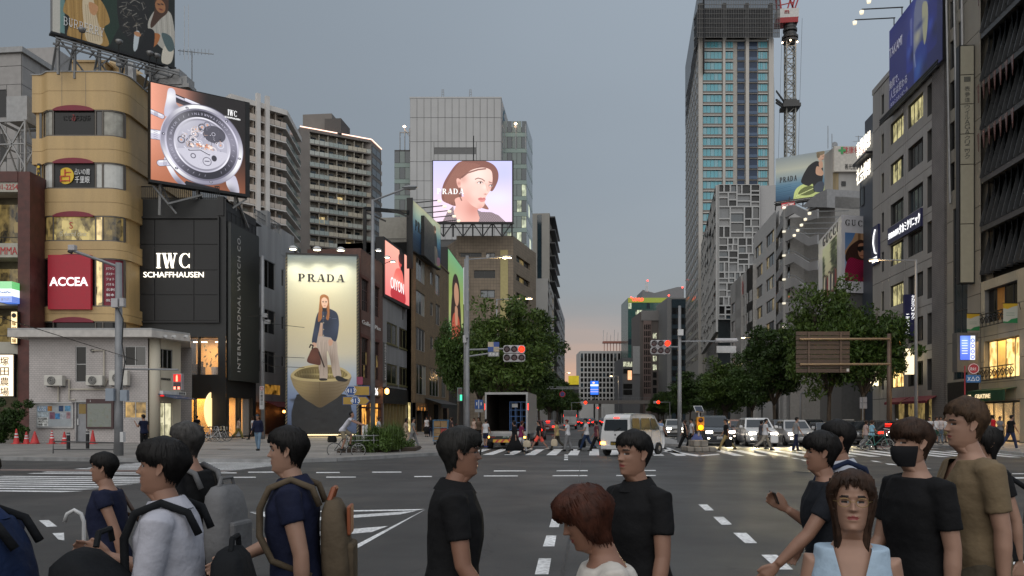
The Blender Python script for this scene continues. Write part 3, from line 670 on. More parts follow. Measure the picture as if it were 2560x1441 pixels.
def paint_boat():
 W_,H_=270,690;c=Canvas(W_,H_)
 c.grad([(0,'#a3b4b8'),(.05,'#b9c2b6'),(.18,'#ced0b8'),(.4,'#dfd3ae'),(.55,'#ded6be'),(.66,'#b3bfce'),(.8,'#7f93b8'),(1,'#4a5a7c')])
 X=lambda x:(x-205)*W_/475;Y=lambda y:(y-40)*H_/1215;P=lambda l:[(X(x),Y(y)) for x,y in l]
 c.blob(X(440),Y(420),150,190,'#dcd2ac',.45)
 rk=c.poly(P([(232,1150),(240,1080),(262,1010),(300,985),(560,985),(615,1000),(640,1060),(645,1140),(600,1200),(640,1290),(330,1290),(250,1290)]),'#23262b');c.shade(rk,X(420),Y(1020),90,'#343433',.6)
 rs=np.random.RandomState(4)
 for k in rg_(70):c.blob(rs.uniform(X(235),X(645)),rs.uniform(Y(1000),Y(1270)),rs.uniform(4,16),rs.uniform(3,9),['#1b1d21','#33363b','#2a2d33'][k%3],.5)
 hull=c.poly(P([(230,858),(236,905),(254,945),(304,1006),(372,1050),(428,1078),(490,1046),(562,998),(616,935),(634,900),(640,862),(560,880),(430,890),(310,882)]),'#94846a')
 for k in rg_(9):y=885+k*22;c.line(P([(232+k*6,y-15),(330,y+12),(425,y+18),(540,y+10),(636-k*6,y-15)]),1.6,'#6d5c38',.6,clip=hull)
 c.shade(hull,X(430),Y(1050),90,'#5c4c30',.85);c.shade(hull,X(300),Y(910),60,'#c0aa72',.6);c.line(P([(425,890),(425,1065)]),3,'#6b5a38',.7)
 rim=c.poly(P([(228,862),(240,838),(290,806),(360,790),(430,784),(500,788),(580,806),(628,838),(642,862),(620,884),(560,896),(430,902),(310,896),(250,882)]),'#cdbb88');inn=c.poly(P([(250,858),(290,822),(360,804),(430,798),(510,803),(580,822),(618,856),(560,876),(430,884),(310,878)]),'#8b7a48')
 for k in rg_(20):x=262+k*18;c.line(P([(x,812+abs(k-10)*2.6),(x+(425-x)*.06,868)]),2.2,'#c6b478',.8,clip=inn)
 c.line(P([(300,852),(560,852)]),7,'#c9b87c',.95);c.shade(inn,X(330),Y(872),40,'#4e4226',.7)
 tr=c.poly(P([(408,590),(402,640),(412,720),(418,800),(424,850),(430,884),(476,884),(480,800),(474,730),(478,690),(496,740),(506,800),(516,850),(530,872),(566,868),(574,850),(560,780),(548,700),(545,640),(520,590)]),'#c6b5a8')
 for k in rg_(14):x=412+k*10;c.line(P([(x,620+6*(k%3)),(x+10*sin(k),720),(x+14*cos(k*2),860)]),2.4,['#a89587','#dacbbf','#9d8a7d'][k%3],.45,clip=tr)
 c.shade(tr,X(480),Y(760),30,'#7c6a5e',.6)
 c.poly(P([(533,868),(560,862),(600,880),(620,886),(600,900),(548,894)]),'#1b1a1e');c.poly(P([(424,880),(470,880),(474,892),(430,894)]),'#28211f')
 jk=c.poly(P([(424,420),(404,455),(390,520),(372,620),(378,640),(402,640),(412,592),(424,560),(450,590),(500,600),(514,618),(536,624),(550,580),(558,500),(548,440),(520,414),(470,400)]),'#2e3950')
 c.shade(jk,X(535),Y(520),34,'#4d5c78',.8);c.shade(jk,X(392),Y(560),24,'#47546e',.7);c.shade(jk,X(470),Y(500),40,'#1b2233',.7)
 for a,b in (((448,420),(450,590)),((424,470),(500,464)),((510,470),(540,470)),((500,600),(436,590))):c.line(P([a,b]),1.6,'#7f8aa0',.7)
 for y in (455,500,545,585):c.blob(X(452),Y(y),2,2,'#cbbf98',1,hard=True)
 c.poly(P([(430,500),(446,500),(444,592),(414,592)]),'#c9a892',False)
 c.poly(P([(376,636),(402,640),(400,664),(384,664)]),'#d9ae97');c.poly(P([(490,612),(515,618),(510,650),(492,656),(484,636)]),'#d6a88f')
 bg=c.poly(P([(376,676),(416,680),(432,780),(392,784),(340,766),(352,720)]),'#5d3326');c.shade(bg,X(380),Y(730),24,'#7d4a37',.7);c.line(P([(356,668),(364,650),(380,656),(374,676)]),5,'#2a1a17');c.line(P([(420,700),(456,800)]),5,'#2b1d18')
 hb=c.poly(P([(456,306),(430,318),(424,360),(418,420),(412,480),(420,494),(440,470),(444,420),(476,420),(470,470),(486,480),(494,430),(490,360),(484,322)]),'#a2683a')
 for k in rg_(12):x=424+k*6;c.line(P([(452+k,312),(x,360),(x-3+k*.5,470)]),1.5,['#c68b54','#7f4e2a'][k%2],.6,clip=hb)
 c.poly(P([(438,340),(456,326),(478,340),(480,372),(470,396),(460,402),(448,394),(438,372)]),'#e9c4ab');c.line(P([(444,354),(454,353)]),1.8,'#5b3a2a');c.line(P([(464,353),(474,354)]),1.8,'#5b3a2a');c.blob(X(449),Y(359),2,1.3,'#3a2a22');c.blob(X(469),Y(359),2,1.3,'#3a2a22');c.line(P([(460,358),(461,374)]),1.2,'#c99b82',.8);c.line(P([(454,384),(466,384)]),2.2,'#b76a5c');c.poly(P([(444,398),(474,398),(474,424),(446,424)]),'#1d212c',False)
 c.grain(.008);return c
def paint_gradient_figure(w,h,stops,fig,seed=1,k=1.0):
 """small advertising print: soft sea-like ground, banded, with a standing figure at fx"""
 c=Canvas(w,h);c.grad(stops);rs=np.random.RandomState(seed)
 for i in rg_(10):y=h*(.45+.05*i);c.line([(0,y+rs.uniform(-3,3)),(w*.5,y+rs.uniform(-6,6)),(w,y+rs.uniform(-3,3))],2+h*.006,'#ffffff',.06)
 fig(c);return c
def fig_stand(c):
 w,h=c.w,c.h;X=lambda u:u*w;Y=lambda v:v*h
 c.poly([(X(.74),Y(.98)),(X(.98),Y(.98)),(X(.96),Y(.86)),(X(.78),Y(.84))],'#a9b24a');c.poly([(X(.70),Y(.30)),(X(.82),Y(.28)),(X(.86),Y(.5)),(X(.84),Y(.7)),(X(.86),Y(.95)),(X(.74),Y(.95)),(X(.72),Y(.7)),(X(.68),Y(.5))],'#20242e');c.poly([(X(.74),Y(.62)),(X(.86),Y(.6)),(X(.9),Y(.95)),(X(.78),Y(.95))],'#8f887e')
 c.blob(X(.77),Y(.22),w*.045,h*.07,'#d2a68d',1,hard=True);c.blob(X(.77),Y(.18),w*.05,h*.05,'#5a3a28',1,hard=True);c.blob(X(.74),Y(.27),w*.03,h*.06,'#5a3a28',1,hard=True);c.poly([(X(.86),Y(.8)),(X(.97),Y(.78)),(X(.95),Y(.95)),(X(.86),Y(.95))],'#c08a9c')
def fig_crouch(c):
 w,h=c.w,c.h;X=lambda x:(x-770)/385*w;Y=lambda y:(y-1075)/320*h;P=lambda l:[(X(a),Y(b)) for a,b in l]
 bt=c.poly(P([(896,1392),(904,1340),(930,1306),(980,1290),(1040,1300),(1100,1320),(1160,1345),(1160,1400),(900,1400)]),'#c9d98a');c.poly(P([(930,1360),(960,1320),(1020,1312),(1060,1350),(1000,1376)]),'#5f6a3a');c.line(P([(915,1372),(1040,1330)]),5,'#e4f0ac')
 for k in rg_(6):c.line(P([(905+k*12,1390-k*4),(940+k*16,1300+k*4)]),1.5,'#8f9e58',.7,clip=bt)
 c.poly(P([(1010,1160),(1056,1140),(1092,1170),(1100,1230),(1096,1290),(1088,1350),(1040,1356),(1030,1300),(1000,1310),(952,1280),(958,1240),(985,1190)]),'#14161c');c.poly(P([(1040,1320),(1070,1290),(1104,1300),(1100,1360),(1050,1360)]),'#3c4657')
 c.poly(P([(1056,1180),(1076,1186),(1104,1230),(1090,1250),(1056,1236),(1050,1210)]),'#d9ac90');c.poly(P([(1072,1150),(1096,1150),(1098,1190),(1078,1196)]),'#dcae93')
 c.blob(X(1087),Y(1112),w*.058,h*.1,'#e0b59b',1,hard=True,rot=.2);c.blob(X(1083),Y(1086),w*.075,h*.055,'#8f8066',1,hard=True);c.blob(X(1068),Y(1102),w*.03,h*.06,'#7c6c54',1,hard=True);c.blob(X(1100),Y(1112),3,2.5,'#4b3428',.9);c.line(P([(1092,1136),(1104,1134)]),3,'#a5685a')
 for k in rg_(8):c.line([(0,Y(1290+14*k)),(X(880),Y(1280+14*k))],4,['#3a617c','#1f4560'][k%2],.35)
def fig_pink(c):
 w,h=c.w,c.h;X=lambda u:u*w;Y=lambda v:v*h
 c.poly([(X(.56),0),(X(.78),0),(X(.78),Y(.75)),(X(.6),Y(.6)),(X(.62),Y(.3))],'#150b0c',False);m=c.poly([(X(.42),Y(.42)),(X(.62),Y(.36)),(X(.74),Y(.5)),(X(.8),Y(1)),(X(.3),Y(1)),(X(.3),Y(.7))],'#e86a60');c.shade(m,X(.45),Y(.65),w*.2,'#ff9a8a',.8);c.blob(X(.6),Y(.22),w*.07,h*.1,'#e35a50',1,hard=True);c.blob(X(.63),Y(.15),w*.1,h*.1,'#2a0f10',.9,hard=True);c.blob(X(.6),Y(.3),w*.03,h*.05,'#c23a3c',1);c.poly([(X(.28),Y(.8)),(X(.75),Y(.74)),(X(.8),Y(1)),(X(.26),Y(1))],'#b53038')
def fig_green(c):
 w,h=c.w,c.h;X=lambda u:u*w;Y=lambda v:v*h
 c.blob(X(.5),Y(.30),w*.26,h*.17,'#2a130d',1,hard=True);c.poly([(X(.28),Y(.3)),(X(.72),Y(.3)),(X(.8),Y(.62)),(X(.2),Y(.62))],'#2a130d');c.blob(X(.52),Y(.3),w*.16,h*.1,'#d09a7a',1,hard=True);m=c.poly([(X(.3),Y(.5)),(X(.7),Y(.5)),(X(.85),Y(.8)),(X(.82),Y(1)),(X(.18),Y(1)),(X(.16),Y(.8))],'#c4523c');c.shade(m,X(.4),Y(.7),w*.25,'#e58a68',.7);c.poly([(X(.42),Y(.42)),(X(.6),Y(.42)),(X(.58),Y(.56)),(X(.44),Y(.56))],'#cf9878')
def paint_trench():
 c=Canvas(330,246,'#141a17');P=lambda l:[((x-362)/848*330,246*(1-(235+(x-362)*.265-y)/(618-(x-362)*.07))) for x,y in l];rs=np.random.RandomState(8)
 c.poly(P([(362,-60),(420,-60),(412,250),(362,235)]),'#c6c3b9',False);c.poly(P([(412,-60),(440,-60),(440,250),(410,240)]),'#6c8f8c',False);c.poly(P([(690,-60),(810,-60),(806,180),(740,320),(700,300)]),'#1e3a2a',False);c.blob(160,150,60,60,'#24302a',.5)
 ct=c.poly(P([(450,0),(430,90),(470,130),(466,190),(460,270),(570,300),(730,322),(700,200),(740,150),(690,20),(600,-60),(470,-60)]),'#b08a4c')
 for k in rg_(16):c.line(P([(440+18*k,-40),(450+17*k,90+20*sin(k)),(462+16*k,290)]),2.5,['#8a6a36','#cfaa68','#977540'][k%3],.5,clip=ct)
 c.poly(P([(560,-10),(620,-20),(650,120),(690,300),(590,300),(560,130)]),'#d8c6a6');[c.line(P([(575+k*14,40),(592+k*16,290)]),1.6,'#a58f6a',.6) for k in rg_(6)];c.poly(P([(600,20),(660,50),(640,110),(606,90)]),'#c89468')
 dk=c.poly(P([(810,-60),(1000,-60),(1010,180),(960,300),(860,260),(800,150)]),'#1b1a1a')
 for k in rg_(90):x,y=rs.uniform(820,1000),rs.uniform(-50,240);c.line(P([(x,y),(x+rs.uniform(-40,40),y+rs.uniform(-10,40))]),rs.uniform(1,3),['#6d6a66','#d8d2c4','#2e2c2b','#9a8f7c'][k%4],.55,clip=dk)
 c.poly(P([(915,225),(950,225),(930,345),(905,340)]),'#c9d2d6');c.blob(*P([(935,235)])[0],10,7,'#c08a62',1,hard=True)
 c.poly(P([(1050,80),(1120,60),(1190,110),(1210,330),(1110,330),(1010,190)]),'#b9b5ab');[c.line(P([(1060+k*22,90),(1080+k*20,260)]),2,['#8f8c84','#d9d6cc'][k%2],.6) for k in rg_(6)]
 c.poly(P([(1065,-60),(1150,-60),(1160,70),(1100,130),(1040,190),(1030,160),(1060,60)]),'#4a3020');c.blob(*P([(1102,40)])[0],15,20,'#a9744c',1,hard=True);c.blob(*P([(1105,62)])[0],6,2.5,'#7a3a30',1,hard=True);c.blob(*P([(1090,26)])[0],4,2,'#20130e');c.blob(*P([(1116,26)])[0],4,2,'#20130e')
 c.poly(P([(1010,240),(1050,225),(1100,240),(1080,300),(1050,330),(1030,395),(1022,395)]),'#b5713e');c.poly(P([(1000,200),(1060,230),(1020,420),(900,400),(960,300)]),'#121113');c.poly(P([(1130,320),(1200,330),(1190,420),(1150,445),(1110,420)]),'#d9d2c2');c.poly(P([(1110,230),(1180,250),(1208,330),(1160,350)]),'#55686a')
 c.grain(.02,2);return c
def paint_pinkcoat():
 c=Canvas(200,348,'#8fb0d8');c.grad([(0,'#5d87c0'),(1,'#b9c9e0')]);X=lambda x:(x-1188)/200*200;Y=lambda y:(y-638);P=lambda l:[(X(a),Y(b)) for a,b in l]
 c.poly(P([(1262,638),(1330,638),(1336,690),(1270,720),(1188,800),(1188,770),(1240,690)]),'#c39a74',False);c.poly(P([(1280,638),(1300,638),(1296,720),(1280,720)]),'#8e6a4c',False)
 h_=c.poly(P([(1280,690),(1320,690),(1350,740),(1350,790),(1330,830),(1250,850),(1200,850),(1192,800),(1220,740)]),'#3a2119')
 for k in rg_(20):c.line(P([(1270+k*3,690),(1225+k*5,770),(1200+k*7,850)]),2,['#6a4230','#24120d'][k%2],.5,clip=h_)
 c.poly(P([(1284,720),(1330,712),(1346,760),(1336,800),(1310,820),(1284,790)]),'#c98f70');c.poly(P([(1280,736),(1344,730),(1346,760),(1326,772),(1312,758),(1296,774),(1280,760)]),'#150f0e');c.line(P([(1298,800),(1322,798)]),5,'#8f4038')
 ct=c.poly(P([(1220,820),(1290,830),(1340,840),(1380,920),(1388,990),(1188,990),(1190,900)]),'#8e1340');chk=((c.X.astype(int)//9+c.Y.astype(int)//9)%2==0)*1.0;c.blend(ct*chk*.45,'#c92a60');c.shade(ct,X(1330),Y(940),40,'#4a0a24',.6);c.poly(P([(1315,955),(1385,930),(1388,990),(1330,990)]),'#b0602e',k=.8)
 c.grain(.015,5);return c
def paint_crowd():
 c=Canvas(110,330,'#b9c0a0');c.grad([(0,'#cfd6c0'),(.5,'#e2dfc0'),(.7,'#8f8a60'),(1,'#5e5a3a')]);rs=np.random.RandomState(2)
 for k in rg_(120):c.blob(rs.uniform(70,110),rs.uniform(0,250),rs.uniform(4,12),rs.uniform(4,12),['#2c3a1c','#4a5a2c','#1d2814'][k%3],.7)
 for k in rg_(60):c.blob(rs.uniform(0,16),rs.uniform(60,330),rs.uniform(4,9),rs.uniform(5,12),['#2c3a1c','#3a4a24'][k%2],.7)
 for k in rg_(8):x=12+k*12;y=190+(k%3)*10;c.poly([(x,y),(x+9,y),(x+11,y+110),(x-2,y+110)],['#d9d2c0','#2a2622','#8f3a3a','#e8e2d2','#3a3c44'][k%5]);c.blob(x+4,y-6,5,7,'#8a6248',1,hard=True);c.blob(x+4,y-10,5.5,5,'#2a1c14',1,hard=True)
 for k in rg_(30):c.line([(rs.uniform(0,110),300),(rs.uniform(0,110),330)],3,['#6a2a26','#2f3320'][k%2],.7)
 return c
def paint_bottles():
 c=Canvas(400,300,'#2a2f9a');u,v=c.X/c.w,c.Y/c.h;c.a=(c.c('#2c319c')*(1-u[...,None])+c.c('#171c66')*u[...,None]);c.blob(230,60,80,120,'#5f6fe0',.7);c.blob(300,30,60,70,'#7f9cf0',.6)
 def bott(x,y,w,h,body,hi):
  m=c.poly([(x-w,y-h*.3),(x-w*.7,y-h*.55),(x,y-h*.62),(x+w*.7,y-h*.55),(x+w,y-h*.3),(x+w,y+h*.45),(x+w*.6,y+h*.55),(x-w*.6,y+h*.55),(x-w,y+h*.45)],body);c.shade(m,x-w*.3,y,w*.7,hi,.85);c.shade(m,x+w*.8,y+h*.2,w*.8,'#0a0f40',.7)
 bott(170,160,26,120,'#2438b8','#5f86f4');bott(330,150,34,150,'#1a2794','#3d5fe0');bott(240,140,40,210,'#8f98c0','#f4f0c8');bott(250,250,46,130,'#1d3fb0','#4a86e8');c.poly([(262,60),(300,70),(300,150),(276,190)],'#d9d8b0');c.blob(242,110,30,10,'#3a4a9a',.8);c.line([(180,60),(182,140)],14,'#c9d2ff',.55)
 c.line([(205,190),(212,230)],8,'#dfe6ff',.7);c.shade(np.ones((300,400)),20,150,120,'#1d2072',.5);return c
# left side of the junction
def px4(F,x0,y0,x1,y1):
 """photo rectangle on a face -> t0, t1, z0, z1 (heights taken at the rectangle's own depth)"""
 t0,D0=F.tp(x0);t1,D1=F.tp(x1);D=(D0+D1)/2
 return t0,t1,zof(y1,D),zof(y0,D)
GL=glass();GLD=mat('glass_dark',.012,.06,ns=.25,nc=.35,spec=.4);GLB=mat('glass_blue',(.02,.035,.045),.05,ns=.2,spec=1.0)
LITW=litmat('lit_warm_room','#3a2a12','#f3d79a',.9);LITY=litmat('lit_yellow_shop','#8a5a1c','#ffd98a',1.5,sample=True);LITC=litmat('lit_office','#2a2c24','#dfe0c0',.8);LITD=litmat('lit_dim_room','#15130d','#8c7746',.6)
FRD=mat('frame_dark',.04,.4);FRA=mat('frame_aluminium',.35,.35,.6);FRW=mat('frame_white',.55,.5)
CUR=mat('curtain_pane',(.30,.29,.25),.35,ns=.3,nc=2.0,spec=.6);WHP=mat('white_film_pane',(.55,.55,.52),.4,ns=.08)
BLK=mat('black_cladding',(.010,.011,.012),.5,ns=.2);BLK2=mat('black_steel',(.014,.014,.015),.45,.2,ns=.2);GREYST=mat('galvanised_steel',(.23,.24,.25),.5,.5,ns=.2,nc=4)
LETW=mat('white_letter',.8,.5,ns=0);LETK=mat('black_letter',.015,.5,ns=0);LETR=mat('red_letter',(.45,.04,.04),.5,ns=0)
LETGLOW=mat('glowing_white_letter',.8,.4,emit='#fff3dc',es=1.5,ns=0);LETSOFT=mat('softly_lit_letter',.8,.4,emit='#ffffff',es=.85,ns=0,sample=False)
def vol(name,par,x0,x1,y0,y1,z0,z1,m):return MB().box(x0,x1,y0,y1,z0,z1).bd(name,m,par)
# grey tiled building at the far left
gt=mat('grey_tile_panel',(.30,.285,.275),.5,ns=.12,nc=1.5);gtb=mat('grey_tile_joint',.12,.8)
X0=-54.0;y0=yx(54,X0);
b=th_('office_building','grey tiled office block behind the tan corner building','building',(X0-8,y0+8,0))
vol('wall',b,X0-26,X0,y0,y0+26,0,36.2,gtb)
F=Face((X0,y0),(X0,y0+26));F2=Face((X0-26,y0),(X0,y0))
F.panels(b,[i*2.6 for i in rg_(11)],[14+i*1.75 for i in rg_(13)]+[36.2],[],gt,gap=.05,d1=.04)
op=[(18.5,24.5,z,z+2.6) for z in (17,21.5,26,30.2)]
F2.panels(b,[i*2.6 for i in rg_(11)],[14+i*1.75 for i in rg_(13)]+[36.2],op,gt,gap=.05,d1=.04)
for o_ in op:F2.window(b,*o_,n=3,gm=GLD,d=.02)
vol('parapet',b,X0-26.3,X0+.3,y0-.3,y0+26.2,36.2,36.7,mat('parapet_grey',.33,.7));vol('penthouse',b,X0-24,X0-1.0,y0+6,y0+22,36.7,39.6,gt)
wt=th_('water_tank','pale square water tank on a steel lattice stand left of the tan building','tank',at(55,66,0))
p=at(58,66);MB().box(p.x-.7,p.x+1.1,p.y-1,p.y+.8,zof(313,66),zof(253,66)).bd('tank_body',mat('tank_panel',.36,.6),wt)
fr=MB();zt,zb=zof(316,66),zof(430,66)
c4=[(p.x-1.2,p.y-1.2),(p.x+1.1,p.y-1.2),(p.x+1.1,p.y+1),(p.x-1.2,p.y+1)]
for i in rg_(4):
 a,q=c4[i],c4[(i+1)%4];fr.bar((*a,0),(*a,zt),.14);fr.bar((*a,zt),(*q,zt),.16);fr.bar((*a,zb),(*q,zt),.1);fr.bar((*q,zb),(*a,zt),.1);fr.bar((*a,(zt+zb)/2),(*q,(zt+zb)/2),.1)
fr.bd('stand',mat('stand_paint',.34,.6),wt)
# red-brown building with balconies and signs
D=58.0;F=Face(at(-260,D),at(80,D));tL=F.len;rb=mat('red_brown_tile',(.095,.032,.026),.55,ns=.3,nc=2);crm=mat('cream_render',(.42,.40,.34),.7,ns=.15,nc=1.2)
b=th_('corner_building','dark red building with open balcony floors and shop signs at the far left edge','building',at(-60,D+4))
Z=lambda y:zof(y,D)
ctr=(F.P(0,0,-8)+F.P(tL,0,-.6))/2
F.box('inner_wall',b,0,tL,0,Z(440),-9,-1.6,mat('inner_olive',(.16,.14,.09),.8,ns=.2))
F.box('column',b,F.tz(50),tL,0,Z(432),-9,.25,rb)
F.box('column',b,F.tz(-60),F.tz(-45),0,Z(432),-1.6,.2,rb)
F.box('fascia',b,0,F.tz(50),Z(458),Z(432),-1.55,.3,rb)
for (ya,yb,m) in ((482,458,crm),(645,610,crm),(765,732,crm),(887,856,crm)):
 F.box('balcony_front',b,0,F.tz(48.5),Z(ya),Z(yb),-1.5,.2,m)
 mb=MB();mb.tube([F.P(0,Z(yb)+.45,.1),F.P(F.tz(48),Z(yb)+.45,.1)],.03,6);mb.bd('handrail',BLK2,b)
for ya,yb in ((604,485),(728,650),(852,770)):
 F.box('window',b,F.tz(-40),F.tz(30),Z(ya),Z(yb)-.4,-1.6,-1.5,LITD)
t,_=F.tp(23);tl('401-2254',b,F,F.tz(20),Z(470),.38,LETR,w=1.7,d=.2);tl('SMMA',b,F,F.tz(22),Z(629),.55,LETR,w=1.5,d=.2)
sg=th_('lightbox_sign','glowing cream vertical lightbox with black brush characters at the far left','sign',at(23,D-.5,Z(940)))
F.box('case',sg,F.tz(1),F.tz(46.5),Z(994),Z(886),.22,.5,BLK2);F.box('lit_face',sg,F.tz(4),F.tz(44),Z(991),Z(889),.4,.52,mat('lightbox_cream',.8,.4,emit='#ffe2b4',es=1.0,ns=.05))
for k,ch in en_('塚田農場'):tl(ch,sg,F,F.tz(23),Z(905+25*k),.6,LETK,d=.53,thick=.02,w=.62)
sg=th_('hanging_sign','tall narrow yellow lantern sign with an emblem on the dark red column','sign',at(48,D-.8,Z(820)))
F.box('case',sg,F.tz(40),F.tz(57),Z(863),Z(781),.3,.62,BLK2);F.box('lit_face',sg,F.tz(42),F.tz(56),Z(861),Z(783),.5,.64,mat('lantern_yellow',.8,.4,emit='#ffd27a',es=.9,ns=.1))
MB().lt_([(.17,-.02),(.17,.02)],F.P(F.tz(49),Z(792),.66),'y',16).bd('emblem',LETK,sg)
for k,ch in en_('塚田農場'):tl(ch,sg,F,F.tz(49),Z(812+14*k),.3,LETK,d=.65,thick=.02)
sg=th_('projecting_sign','small green white and blue convenience store lightbox sign on the dark red column','sign',at(40,D-1.2,Z(737)))
F.box('case',sg,F.tz(19),F.tz(26),Z(762),Z(711),.3,1.2,mat('sign_side',.3,.5))
for ya,yb,c,e in ((762,747,'#1c62c8',.8),(747,729,'#e8f2f4',.9),(729,711,'#2bb24a',.8)):F.box('lit_face',sg,F.tz(26),F.tz(55.5),Z(ya),Z(yb),.3,1.2,mat('conv_'+c[1:],.6,.4,emit=c,es=e,ns=0))
tl('FamilyMart',sg,F,F.tz(41),Z(738),.2,mat('blue_letter',(.03,.12,.5),.5,ns=0),w=.78,d=1.2,thick=.02);tl('酒 たばこ',sg,F,F.tz(41),Z(754.5),.2,LETW,w=.7,d=1.2,thick=.02)
# tan building with the rounded corner
D=60.0;Z=lambda y:zof(y,D);F=Face(at(82,D),at(320,D));L_=F.len
tan=mat('tan_cladding',(.50,.345,.16),.5,ns=.13,nc=.9,sk_=True,fine=.05);tanb=th_('tan_building','tan building with a rounded corner, ribbon windows and dark red arched blinds','building',at(200,D+4))
def outline(off=0.0,n=9):
 """plan of the front: short splayed flat, soft inner bend, long flat, quarter-round right corner"""
 q=[(-.0,-.1)];q+=[(.55+.0,-.1+.02)]
 for i in rg_(n+1):
  s_=i/n;q.append((.6+1.0*s_,-.1-.55*(3*s_**2-2*s_**3)))
 q+=[(L_-1.3,-.65)]
 for i in rg_(1,n+1):a=R(90*i/n);q.append((L_-1.3+1.3*sin(a),-.65+1.3*(1-cos(a))))
 q[-1]=(L_,.65)
 return [(t*(1-2*off/L_)+off,dpt+off) for t,dpt in q]
def band(name,par,z0,z1,off,m,back=12.0):
 pl=outline(off);pts=[F.P(t,0,-dp) for t,dp in pl];pts+=[F.P(L_-off,0,-back),F.P(off,0,-back)]
 return MB().prism([(p.x,p.y) for p in pts],z0,z1).bd(name,m,par)
rows=[(283,348),(413,478),(545,608),(650,770),(806,862)]
tops=[190]+[r_[1] for r_ in rows];
for (ya,yb) in zip(tops,[r_[0] for r_ in rows]):
 zm=(Z(ya)+Z(yb))/2
 band('wall_band',tanb,Z(yb),zm-.012,0,tan);band('wall_band',tanb,zm+.012,Z(ya),0,tan)
band('core',tanb,0,Z(200),.2,tan);band('base_wall',tanb,0,Z(862),0,tan)
band('coping',tanb,Z(190),Z(187.5),-.06,mat('coping_grey',.3,.5))
for x in (167,226):F.box('joint',tanb,F.tz(x)-.012,F.tz(x)+.012,Z(283),Z(190),.652,.656,mat('joint_dark',.12,.8))
def arc_strip(mb,t0,t1,z0,z1,off,th):
 """a strip following the outline between two stations"""
 pl=[(t,d) for t,d in outline(off,14)];ts=[p[0] for p in pl];ds=[p[1] for p in pl]
 q=lsp(t0,t1,max(2,int((t1-t0)/.25)+2));a=[(t,float(np.interp(t,ts,ds))) for t in q]
 for (ta,da),(tb,db) in zip(a[:-1],a[1:]):
  mb.add([F.P(ta,z0,-da),F.P(tb,z0,-db),F.P(tb,z1,-db),F.P(ta,z1,-da),F.P(ta,z0,-da-th),F.P(tb,z0,-db-th),F.P(tb,z1,-db-th),F.P(ta,z1,-da-th)],[(0,1,2,3),(7,6,5,4),(0,4,5,1),(3,2,6,7),(0,3,7,4),(1,5,6,2)])
red=mat('dark_red_blind',(.20,.012,.03),.5,ns=.1)
spans=[[(98,104),(117,141),(146,246),(250,264),(268,311)]]*5
sty=[[GL,CUR,GLD,GL,CUR],[WHP,WHP,BLK,WHP,WHP],[mat('bright_pane',.8,.4,emit='#fff6da',es=1.2,ns=0),LITD,litmat('clinic_window','#4c3d1c','#d9c27a',.62),LITW,LITD],[red,GLD,GLD,LITW,red],[mat('bright_pane',.8),GLD,GLD,GLD,GLD]]
for (ya,yb),sp,st in zip(rows,spans,sty):
 fm=MB();arc_strip(fm,F.tz(112),F.tz(312),Z(yb),Z(yb)+.09,.03,.12);arc_strip(fm,F.tz(112),F.tz(312),Z(ya)-.09,Z(ya),.03,.12)
 for x in (112,143.5,248,266,310):arc_strip(fm,F.tz(x),F.tz(x)+.09,Z(yb)+.09,Z(ya)-.09,.03,.12)
 w=fm.bd('window',mat('bronze_frame',(.12,.105,.09),.4,.3),tanb)
 for (xa,xb),gm in zip(sp,st):
  mb=MB();arc_strip(mb,F.tz(xa),F.tz(xb),Z(yb)+.02,Z(ya)-.02,.1,.03);mb.bd('pane',gm,w)
 mb=MB();n=10;ta,tb=F.tz(146),F.tz(246);pts=[F.P(ta+(tb-ta)*i/n,Z(ya)+.0+.30*(1-(2*i/n-1)**2)**.7,.66) for i in rg_(n+1)]
 mb.ext(pts+[F.P(tb,Z(ya)-.1,.66),F.P(ta,Z(ya)-.1,.66)],F.n*.12);mb.bd('arched_blind',red,tanb)
WL=mat('whitish_side_wall',(.36,.37,.38),.6,ns=.2,nc=.8,sk_=True)
tc=lambda x:F.tz(x)
tl('研究所',tanb,F,tc(214),Z(303),.42,LETK,w=1.3,d=.6);tl('にじみ',tanb,F,tc(185),Z(303),.36,LETK,w=.9,d=.6);tl('み',tanb,F,tc(196),Z(303),.5,LETR,w=.3,d=.6)
tl('IS dental clinic',tanb,F,tc(195),Z(590),.36,mat('pale_letter',(.55,.52,.42),.6,ns=0),w=2.0,d=.6)
tl('S',tanb,F,tc(189),Z(569),.5,LETR,w=.25,d=.6)
MB().lt_([(.62,-.02),(.62,.02)],F.P(tc(176),Z(446),.575),'y',28).bd('emblem',mat('sign_yellow',(.75,.50,.03),.5,ns=0),tanb)
tl('占',tanb,F,tc(176),Z(446),.95,mat('red_brush',(.5,.05,.02),.5,ns=0),w=.85,d=.61)
tl('占いの館',tanb,F,tc(217),Z(436),.46,LETW,w=1.12,d=.61);tl('千里眼',tanb,F,tc(217),Z(456),.5,LETW,w=1.1,d=.61)
nb=th_('narrow_sign','narrow black vertical sign with yellow characters on the tan building edge','sign',at(100,D-.3,Z(445)));F.box('board',nb,tc(97),tc(104),Z(476),Z(411),.13,.2,BLK)
MB().lt_([(.1,-.02),(.1,.02)],F.P(tc(100.5),Z(420),.22),'y',14).bd('emblem',MATS['sign_yellow'],nb)
for k,ch in en_('占いの館'):tl(ch,nb,F,tc(100.5),Z(430+11*k),.22,MATS['sign_yellow'],d=.2)
sg=th_('red_shop_sign','square red sign board with white letters across the tan building window','sign',at(190,D-.9,Z(710)))
F.box('board',sg,tc(138),tc(243),Z(778),Z(644),.66,.95,mat('sign_red',(.42,.008,.028),.4,ns=.05))
tl('ACCEA',sg,F,tc(190),Z(710),.66,LETSOFT,w=2.85,d=.96,bold=.02)
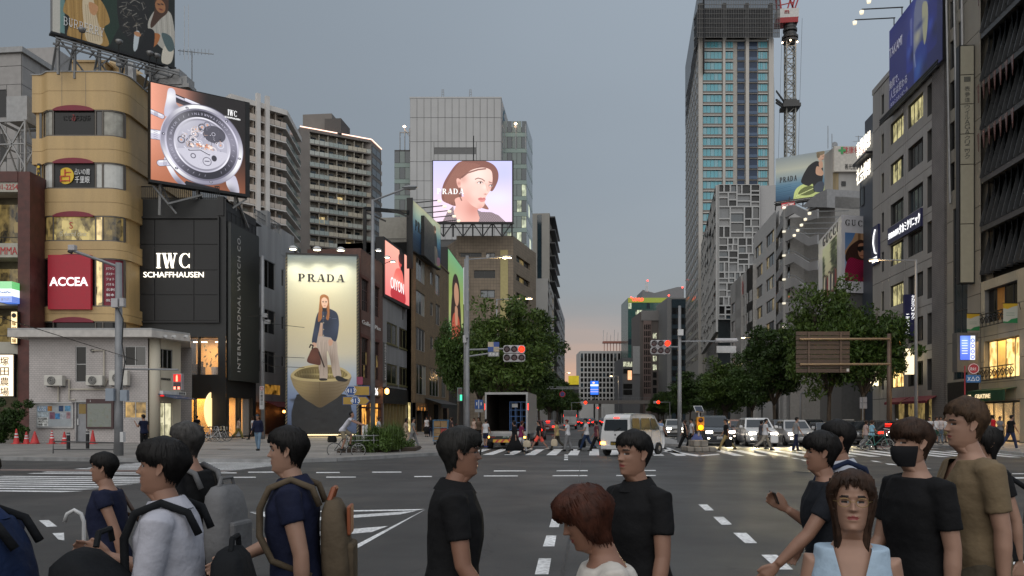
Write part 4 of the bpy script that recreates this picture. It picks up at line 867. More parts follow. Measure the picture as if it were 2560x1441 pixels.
for k,s_ in en_(('オフライン','ポスター','フォト','パネル','名刺','製本','出力')):tl(s_,tanb,F,tc(286),Z(676+13*k),.2,LETW,w=.62,d=.6)
for k,ch in en_('ACCEA'):tl(ch,tanb,F,tc(101),Z(700+8*k),.18,LETW,d=.12)
F3=Face(at(316,71),at(384,71));
g=th_('narrow_building','narrow pale grey stair flank between the tan building and the watch screen','building',F3.P(2,0,-2));F3.box('wall',g,0,F3.len,0,Z(228),-4,0,WL)
for z in (Z(420),Z(500),Z(330)):F3.window(g,.8,1.9,z,z+2.2,n=1,d=.03)
rp=th_('roof_house','tan plant room on the roof of the tan building','roof house',at(222,D+5,Z(190)))
Fh=Face(at(180,D+4),at(263,D+4));Fh.box('wall',rp,0,Fh.len,Z(190),zof(157,D+4),-5,0,tan);Fh.box('coping',rp,-.12,Fh.len+.12,zof(157,D+4),zof(152,D+4),-5.2,.12,tan)
mb=MB();pp=at(270,D+4);mb.add([pt(255,186,D+4),pt(300,186,D+4),pt(360,186,D+6),pt(330,165,D+8),pt(275,152,D+8)],[(0,1,2,3,4)]);mb.ext([pt(268,190,D+5),pt(330,190,D+5),pt(352,188,D+5),pt(275,155,D+5)],(0,3,0));mb.bd('stair_slope',tan,rp)
for x,y,w,h,lab in ((330,180,1.0,1.3,'white box antenna on the tan roof edge'),(300,155,.9,.8,'grey cabinet on the roof house')):
 t_=th_('roof_cabinet',lab,'cabinet',pt(x,y,D+2));p=pt(x,y,D+2);MB().cbox((p.x,p.y,p.z),(w*.45,.5,h)).bd('casing',mat('cabinet_white',.5,.5),t_,bevel=.04);MB().cbox((p.x,p.y,p.z-h/2-.8),(.1,.1,1.7)).bd('bracket',GREYST,t_)
t_=th_('roof_antenna','thin horizontal television antenna on a mast above the watch screen','antenna',pt(480,215,66));p=pt(480,215,66);q=pt(480,128,66);MB().tube([p-VV((0,0,1)),q],.045,6).bd('mast',GREYST,t_)
mb=MB().bar(pt(445,127,66),pt(534,136,66),.05);[mb.bar(pt(450+9*k,123,66),pt(450+9*k,138,66),.025) for k in rg_(9)];mb.bd('aerial',GREYST,t_)
mbw=MB();[mbw.tube([pt(x,150,62),pt(x,y,62)],.02,5) for x,y in ((461,15),(471,12))];t_=th_('whip_antennas','pair of thin upright whip antennas beside the roof billboard','antenna',pt(466,150,62));mbw.bd('whip',mat('pale_rod',.45,.5),t_)
t_=th_('roof_equipment','jumble of pale ducts and cabinets on the roof right of the billboard','roof equipment',pt(430,200,64));mb=MB()
for x,y,w,h in ((410,190,1.3,.9),(440,200,1.2,1.2),(462,210,1.0,.7),(385,182,.9,.7),(425,212,2.6,.5),(452,222,2.0,.3)):p=pt(x,y,64);mb.cbox(p,(w,1.2,h))
mb.bd('casing',mat('duct_grey',.3,.6),t_)
p0,p1=pt(390,240,80),pt(480,232,80);MB().box(p0.x,p1.x,p0.y,p0.y+8,0,p1.z-.6).bd('stair_tower',WL,t_)
# IWC shop: black cube with signs
D=62.4;Z=lambda y:zof(y,D);FI=Face(at(319,D),at(565,D));tc=lambda x:FI.tz(x)
iw=th_('black_shop_building','matt black watch shop building on the corner with lit ground floor','building',at(440,D+4));pR=FI.P(FI.len,0);YI=pR.y
XI=pR.x;FS=Face((XI,YI+.02),(XI,YI+11));tS=FS.tz(640)
op=[(tc(447),tc(494),Z(938),Z(843)),(tc(497),tc(545),Z(938),Z(843)),(tc(447),tc(484),Z(1088),Z(996)),(tc(487),tc(530),Z(1088),Z(996))]
FI.wall('front_wall',iw,0,FI.len,0,Z(498),op,BLK,.35)
ops=[(FS.tz(573),FS.tz(599),.2,Z(993)),(FS.tz(603),FS.tz(632),.2,Z(993))]
FS.wall('side_wall',iw,0,tS,0,Z(505),ops,BLK,.35)
mb=MB();q=FI.P(0,0);mb.add([FI.P(0,0,-9),FI.P(0,0,0),FI.P(0,Z(498),0),FI.P(0,Z(498),-9)],[(0,1,2,3)]);mb.add([FI.P(0,Z(498),0),FI.P(FI.len,Z(498),0),FI.P(FI.len,Z(498),-9),FI.P(0,Z(498),-9)],[(0,1,2,3)]);mb.bd('roof',BLK,iw)
FI.panels(iw,[tc(x) for x in (331,388,486,546)],[Z(y) for y in (803,738,676,612,550)],[],BLK2,gap=.06,d1=.07)
mb=MB();FI.mx_(mb,tc(327),tc(550),Z(548),Z(543),0,.22);FI.mx_(mb,tc(327),tc(550),Z(808),Z(803.5),0,.22);FI.mx_(mb,tc(327),tc(330.5),Z(803.5),Z(548),0,.22);FI.mx_(mb,tc(546.5),tc(550),Z(803.5),Z(548),0,.22);mb.bd('panel_frame',BLK2,iw)
sf_('lettering','IWC',iw,FI,tc(436),Z(653),Z(635)-Z(672),LETGLOW,w=tc(481)-tc(392),d=.12,thick=.06,T=.2)
tl('SCHAFFHAUSEN',iw,FI,tc(436),Z(688),.42,LETGLOW,w=tc(511)-tc(361),d=.12,thick=.05)
inn=th_('shop_interior','warm lit interior of the black watch shop','interior',FI.P(6,0,-3));shopw=mat('shop_wall_warm',(.62,.45,.24),.7,emit='#c98a3a',es=.28,ns=.12,nc=.8,sample=False)
mb=MB();FI.mx_(mb,tc(440),FI.len-.1,.1,Z(1000)+.6,-4.2,-4.0);FI.mx_(mb,tc(440),FI.len-.1,Z(942),Z(838),-4.2,-4.0);mb.bd('back_wall',shopw,inn)
mb=MB();FI.mx_(mb,tc(430),FI.len-.4,-.02,.12,-4,-.36);FI.mx_(mb,tc(430),FI.len-.4,Z(965),Z(943),-4,-.36);FI.mx_(mb,tc(430),FI.len-.4,Z(838),Z(835),-4,-.36);mb.bd('floor',mat('shop_floor',(.25,.18,.1),.4),inn)
FI.box('counter',inn,tc(455),tc(478),.12,1.1,-2.5,-1.9,mat('counter_dark',.05,.4));FI.box('display_case',inn,tc(460),tc(474),1.12,1.5,-2.3,-2.1,mat('display_glow',.8,.4,emit='#ffeec8',es=2.2,ns=0,sample=False))
FI.box('mirror_light',inn,tc(503),tc(508),.8,3.0,-3.9,-3.8,mat('tube_light',.8,.4,emit='#fff0d8',es=3.0,ns=0,sample=False))
mb=MB();[FI.mx_(mb,tc(x),tc(x+14),Z(850),Z(847.5),-2.4,-2.2) for x in (455,475,512,530)];mb.bd('ceiling_lights',MATS['tube_light'],inn)
mb=MB();[mb.cbox(FI.P(tc(x),z,-2),(w,.5,h)) for x,z,w,h in ((470,Z(925),1.0,.7),(478,Z(922),.12,1.4),(462,Z(915),.5,.5))];mb.bd('chair',mat('dark_leather',.02,.5),inn)
mb=MB()
for k in rg_(40):
 c=FI.P(tc(520)+rnd.uniform(-.9,.9),Z(905)+rnd.uniform(-.5,1.5),-1.5+rnd.uniform(-.3,.3));a=VV((rnd.uniform(-.3,.3),rnd.uniform(-.2,.2),rnd.uniform(.1,.4)));n_=VV((rnd.uniform(-.12,.12),.03,.05));mb.poly([c,c+a*.5+n_,c+a,c+a*.5-n_])
mb.bd('pot_plant',mat('indoor_leaf',(.03,.05,.015),.5),inn);MB().lt_([(.25,0),(.32,.7),(.28,.7)],FI.P(tc(520),Z(938),-1.5),n=14).bd('plant_pot',mat('pot_white',.6,.4),inn)
lamp('shop_light','AREA',FI.P(tc(490),Z(1000)+.3,-2),FI.P(tc(490),0,-1.6),260,'#ffc070',inn,2.5);lamp('upper_light','AREA',FI.P(tc(500),Z(846),-2),FI.P(tc(500),Z(938),-2),160,'#ffc880',inn,2.5)
for o_ in op:
 FI.window(iw,*o_,n=1,gm=mat('clear_glass',.9,.02,ns=0,alpha=.12),d=-.3)
for o_ in ops:FS.window(iw,o_[0],o_[1],o_[2],o_[3],n=1,gm=mat('clear_glass',.9),d=-.3)
FS.box('side_back_wall',inn,.3,tS,.1,Z(985),-3.2,-3.0,mat('dim_gold_wall',(.35,.24,.08),.6,emit='#6a4810',es=.25,ns=.2,sample=False))
MB().lt_([(1.5,-.05),(1.5,.05),(0,.05)],FS.P(FS.tz(575)-.3,2.3,-1.2),'x',40).bd('round_panel',mat('moon_panel',.8,.5,emit='#ffd58a',es=1.0,ns=.1),inn)
sg=th_('banner_sign','dark vertical sign board with spaced white letters on the black building flank','sign',FS.P(3,Z(760),.2))
ta,tb=FS.tz(568),FS.tz(639.5);D1=FS.tp(568)[1];FS.box('board',sg,ta,tb,zof(951,D1),zof(557,D1),.05,.3,mat('sign_charcoal',(.028,.032,.031),.45,ns=.15))
def vtext(name,s,par,F,t,zc,length,height,m,d,spacing=1.2):
 o=text(name,s,par,F,0,0,height,m,w=length,d=0,thick=.02,spacing=spacing);me=o.data;inv=W(par).inverted();fw=W(par)
 for v in me.vertices:
  p=fw@v.co;r_=p-F.o;tt,z=r_.dot(F.t),p.z;v.co=inv@F.P(t-z,zc+tt,d+.02)
 return o
D1=FS.tp(588)[1];vtext('lettering','INTERNATIONAL WATCH CO.',sg,FS,FS.tz(588),zof(760,D1),zof(590,D1)-zof(931,D1),.52,mat('grey_letter',.45,.5,ns=0),.31)
rl=th_('roof_railing','black railing along the roof of the black shop building','railing',FI.P(4,Z(498)));mb=MB();mb.bar(FI.P(tc(328),Z(493),-.3),FI.P(tc(546),Z(493),-.3),.06);mb.bar(FI.P(tc(328),Z(521),-.3),FI.P(tc(546),Z(521),-.3),.06)
mb=MB();mb.bar(FI.P(tc(328),Z(494),-.2),FI.P(tc(546),Z(494),-.2),.07)
for k in rg_(46):t_=tc(328)+(tc(546)-tc(328))*k/45;mb.bar(FI.P(t_,Z(498),-.2),FI.P(t_,Z(494),-.2),.03)
for k in rg_(46):t_=tc(328)+(tc(546)-tc(328))*k/45;mb.bar(FI.P(t_,Z(498)-.02,-.2),FI.P(t_,Z(494)+.9,-.2),.03)
mb.bar(FI.P(tc(328),Z(494)+.9,-.2),FI.P(tc(546),Z(494)+.9,-.2),.07);mb.bd('rails',BLK2,rl)
pl_=th_('roof_pier','black steel pier and bracket carrying the watch screen','bracket',FI.P(FI.len,Z(520)));mb=MB();FI.mx_(mb,tc(545),tc(560),Z(540),Z(492),-1,.1);mb.bar(FS.P(.2,Z(560),0),FS.P(tS,Z(560),0),.5,.5)
for k in rg_(8):a=FS.P(.2+(tS-.2)*k/7,Z(557),.0);mb.bar(a,a+VV((0,0,1.0)),.05)
mb.bar(FS.P(.2,Z(557)+1,0),FS.P(tS,Z(557)+1,0),.06);mb.bd('steel',BLK2,pl_)
# police box
D=51.0;Z=lambda y:zof(y,D);FP_=Face(at(73,D),at(370,D));tc=lambda x:FP_.tz(x)
tile=brickmat('white_wall_tile',(.50,.46,.445),(.46,.425,.41),(.30,.275,.265),w=.235,h=.125,ms=.012,rough=.4,ns=.1)
crw=mat('cream_wall',(.50,.455,.36),.6,ns=.12,nc=1.0,sk_=True);pbx=th_('police_box','small two storey white tiled police box with overhanging flat roof','police box',at(220,D+3))
zt=Z(846)
op=[(tc(189),tc(216),Z(956),Z(866)),(tc(311),tc(365),Z(915),Z(866)),(tc(311),tc(366),Z(1046),Z(1004)),(tc(190),tc(217.5),PZ,Z(1005))]
FP_.wall('front_wall',pbx,0,FP_.len,0,zt,op,tile,.18)
mb=MB();mb.add([FP_.P(0,0),FP_.P(0,zt),FP_.P(0,zt,-7),FP_.P(0,0,-7)],[(0,1,2,3)]);mb.add([FP_.P(0,0,-7),FP_.P(FP_.len,0,-7),FP_.P(FP_.len,zt,-7),FP_.P(0,zt,-7)],[(3,2,1,0)]);mb.bd('side_wall',tile,pbx)
MB().lt_([(.34,0),(.34,zt)],FP_.P(FP_.len+.3,0,-.3),n=24).bd('corner_column',crw,pbx,smooth=True)
e0=FP_.P(FP_.len+.62,0,-.45);e1=at(452,53.6);FE=Face((e0.x,e0.y),(e1.x,e1.y));te=lambda x:FE.tz(x)
ope=[(te(397),te(432),Z(920),Z(870)),(te(397),te(431),.42,Z(1006))]
FE.wall('entrance_wall',pbx,0,FE.len,0,zt,ope,crw,.15)
FE.window(pbx,*ope[0],n=3,gm=GLD,fm=FRA,d=-.08);FE.window(pbx,*ope[1],n=2,gm=litmat('lit_police_lobby','#6d6a4c','#f4ecc4',.75),fm=FRA,d=-.1)
mb=MB();a,c=FE.P(FE.len,0),FE.P(FE.len,0,-6);mb.add([FE.P(FE.len,0),FE.P(FE.len,zt),FE.P(FE.len,zt,-5),FE.P(FE.len,0,-5)],[(3,2,1,0)]);mb.bd('side_wall',crw,pbx)
FP_.window(pbx,*op[0],n=1,rows=2,gm=GLD,fm=FRA,d=-.08);FP_.window(pbx,*op[1],n=2,gm=GLD,fm=FRA,d=-.08,gms=[GLD,GL]);FP_.window(pbx,*op[2],n=2,gm=litmat('lit_police_office','#2d2415','#e6b96a',.6),fm=FRA,d=-.08)
dr=FP_.box('door',pbx,op[3][0]+.04,op[3][1]-.04,PZ+.02,op[3][3]-.04,-.16,-.1,mat('grey_door',(.27,.275,.29),.45));FP_.box('door_window',pbx,op[3][0]+.14,op[3][1]-.12,Z(1035),Z(1010),-.13,-.09,mat('amber_glass',(.22,.14,.02),.1));FP_.box('door_lock',pbx,op[3][0]+.06,op[3][0]+.14,Z(1063),Z(1047),-.1,-.02,FRW)
mb=MB();[FP_.mx_(mb,a,b_,c,d_,-.1,.04) for a,b_,c,d_ in ((op[3][0]-.06,op[3][0]+.03,PZ,op[3][3]),(op[3][1]-.03,op[3][1]+.06,PZ,op[3][3]),(op[3][0]-.06,op[3][1]+.06,op[3][3]-.03,op[3][3]+.06))];mb.bd('door_frame',FRA,pbx)
roofp=[FP_.P(tc(41),0,.9),FP_.P(tc(395),0,.9),at(475,53.2),at(478,60),FP_.P(tc(41),0,-8)]
MB().prism([(p.x,p.y) for p in roofp],Z(846),Z(829)).bd('roof',mat('roof_slab',(.5,.47,.44),.6,ns=.12),pbx)
rp2=[p+(p-roofp[4]).normalized()*0 for p in roofp];MB().prism([(p.x,p.y) for p in rp2],Z(829)+.004,Z(824.5)).bd('roof_edge',mat('roof_edge_grey',.36,.5),pbx)
for x,d_ in ((410,.6),(432,.4),(462,-.0)):p=at(x,51.2);MB().tube([(p.x,p.y,Z(842)),(p.x+.35,p.y-.4,Z(842))],.09,10).bd('scupper',FRW,pbx)
MB().prism([(p.x,p.y) for p in (FP_.P(FP_.len-.1,0,.5),at(420,50.6),at(470,53),at(470,60),FP_.P(FP_.len-.1,0,-6))],PZ,.42).bd('step',mat('step_stone',.1,.7),pbx)
mb=MB();o1=[FE.P(te(394),Z(992)+.15,0),FE.P(te(440),Z(992)+.15,0),FE.P(te(448),Z(1002)+.1,1.2),FE.P(te(400),Z(1002)+.1,1.2)];mb.ext(o1,(0,0,.06));mb.bd('awning',mat('blue_awning',(.05,.07,.13),.6),pbx)
FE.box('name_board',pbx,te(397),te(455),Z(986),Z(977),.02,.3,mat('board_white',.55,.5));tl('表参道交番',pbx,FE,te(445),Z(981.5),.17,LETK,w=.7,d=.3,thick=.01);tl('OMOTESANDO POLICE BOX',pbx,FE,te(414),Z(946.5),.13,LETK,w=1.0,d=.02,thick=.015)
MB().lt_([(.0,-.05),(.11,-.04),(.13,0),(.11,.05),(0,.07)],FE.P(te(393),Z(990),.35),n=14).bd('red_lamp',mat('police_red',(.5,.01,.01),.3,emit='#ff1010',es=.5,ns=0),pbx)
for x0,y0_,x1,y1_ in ((124,940,169,966),(227,940,268,965),(284,928,330,965)):
 u=th_('air_conditioner',{124:'white air conditioning unit left of the narrow police box window',227:'white air conditioning unit right of the narrow police box window',284:'white air conditioning unit behind the camera pole on the police box'}[x0],'air conditioner',FP_.P(tc(x0),Z(y1_)),group='air conditioners on the police box')
 a,b_,z0,z1=tc(x0),tc(x1),Z(y1_),Z(y0_);mb=MB();FP_.mx_(mb,a,b_,z0,z1,.2,.62);mb.bd('casing',mat('ac_white',(.55,.53,.48),.45,ns=.1),u,bevel=.03)
 MB().lt_([(.0,0),(.27,0),(.27,.03),(.24,.03)],FP_.P((a+b_)/2-.12,(z0+z1)/2,.65),'y',24).bd('fan_grille',mat('fan_dark',.09,.5),u)
 mb=MB();[mb.lt_([(r_,-.01),(r_+.012,-.01),(r_+.012,.01),(r_,.01)],FP_.P((a+b_)/2-.12,(z0+z1)/2,.67),'y',20) for r_ in (.08,.16,.24)];mb.bd('fan_ring',MATS['ac_white'],u)
 mb=MB();[mb.bar(FP_.P(t_,z0-.04,0),FP_.P(t_,z0-.04,.6),.06) for t_ in (a+.15,b_-.15)];mb.bd('bracket',GREYST,u)
mb=MB();PW=mat('pipe_cream',(.5,.46,.38),.5)
for q in ([(168,950),(175,950),(175,1000),(190,1000)],[(232,877),(262,877),(262,945),(270,950),(262,968)],[(148,966),(148,1008)],[(175,974),(300,974)]):mb.tube([FP_.P(tc(x),Z(y),.1) for x,y in q],.05,8)
MB();mb.bd('pipe',PW,pbx);MB().lt_([(0,0),(.11,0),(.11,.1),(0,.1)],FP_.P(tc(232),Z(877),.12),'y',14).bd('vent_hood',MATS['fan_dark'],pbx)
# notice board, map board
tc=lambda x:FP_.tz(x);Z=lambda y:zof(y,51.0)
nb=th_('notice_board','silver framed glass notice board with posters on the white tiled wall','notice board',FP_.P(tc(139),Z(1071),.1));F=FP_
F.box('case',nb,tc(93),tc(185),Z(1071),Z(1009),.02,.12,mat('board_silver',.42,.35,.5));F.box('backing',nb,tc(96),tc(181.5),Z(1067),Z(1014.5),.1,.125,mat('board_grey',(.33,.36,.38),.5));F.box('hood',nb,tc(86),tc(186),Z(1009),Z(1006.5),.0,.3,MATS['board_silver'])
for k,(x0,y0_,x1,y1_,c) in en_(((97,1015.5,121,1029,'#7c9dbb'),(122,1016,133,1028,'#a8702c'),(150,1015,161,1029,'#2d4468'),(165,1015,179,1028,'#5f95b8'),(127,1031,140,1048,'#7a5568'),(141,1034,152.5,1048,'#3f78a8'),(154,1033,166,1048,'#9fa4ab'),(169,1031,179,1047,'#96767c'),(97,1044,123.5,1066,'#c9cbc8'),(97,1030,124,1043,'#a9b4ba'))):
 p=F.box('poster',nb,tc(x0),tc(x1),Z(y1_),Z(y0_),.125,.132+.002*(k%3),mat('print_'+c[1:],c,.6,ns=.45,nc=6))
tl('昨日の交通事故',nb,F,tc(110),Z(1047.5),.1,LETK,w=.56,d=.137,thick=.01);tl('死亡   2',nb,F,tc(110),Z(1054),.13,LETK,w=.52,d=.137,thick=.01);tl('負傷  122',nb,F,tc(110),Z(1061.5),.13,LETK,w=.54,d=.137,thick=.01)
tl('警視庁',nb,F,tc(109),Z(1019),.13,LETW,w=.5,d=.137,thick=.01);tl('CODE',nb,F,tc(109),Z(1025),.13,LETW,w=.52,d=.137,thick=.01)
mb_=th_('map_board','brown framed pale street map board beside the grey door','map board',F.P(tc(252),Z(1071),.1));brn=mat('board_brown',(.06,.03,.03),.45)
F.box('frame',mb_,tc(218.5),tc(286),Z(1072),Z(998),.02,.16,brn)
cv=Canvas(220,220,'#a9afa6');rs=np.random.RandomState(5)
for k in rg_(60):x,y=rs.uniform(0,220,2);a=rs.choice([0,1.57,.6]);q=rs.uniform(8,60);cv.line([(x,y),(x+q*cos(a),y+q*sin(a))],1.4,['#8f9890','#c8cdc6','#96a27c','#7c8580'][k%4],.8)
for k in rg_(16):cv.blob(rs.uniform(0,220),rs.uniform(0,220),rs.uniform(5,16),rs.uniform(4,14),['#9aa57f','#b8bba9','#a89a8a'][k%3],.6)
F.quad('map_print',mb_,tc(221.5),tc(281),Z(1067.5),Z(1009.5),.165,cv.material('street_map',0,.35,base=.55));tl('i',mb_,F,tc(229.5),Z(1003),.14,LETW,d=.17,thick=.01)
# BURBERRY roof billboard
p0,p1=at(130,58),at(437.5,63.9);F=Face(p0,p1);zb,zt=zof(80,58),zof(80,58)+6.5
bb=th_('roof_billboard','large tilted fashion billboard with a tan trench coat above the tan building','billboard',F.P(4,zb,-1))
F.box('panel_back',bb,0,F.len,zb,zt,-.5,-.02,mat('billboard_back',.2));F.quad('print',bb,0.03,F.len-.03,zb+.05,zt,.01,paint_trench().material('trench_print',0,.5,base=1.0))
fr=MB();F.mx_(fr,-.08,F.len+.08,zb-.12,zb+.02,-.55,.06);fr.bd('frame',BLK2,bb)
sf_('lettering','BURBERRY',bb,F,F.tz(210),zb+1.05,.62,mat('cream_letter',.8,.5,ns=0),w=2.75,T=.10,hair=.06,d=.03)
fr=MB();zr=zof(190,60)
for t in (.5,1.6,3.3,5.2,7,8.5):fr.bar(F.P(t,zr-.5,-.4),F.P(t,zb+.1,-.4),.16);fr.bar(F.P(t,zr-.5,-3),F.P(t,zb+.1,-.5),.14)
for k in rg_(4):t=.5+2*k;fr.bar(F.P(t,zr,-.4),F.P(t+2,zb,-.4),.1);fr.bar(F.P(t+2,zr,-.6),F.P(t,zb,-.6),.1)
fr.bar(F.P(0,zb-.75,1.0),F.P(F.len,zb-.75,1.0),.09);fr.bar(F.P(0,zb-.95,1.0),F.P(F.len,zb-.95,1.0),.09);fr.bar(F.P(0,zb-.95,.3),F.P(F.len,zb-.95,.3),.12)
for k in rg_(8):t=.3+1.15*k;fr.bar(F.P(t,zb-.95,1.0),F.P(t,zb-.95,-.4),.07)
fr.bd('support_frame',mat('frame_steel',.2,.5,.3),bb)
for x,y in ((193,88),(285,117),(361,145),(378,151)):
 t=F.tz(x);lp=th_('flood_lamp',{193:'round grey floodlight under the coat billboard, leftmost of its row',285:'round grey floodlight under the middle of the coat billboard',361:'left one of the close pair of grey floodlights under the coat billboard',378:'right one of the close pair of grey floodlights under the coat billboard'}[x],'floodlight',F.P(t,zb-.9,1.2),group='floodlights under the coat billboard')
 c=F.P(t,zof(y,F.tp(x)[1]),1.3);MB().lt_([(.05,-.3),(.2,-.24),(.28,0),(.24,.03),(0,.05)],c,'z',14).bd('lamp_head',mat('lamp_grey',.2,.4,.5),lp,smooth=True);MB().tube([F.P(t,zb-.95,1.0),c-VV((0,0,.2))],.035,6).bd('arm',BLK2,lp)
# watch screen
p0,p1=at(377,60),at(613,63.9);F=Face(p0,p1);zb,zt=zof(449,60),zof(206,60)
sc_=th_('led_screen','glowing LED screen showing the back of a steel wrist watch over the black shop','screen',F.P(3.5,zb,-.5))
F.box('cabinet',sc_,-.05,F.len+.35,zb-.12,zt+.1,-1.0,-.03,BLK2);F.quad('picture',sc_,0,F.len,zb,zt,.01,paint_watch().material('watch_picture',.8,.3))
fr=MB();F.mx_(fr,F.len,F.len+.35,zb-.1,zt+.06,-.03,.05);F.mx_(fr,-.1,F.len+.35,zb-.22,zb-.01,-.03,.06);fr.bd('bezel',BLK2,sc_)
gl=mat('screen_letter',.02,.4,emit='#ffffff',es=.95,ns=0,sample=False);tI=F.tz(581);sf_('lettering','IWC',sc_,F,tI,zb+.855*(zt-zb),.46,gl,w=.75,T=.2,d=.02,thick=.01);tl('SCHAFFHAUSEN',sc_,F,tI,zb+.80*(zt-zb),.13,gl,w=1.2,d=.02,thick=.01,bold=.02)
for txt,a0,a1,r_ in (("PILOT'S WATCH",3.75,2.55,142),('INTERNATIONAL',1.9,.7,142)):
 for k,ch in en_(txt):
  if ch in " '":continue
  a=a0+(a1-a0)*k/(len(txt)-1);x,y=224+r_*cos(-a)*1,240+r_*sin(-a)
  tl(ch,sc_,F,x/420*F.len,zt-y/438*(zt-zb),.17,mat('screen_letter_grey',.02,.4,emit='#b5b2c4',es=.8,ns=0,sample=False),d=.02,thick=.008,rot=(a-math.pi/2) if txt[0]=='P' else (a+math.pi/2))
fr=MB()
for t in (.8,3.5,6.4):fr.bar(F.P(t,zb-.1,-.6),F.P(t,zb-2.4,-.9),.2);fr.bar(F.P(t,zb-.1,-.6),F.P(t+1.4,zb-2.2,-2),.14)
fr.bar(F.P(.2,zb-.3,-.5),F.P(1.9,zb-2.2,-.5),.13);fr.bar(F.P(3.8,zb-.5,-.3),F.P(1.2,zb-1.6,-.3),.13);fr.bar(F.P(5.6,zb-1.6,-.3),F.P(7.2,zb-.3,-.3),.13);fr.bd('support_frame',MATS['frame_steel'],sc_,kind='stuff')
# side street behind the black shop: pale building, dark bar front
XG=-31.8;F=Face((XG,yx(640,XG)),(XG,yx(735,XG)));gb=th_('pale_side_building','weathered pale grey building between the black shop and the tall boat poster','building',F.P(5,0,-4))
D0=F.tp(655)[1];rws=[(zof(715,D0),zof(645,D0)),(zof(830,D0),zof(770,D0)),(zof(930,D0),zof(875,D0))]
cl=[(F.tz(645),F.tz(652)),(F.tz(655),F.tz(688)),(F.tz(704),F.tz(710))];op=[(a,b,z0+(.8 if i==2 else 0),z1-(.2 if i==2 else 0)) for i,(a,b) in en_(cl) for z0,z1 in rws]
WH=mat('weathered_white',(.34,.345,.35),.7,ns=.25,nc=.7,sk_=True);F.wall('wall',gb,0,F.len,3.2,zof(560,D0),op,WH,.2);F.box('body',gb,0,F.len,0,zof(560,D0),-10,-.35,WH)
for o_ in op:F.window(gb,*o_,n=2 if o_[1]-o_[0]>1 else 1,gms=[GLD,GL],fm=FRA,d=-.1)
fr=MB();zt=zof(560,D0)
for t0,t1 in ((0,F.tz(668)),(F.tz(676),F.tz(705))):
 fr.bar(F.P(t0,zt+1.1,-.2),F.P(t1,zt+1.1,-.2),.07);fr.bar(F.P(t0,zt+.55,-.2),F.P(t1,zt+.55,-.2),.05);[fr.bar(F.P(t0+(t1-t0)*k/8,zt,-.2),F.P(t0+(t1-t0)*k/8,zt+1.1,-.2),.05) for k in rg_(9)]
fr.bd('roof_rail',GREYST,gb);mb=MB();F.mx_(mb,F.tz(668),F.tz(676),zt,zt+1.6,-1,.02);F.mx_(mb,F.tz(703),F.len,zt-2,zt+.6,-6,.03);mb.bd('roof_block',WH,gb)
F.box('base_front',gb,0,F.len,0,3.2,-.5,-.1,mat('dark_wood_front',(.025,.018,.014),.6));F.box('bar_window',gb,F.tz(662),F.tz(700),zof(985,D0),zof(960,D0),-.06,.0,litmat('lit_bar','#120a04','#c08a3a',.7))
aw=MB();pts=[F.P(F.tz(663),3.3,0),F.P(F.tz(712),3.3,0),F.P(F.tz(712),2.75,1.3),F.P(F.tz(663),2.75,1.3)];aw.ext(pts,(0,0,.05));aw.bd('awning',mat('red_awning',(.13,.012,.018),.7),gb)
for x in (648,703):p=F.P(F.tz(x),2.35,.3);mb=MB().lt_([(0,-.14),(.12,-.1),(.14,0),(.1,.12),(0,.14)],p,n=12);mb.bd('wall_lamp',mat('bulb_orange',.8,.4,emit='#ff9a4a',es=9,ns=0),gb)
lamp('bar_glow','POINT',F.P(F.tz(680),2.2,1.2),(0,0,0),25,'#ff9a50',gb,.2)
# tall boat poster on scaffold
Dp=67.0;p0,p1=at(715,Dp),at(895,Dp+.8);F=Face(p0,p1);Z=lambda y:zof(y,Dp);z0,z1=Z(1089),Z(635)
bp=th_('poster_wall','tall lit poster wall of a woman standing in a wooden boat','billboard',F.P(3,0,-1))
F.box('scaffold_block',bp,0,F.len,PZ,z1+.1,-2.6,-.03,mat('poster_box_dark',.02,.6));F.quad('print',bp,.12,F.len-.12,z0+.15,z1-.05,.0,paint_boat().material('boat_print',0,.5,base=1.0))
fr=MB();F.mx_(fr,-.02,.12,z0,z1+.1,-.03,.05);F.mx_(fr,F.len-.12,F.len+.02,z0,z1+.1,-.03,.05);F.mx_(fr,-.02,F.len+.02,z1-.05,z1+.1,-.025,.055);fr.bd('frame',mat('poster_frame',.04,.5),bp)
n=56;lac=MB()
for k in rg_(n):z=z0+.2+(z1-z0-.4)*k/n;[lac.bar(F.P(t,z,.06),F.P(t+s_,z+.2,.06),.05) for t,s_ in ((-.05,.16),(F.len-.11,.16))]
for k in rg_(30):t=.1+(F.len-.3)*k/30;lac.bar(F.P(t,z0+.05,.06),F.P(t+.12,z0+.16,.06),.05)
lac.bd('lacing',mat('lacing_gold',(.30,.25,.14),.5),bp);F.box('foot_light',bp,.1,F.len-.1,z0-.0,z0+.07,.05,.12,mat('foot_strip',.8,.4,emit='#ffe2a0',es=1.6,ns=0))
sf_('lettering','PRADA',bp,F,F.tz(804),Z(693.5),Z(684)-Z(703),LETK,w=F.tz(863)-F.tz(746),d=.01,thick=.02,T=.22,hair=.09,gap=.13)
DOME=mat('lamp_dome_white',.5,.35,ns=.05);BULB=mat('lamp_bulb',.8,.4,emit='#fff2cc',es=10,ns=0)
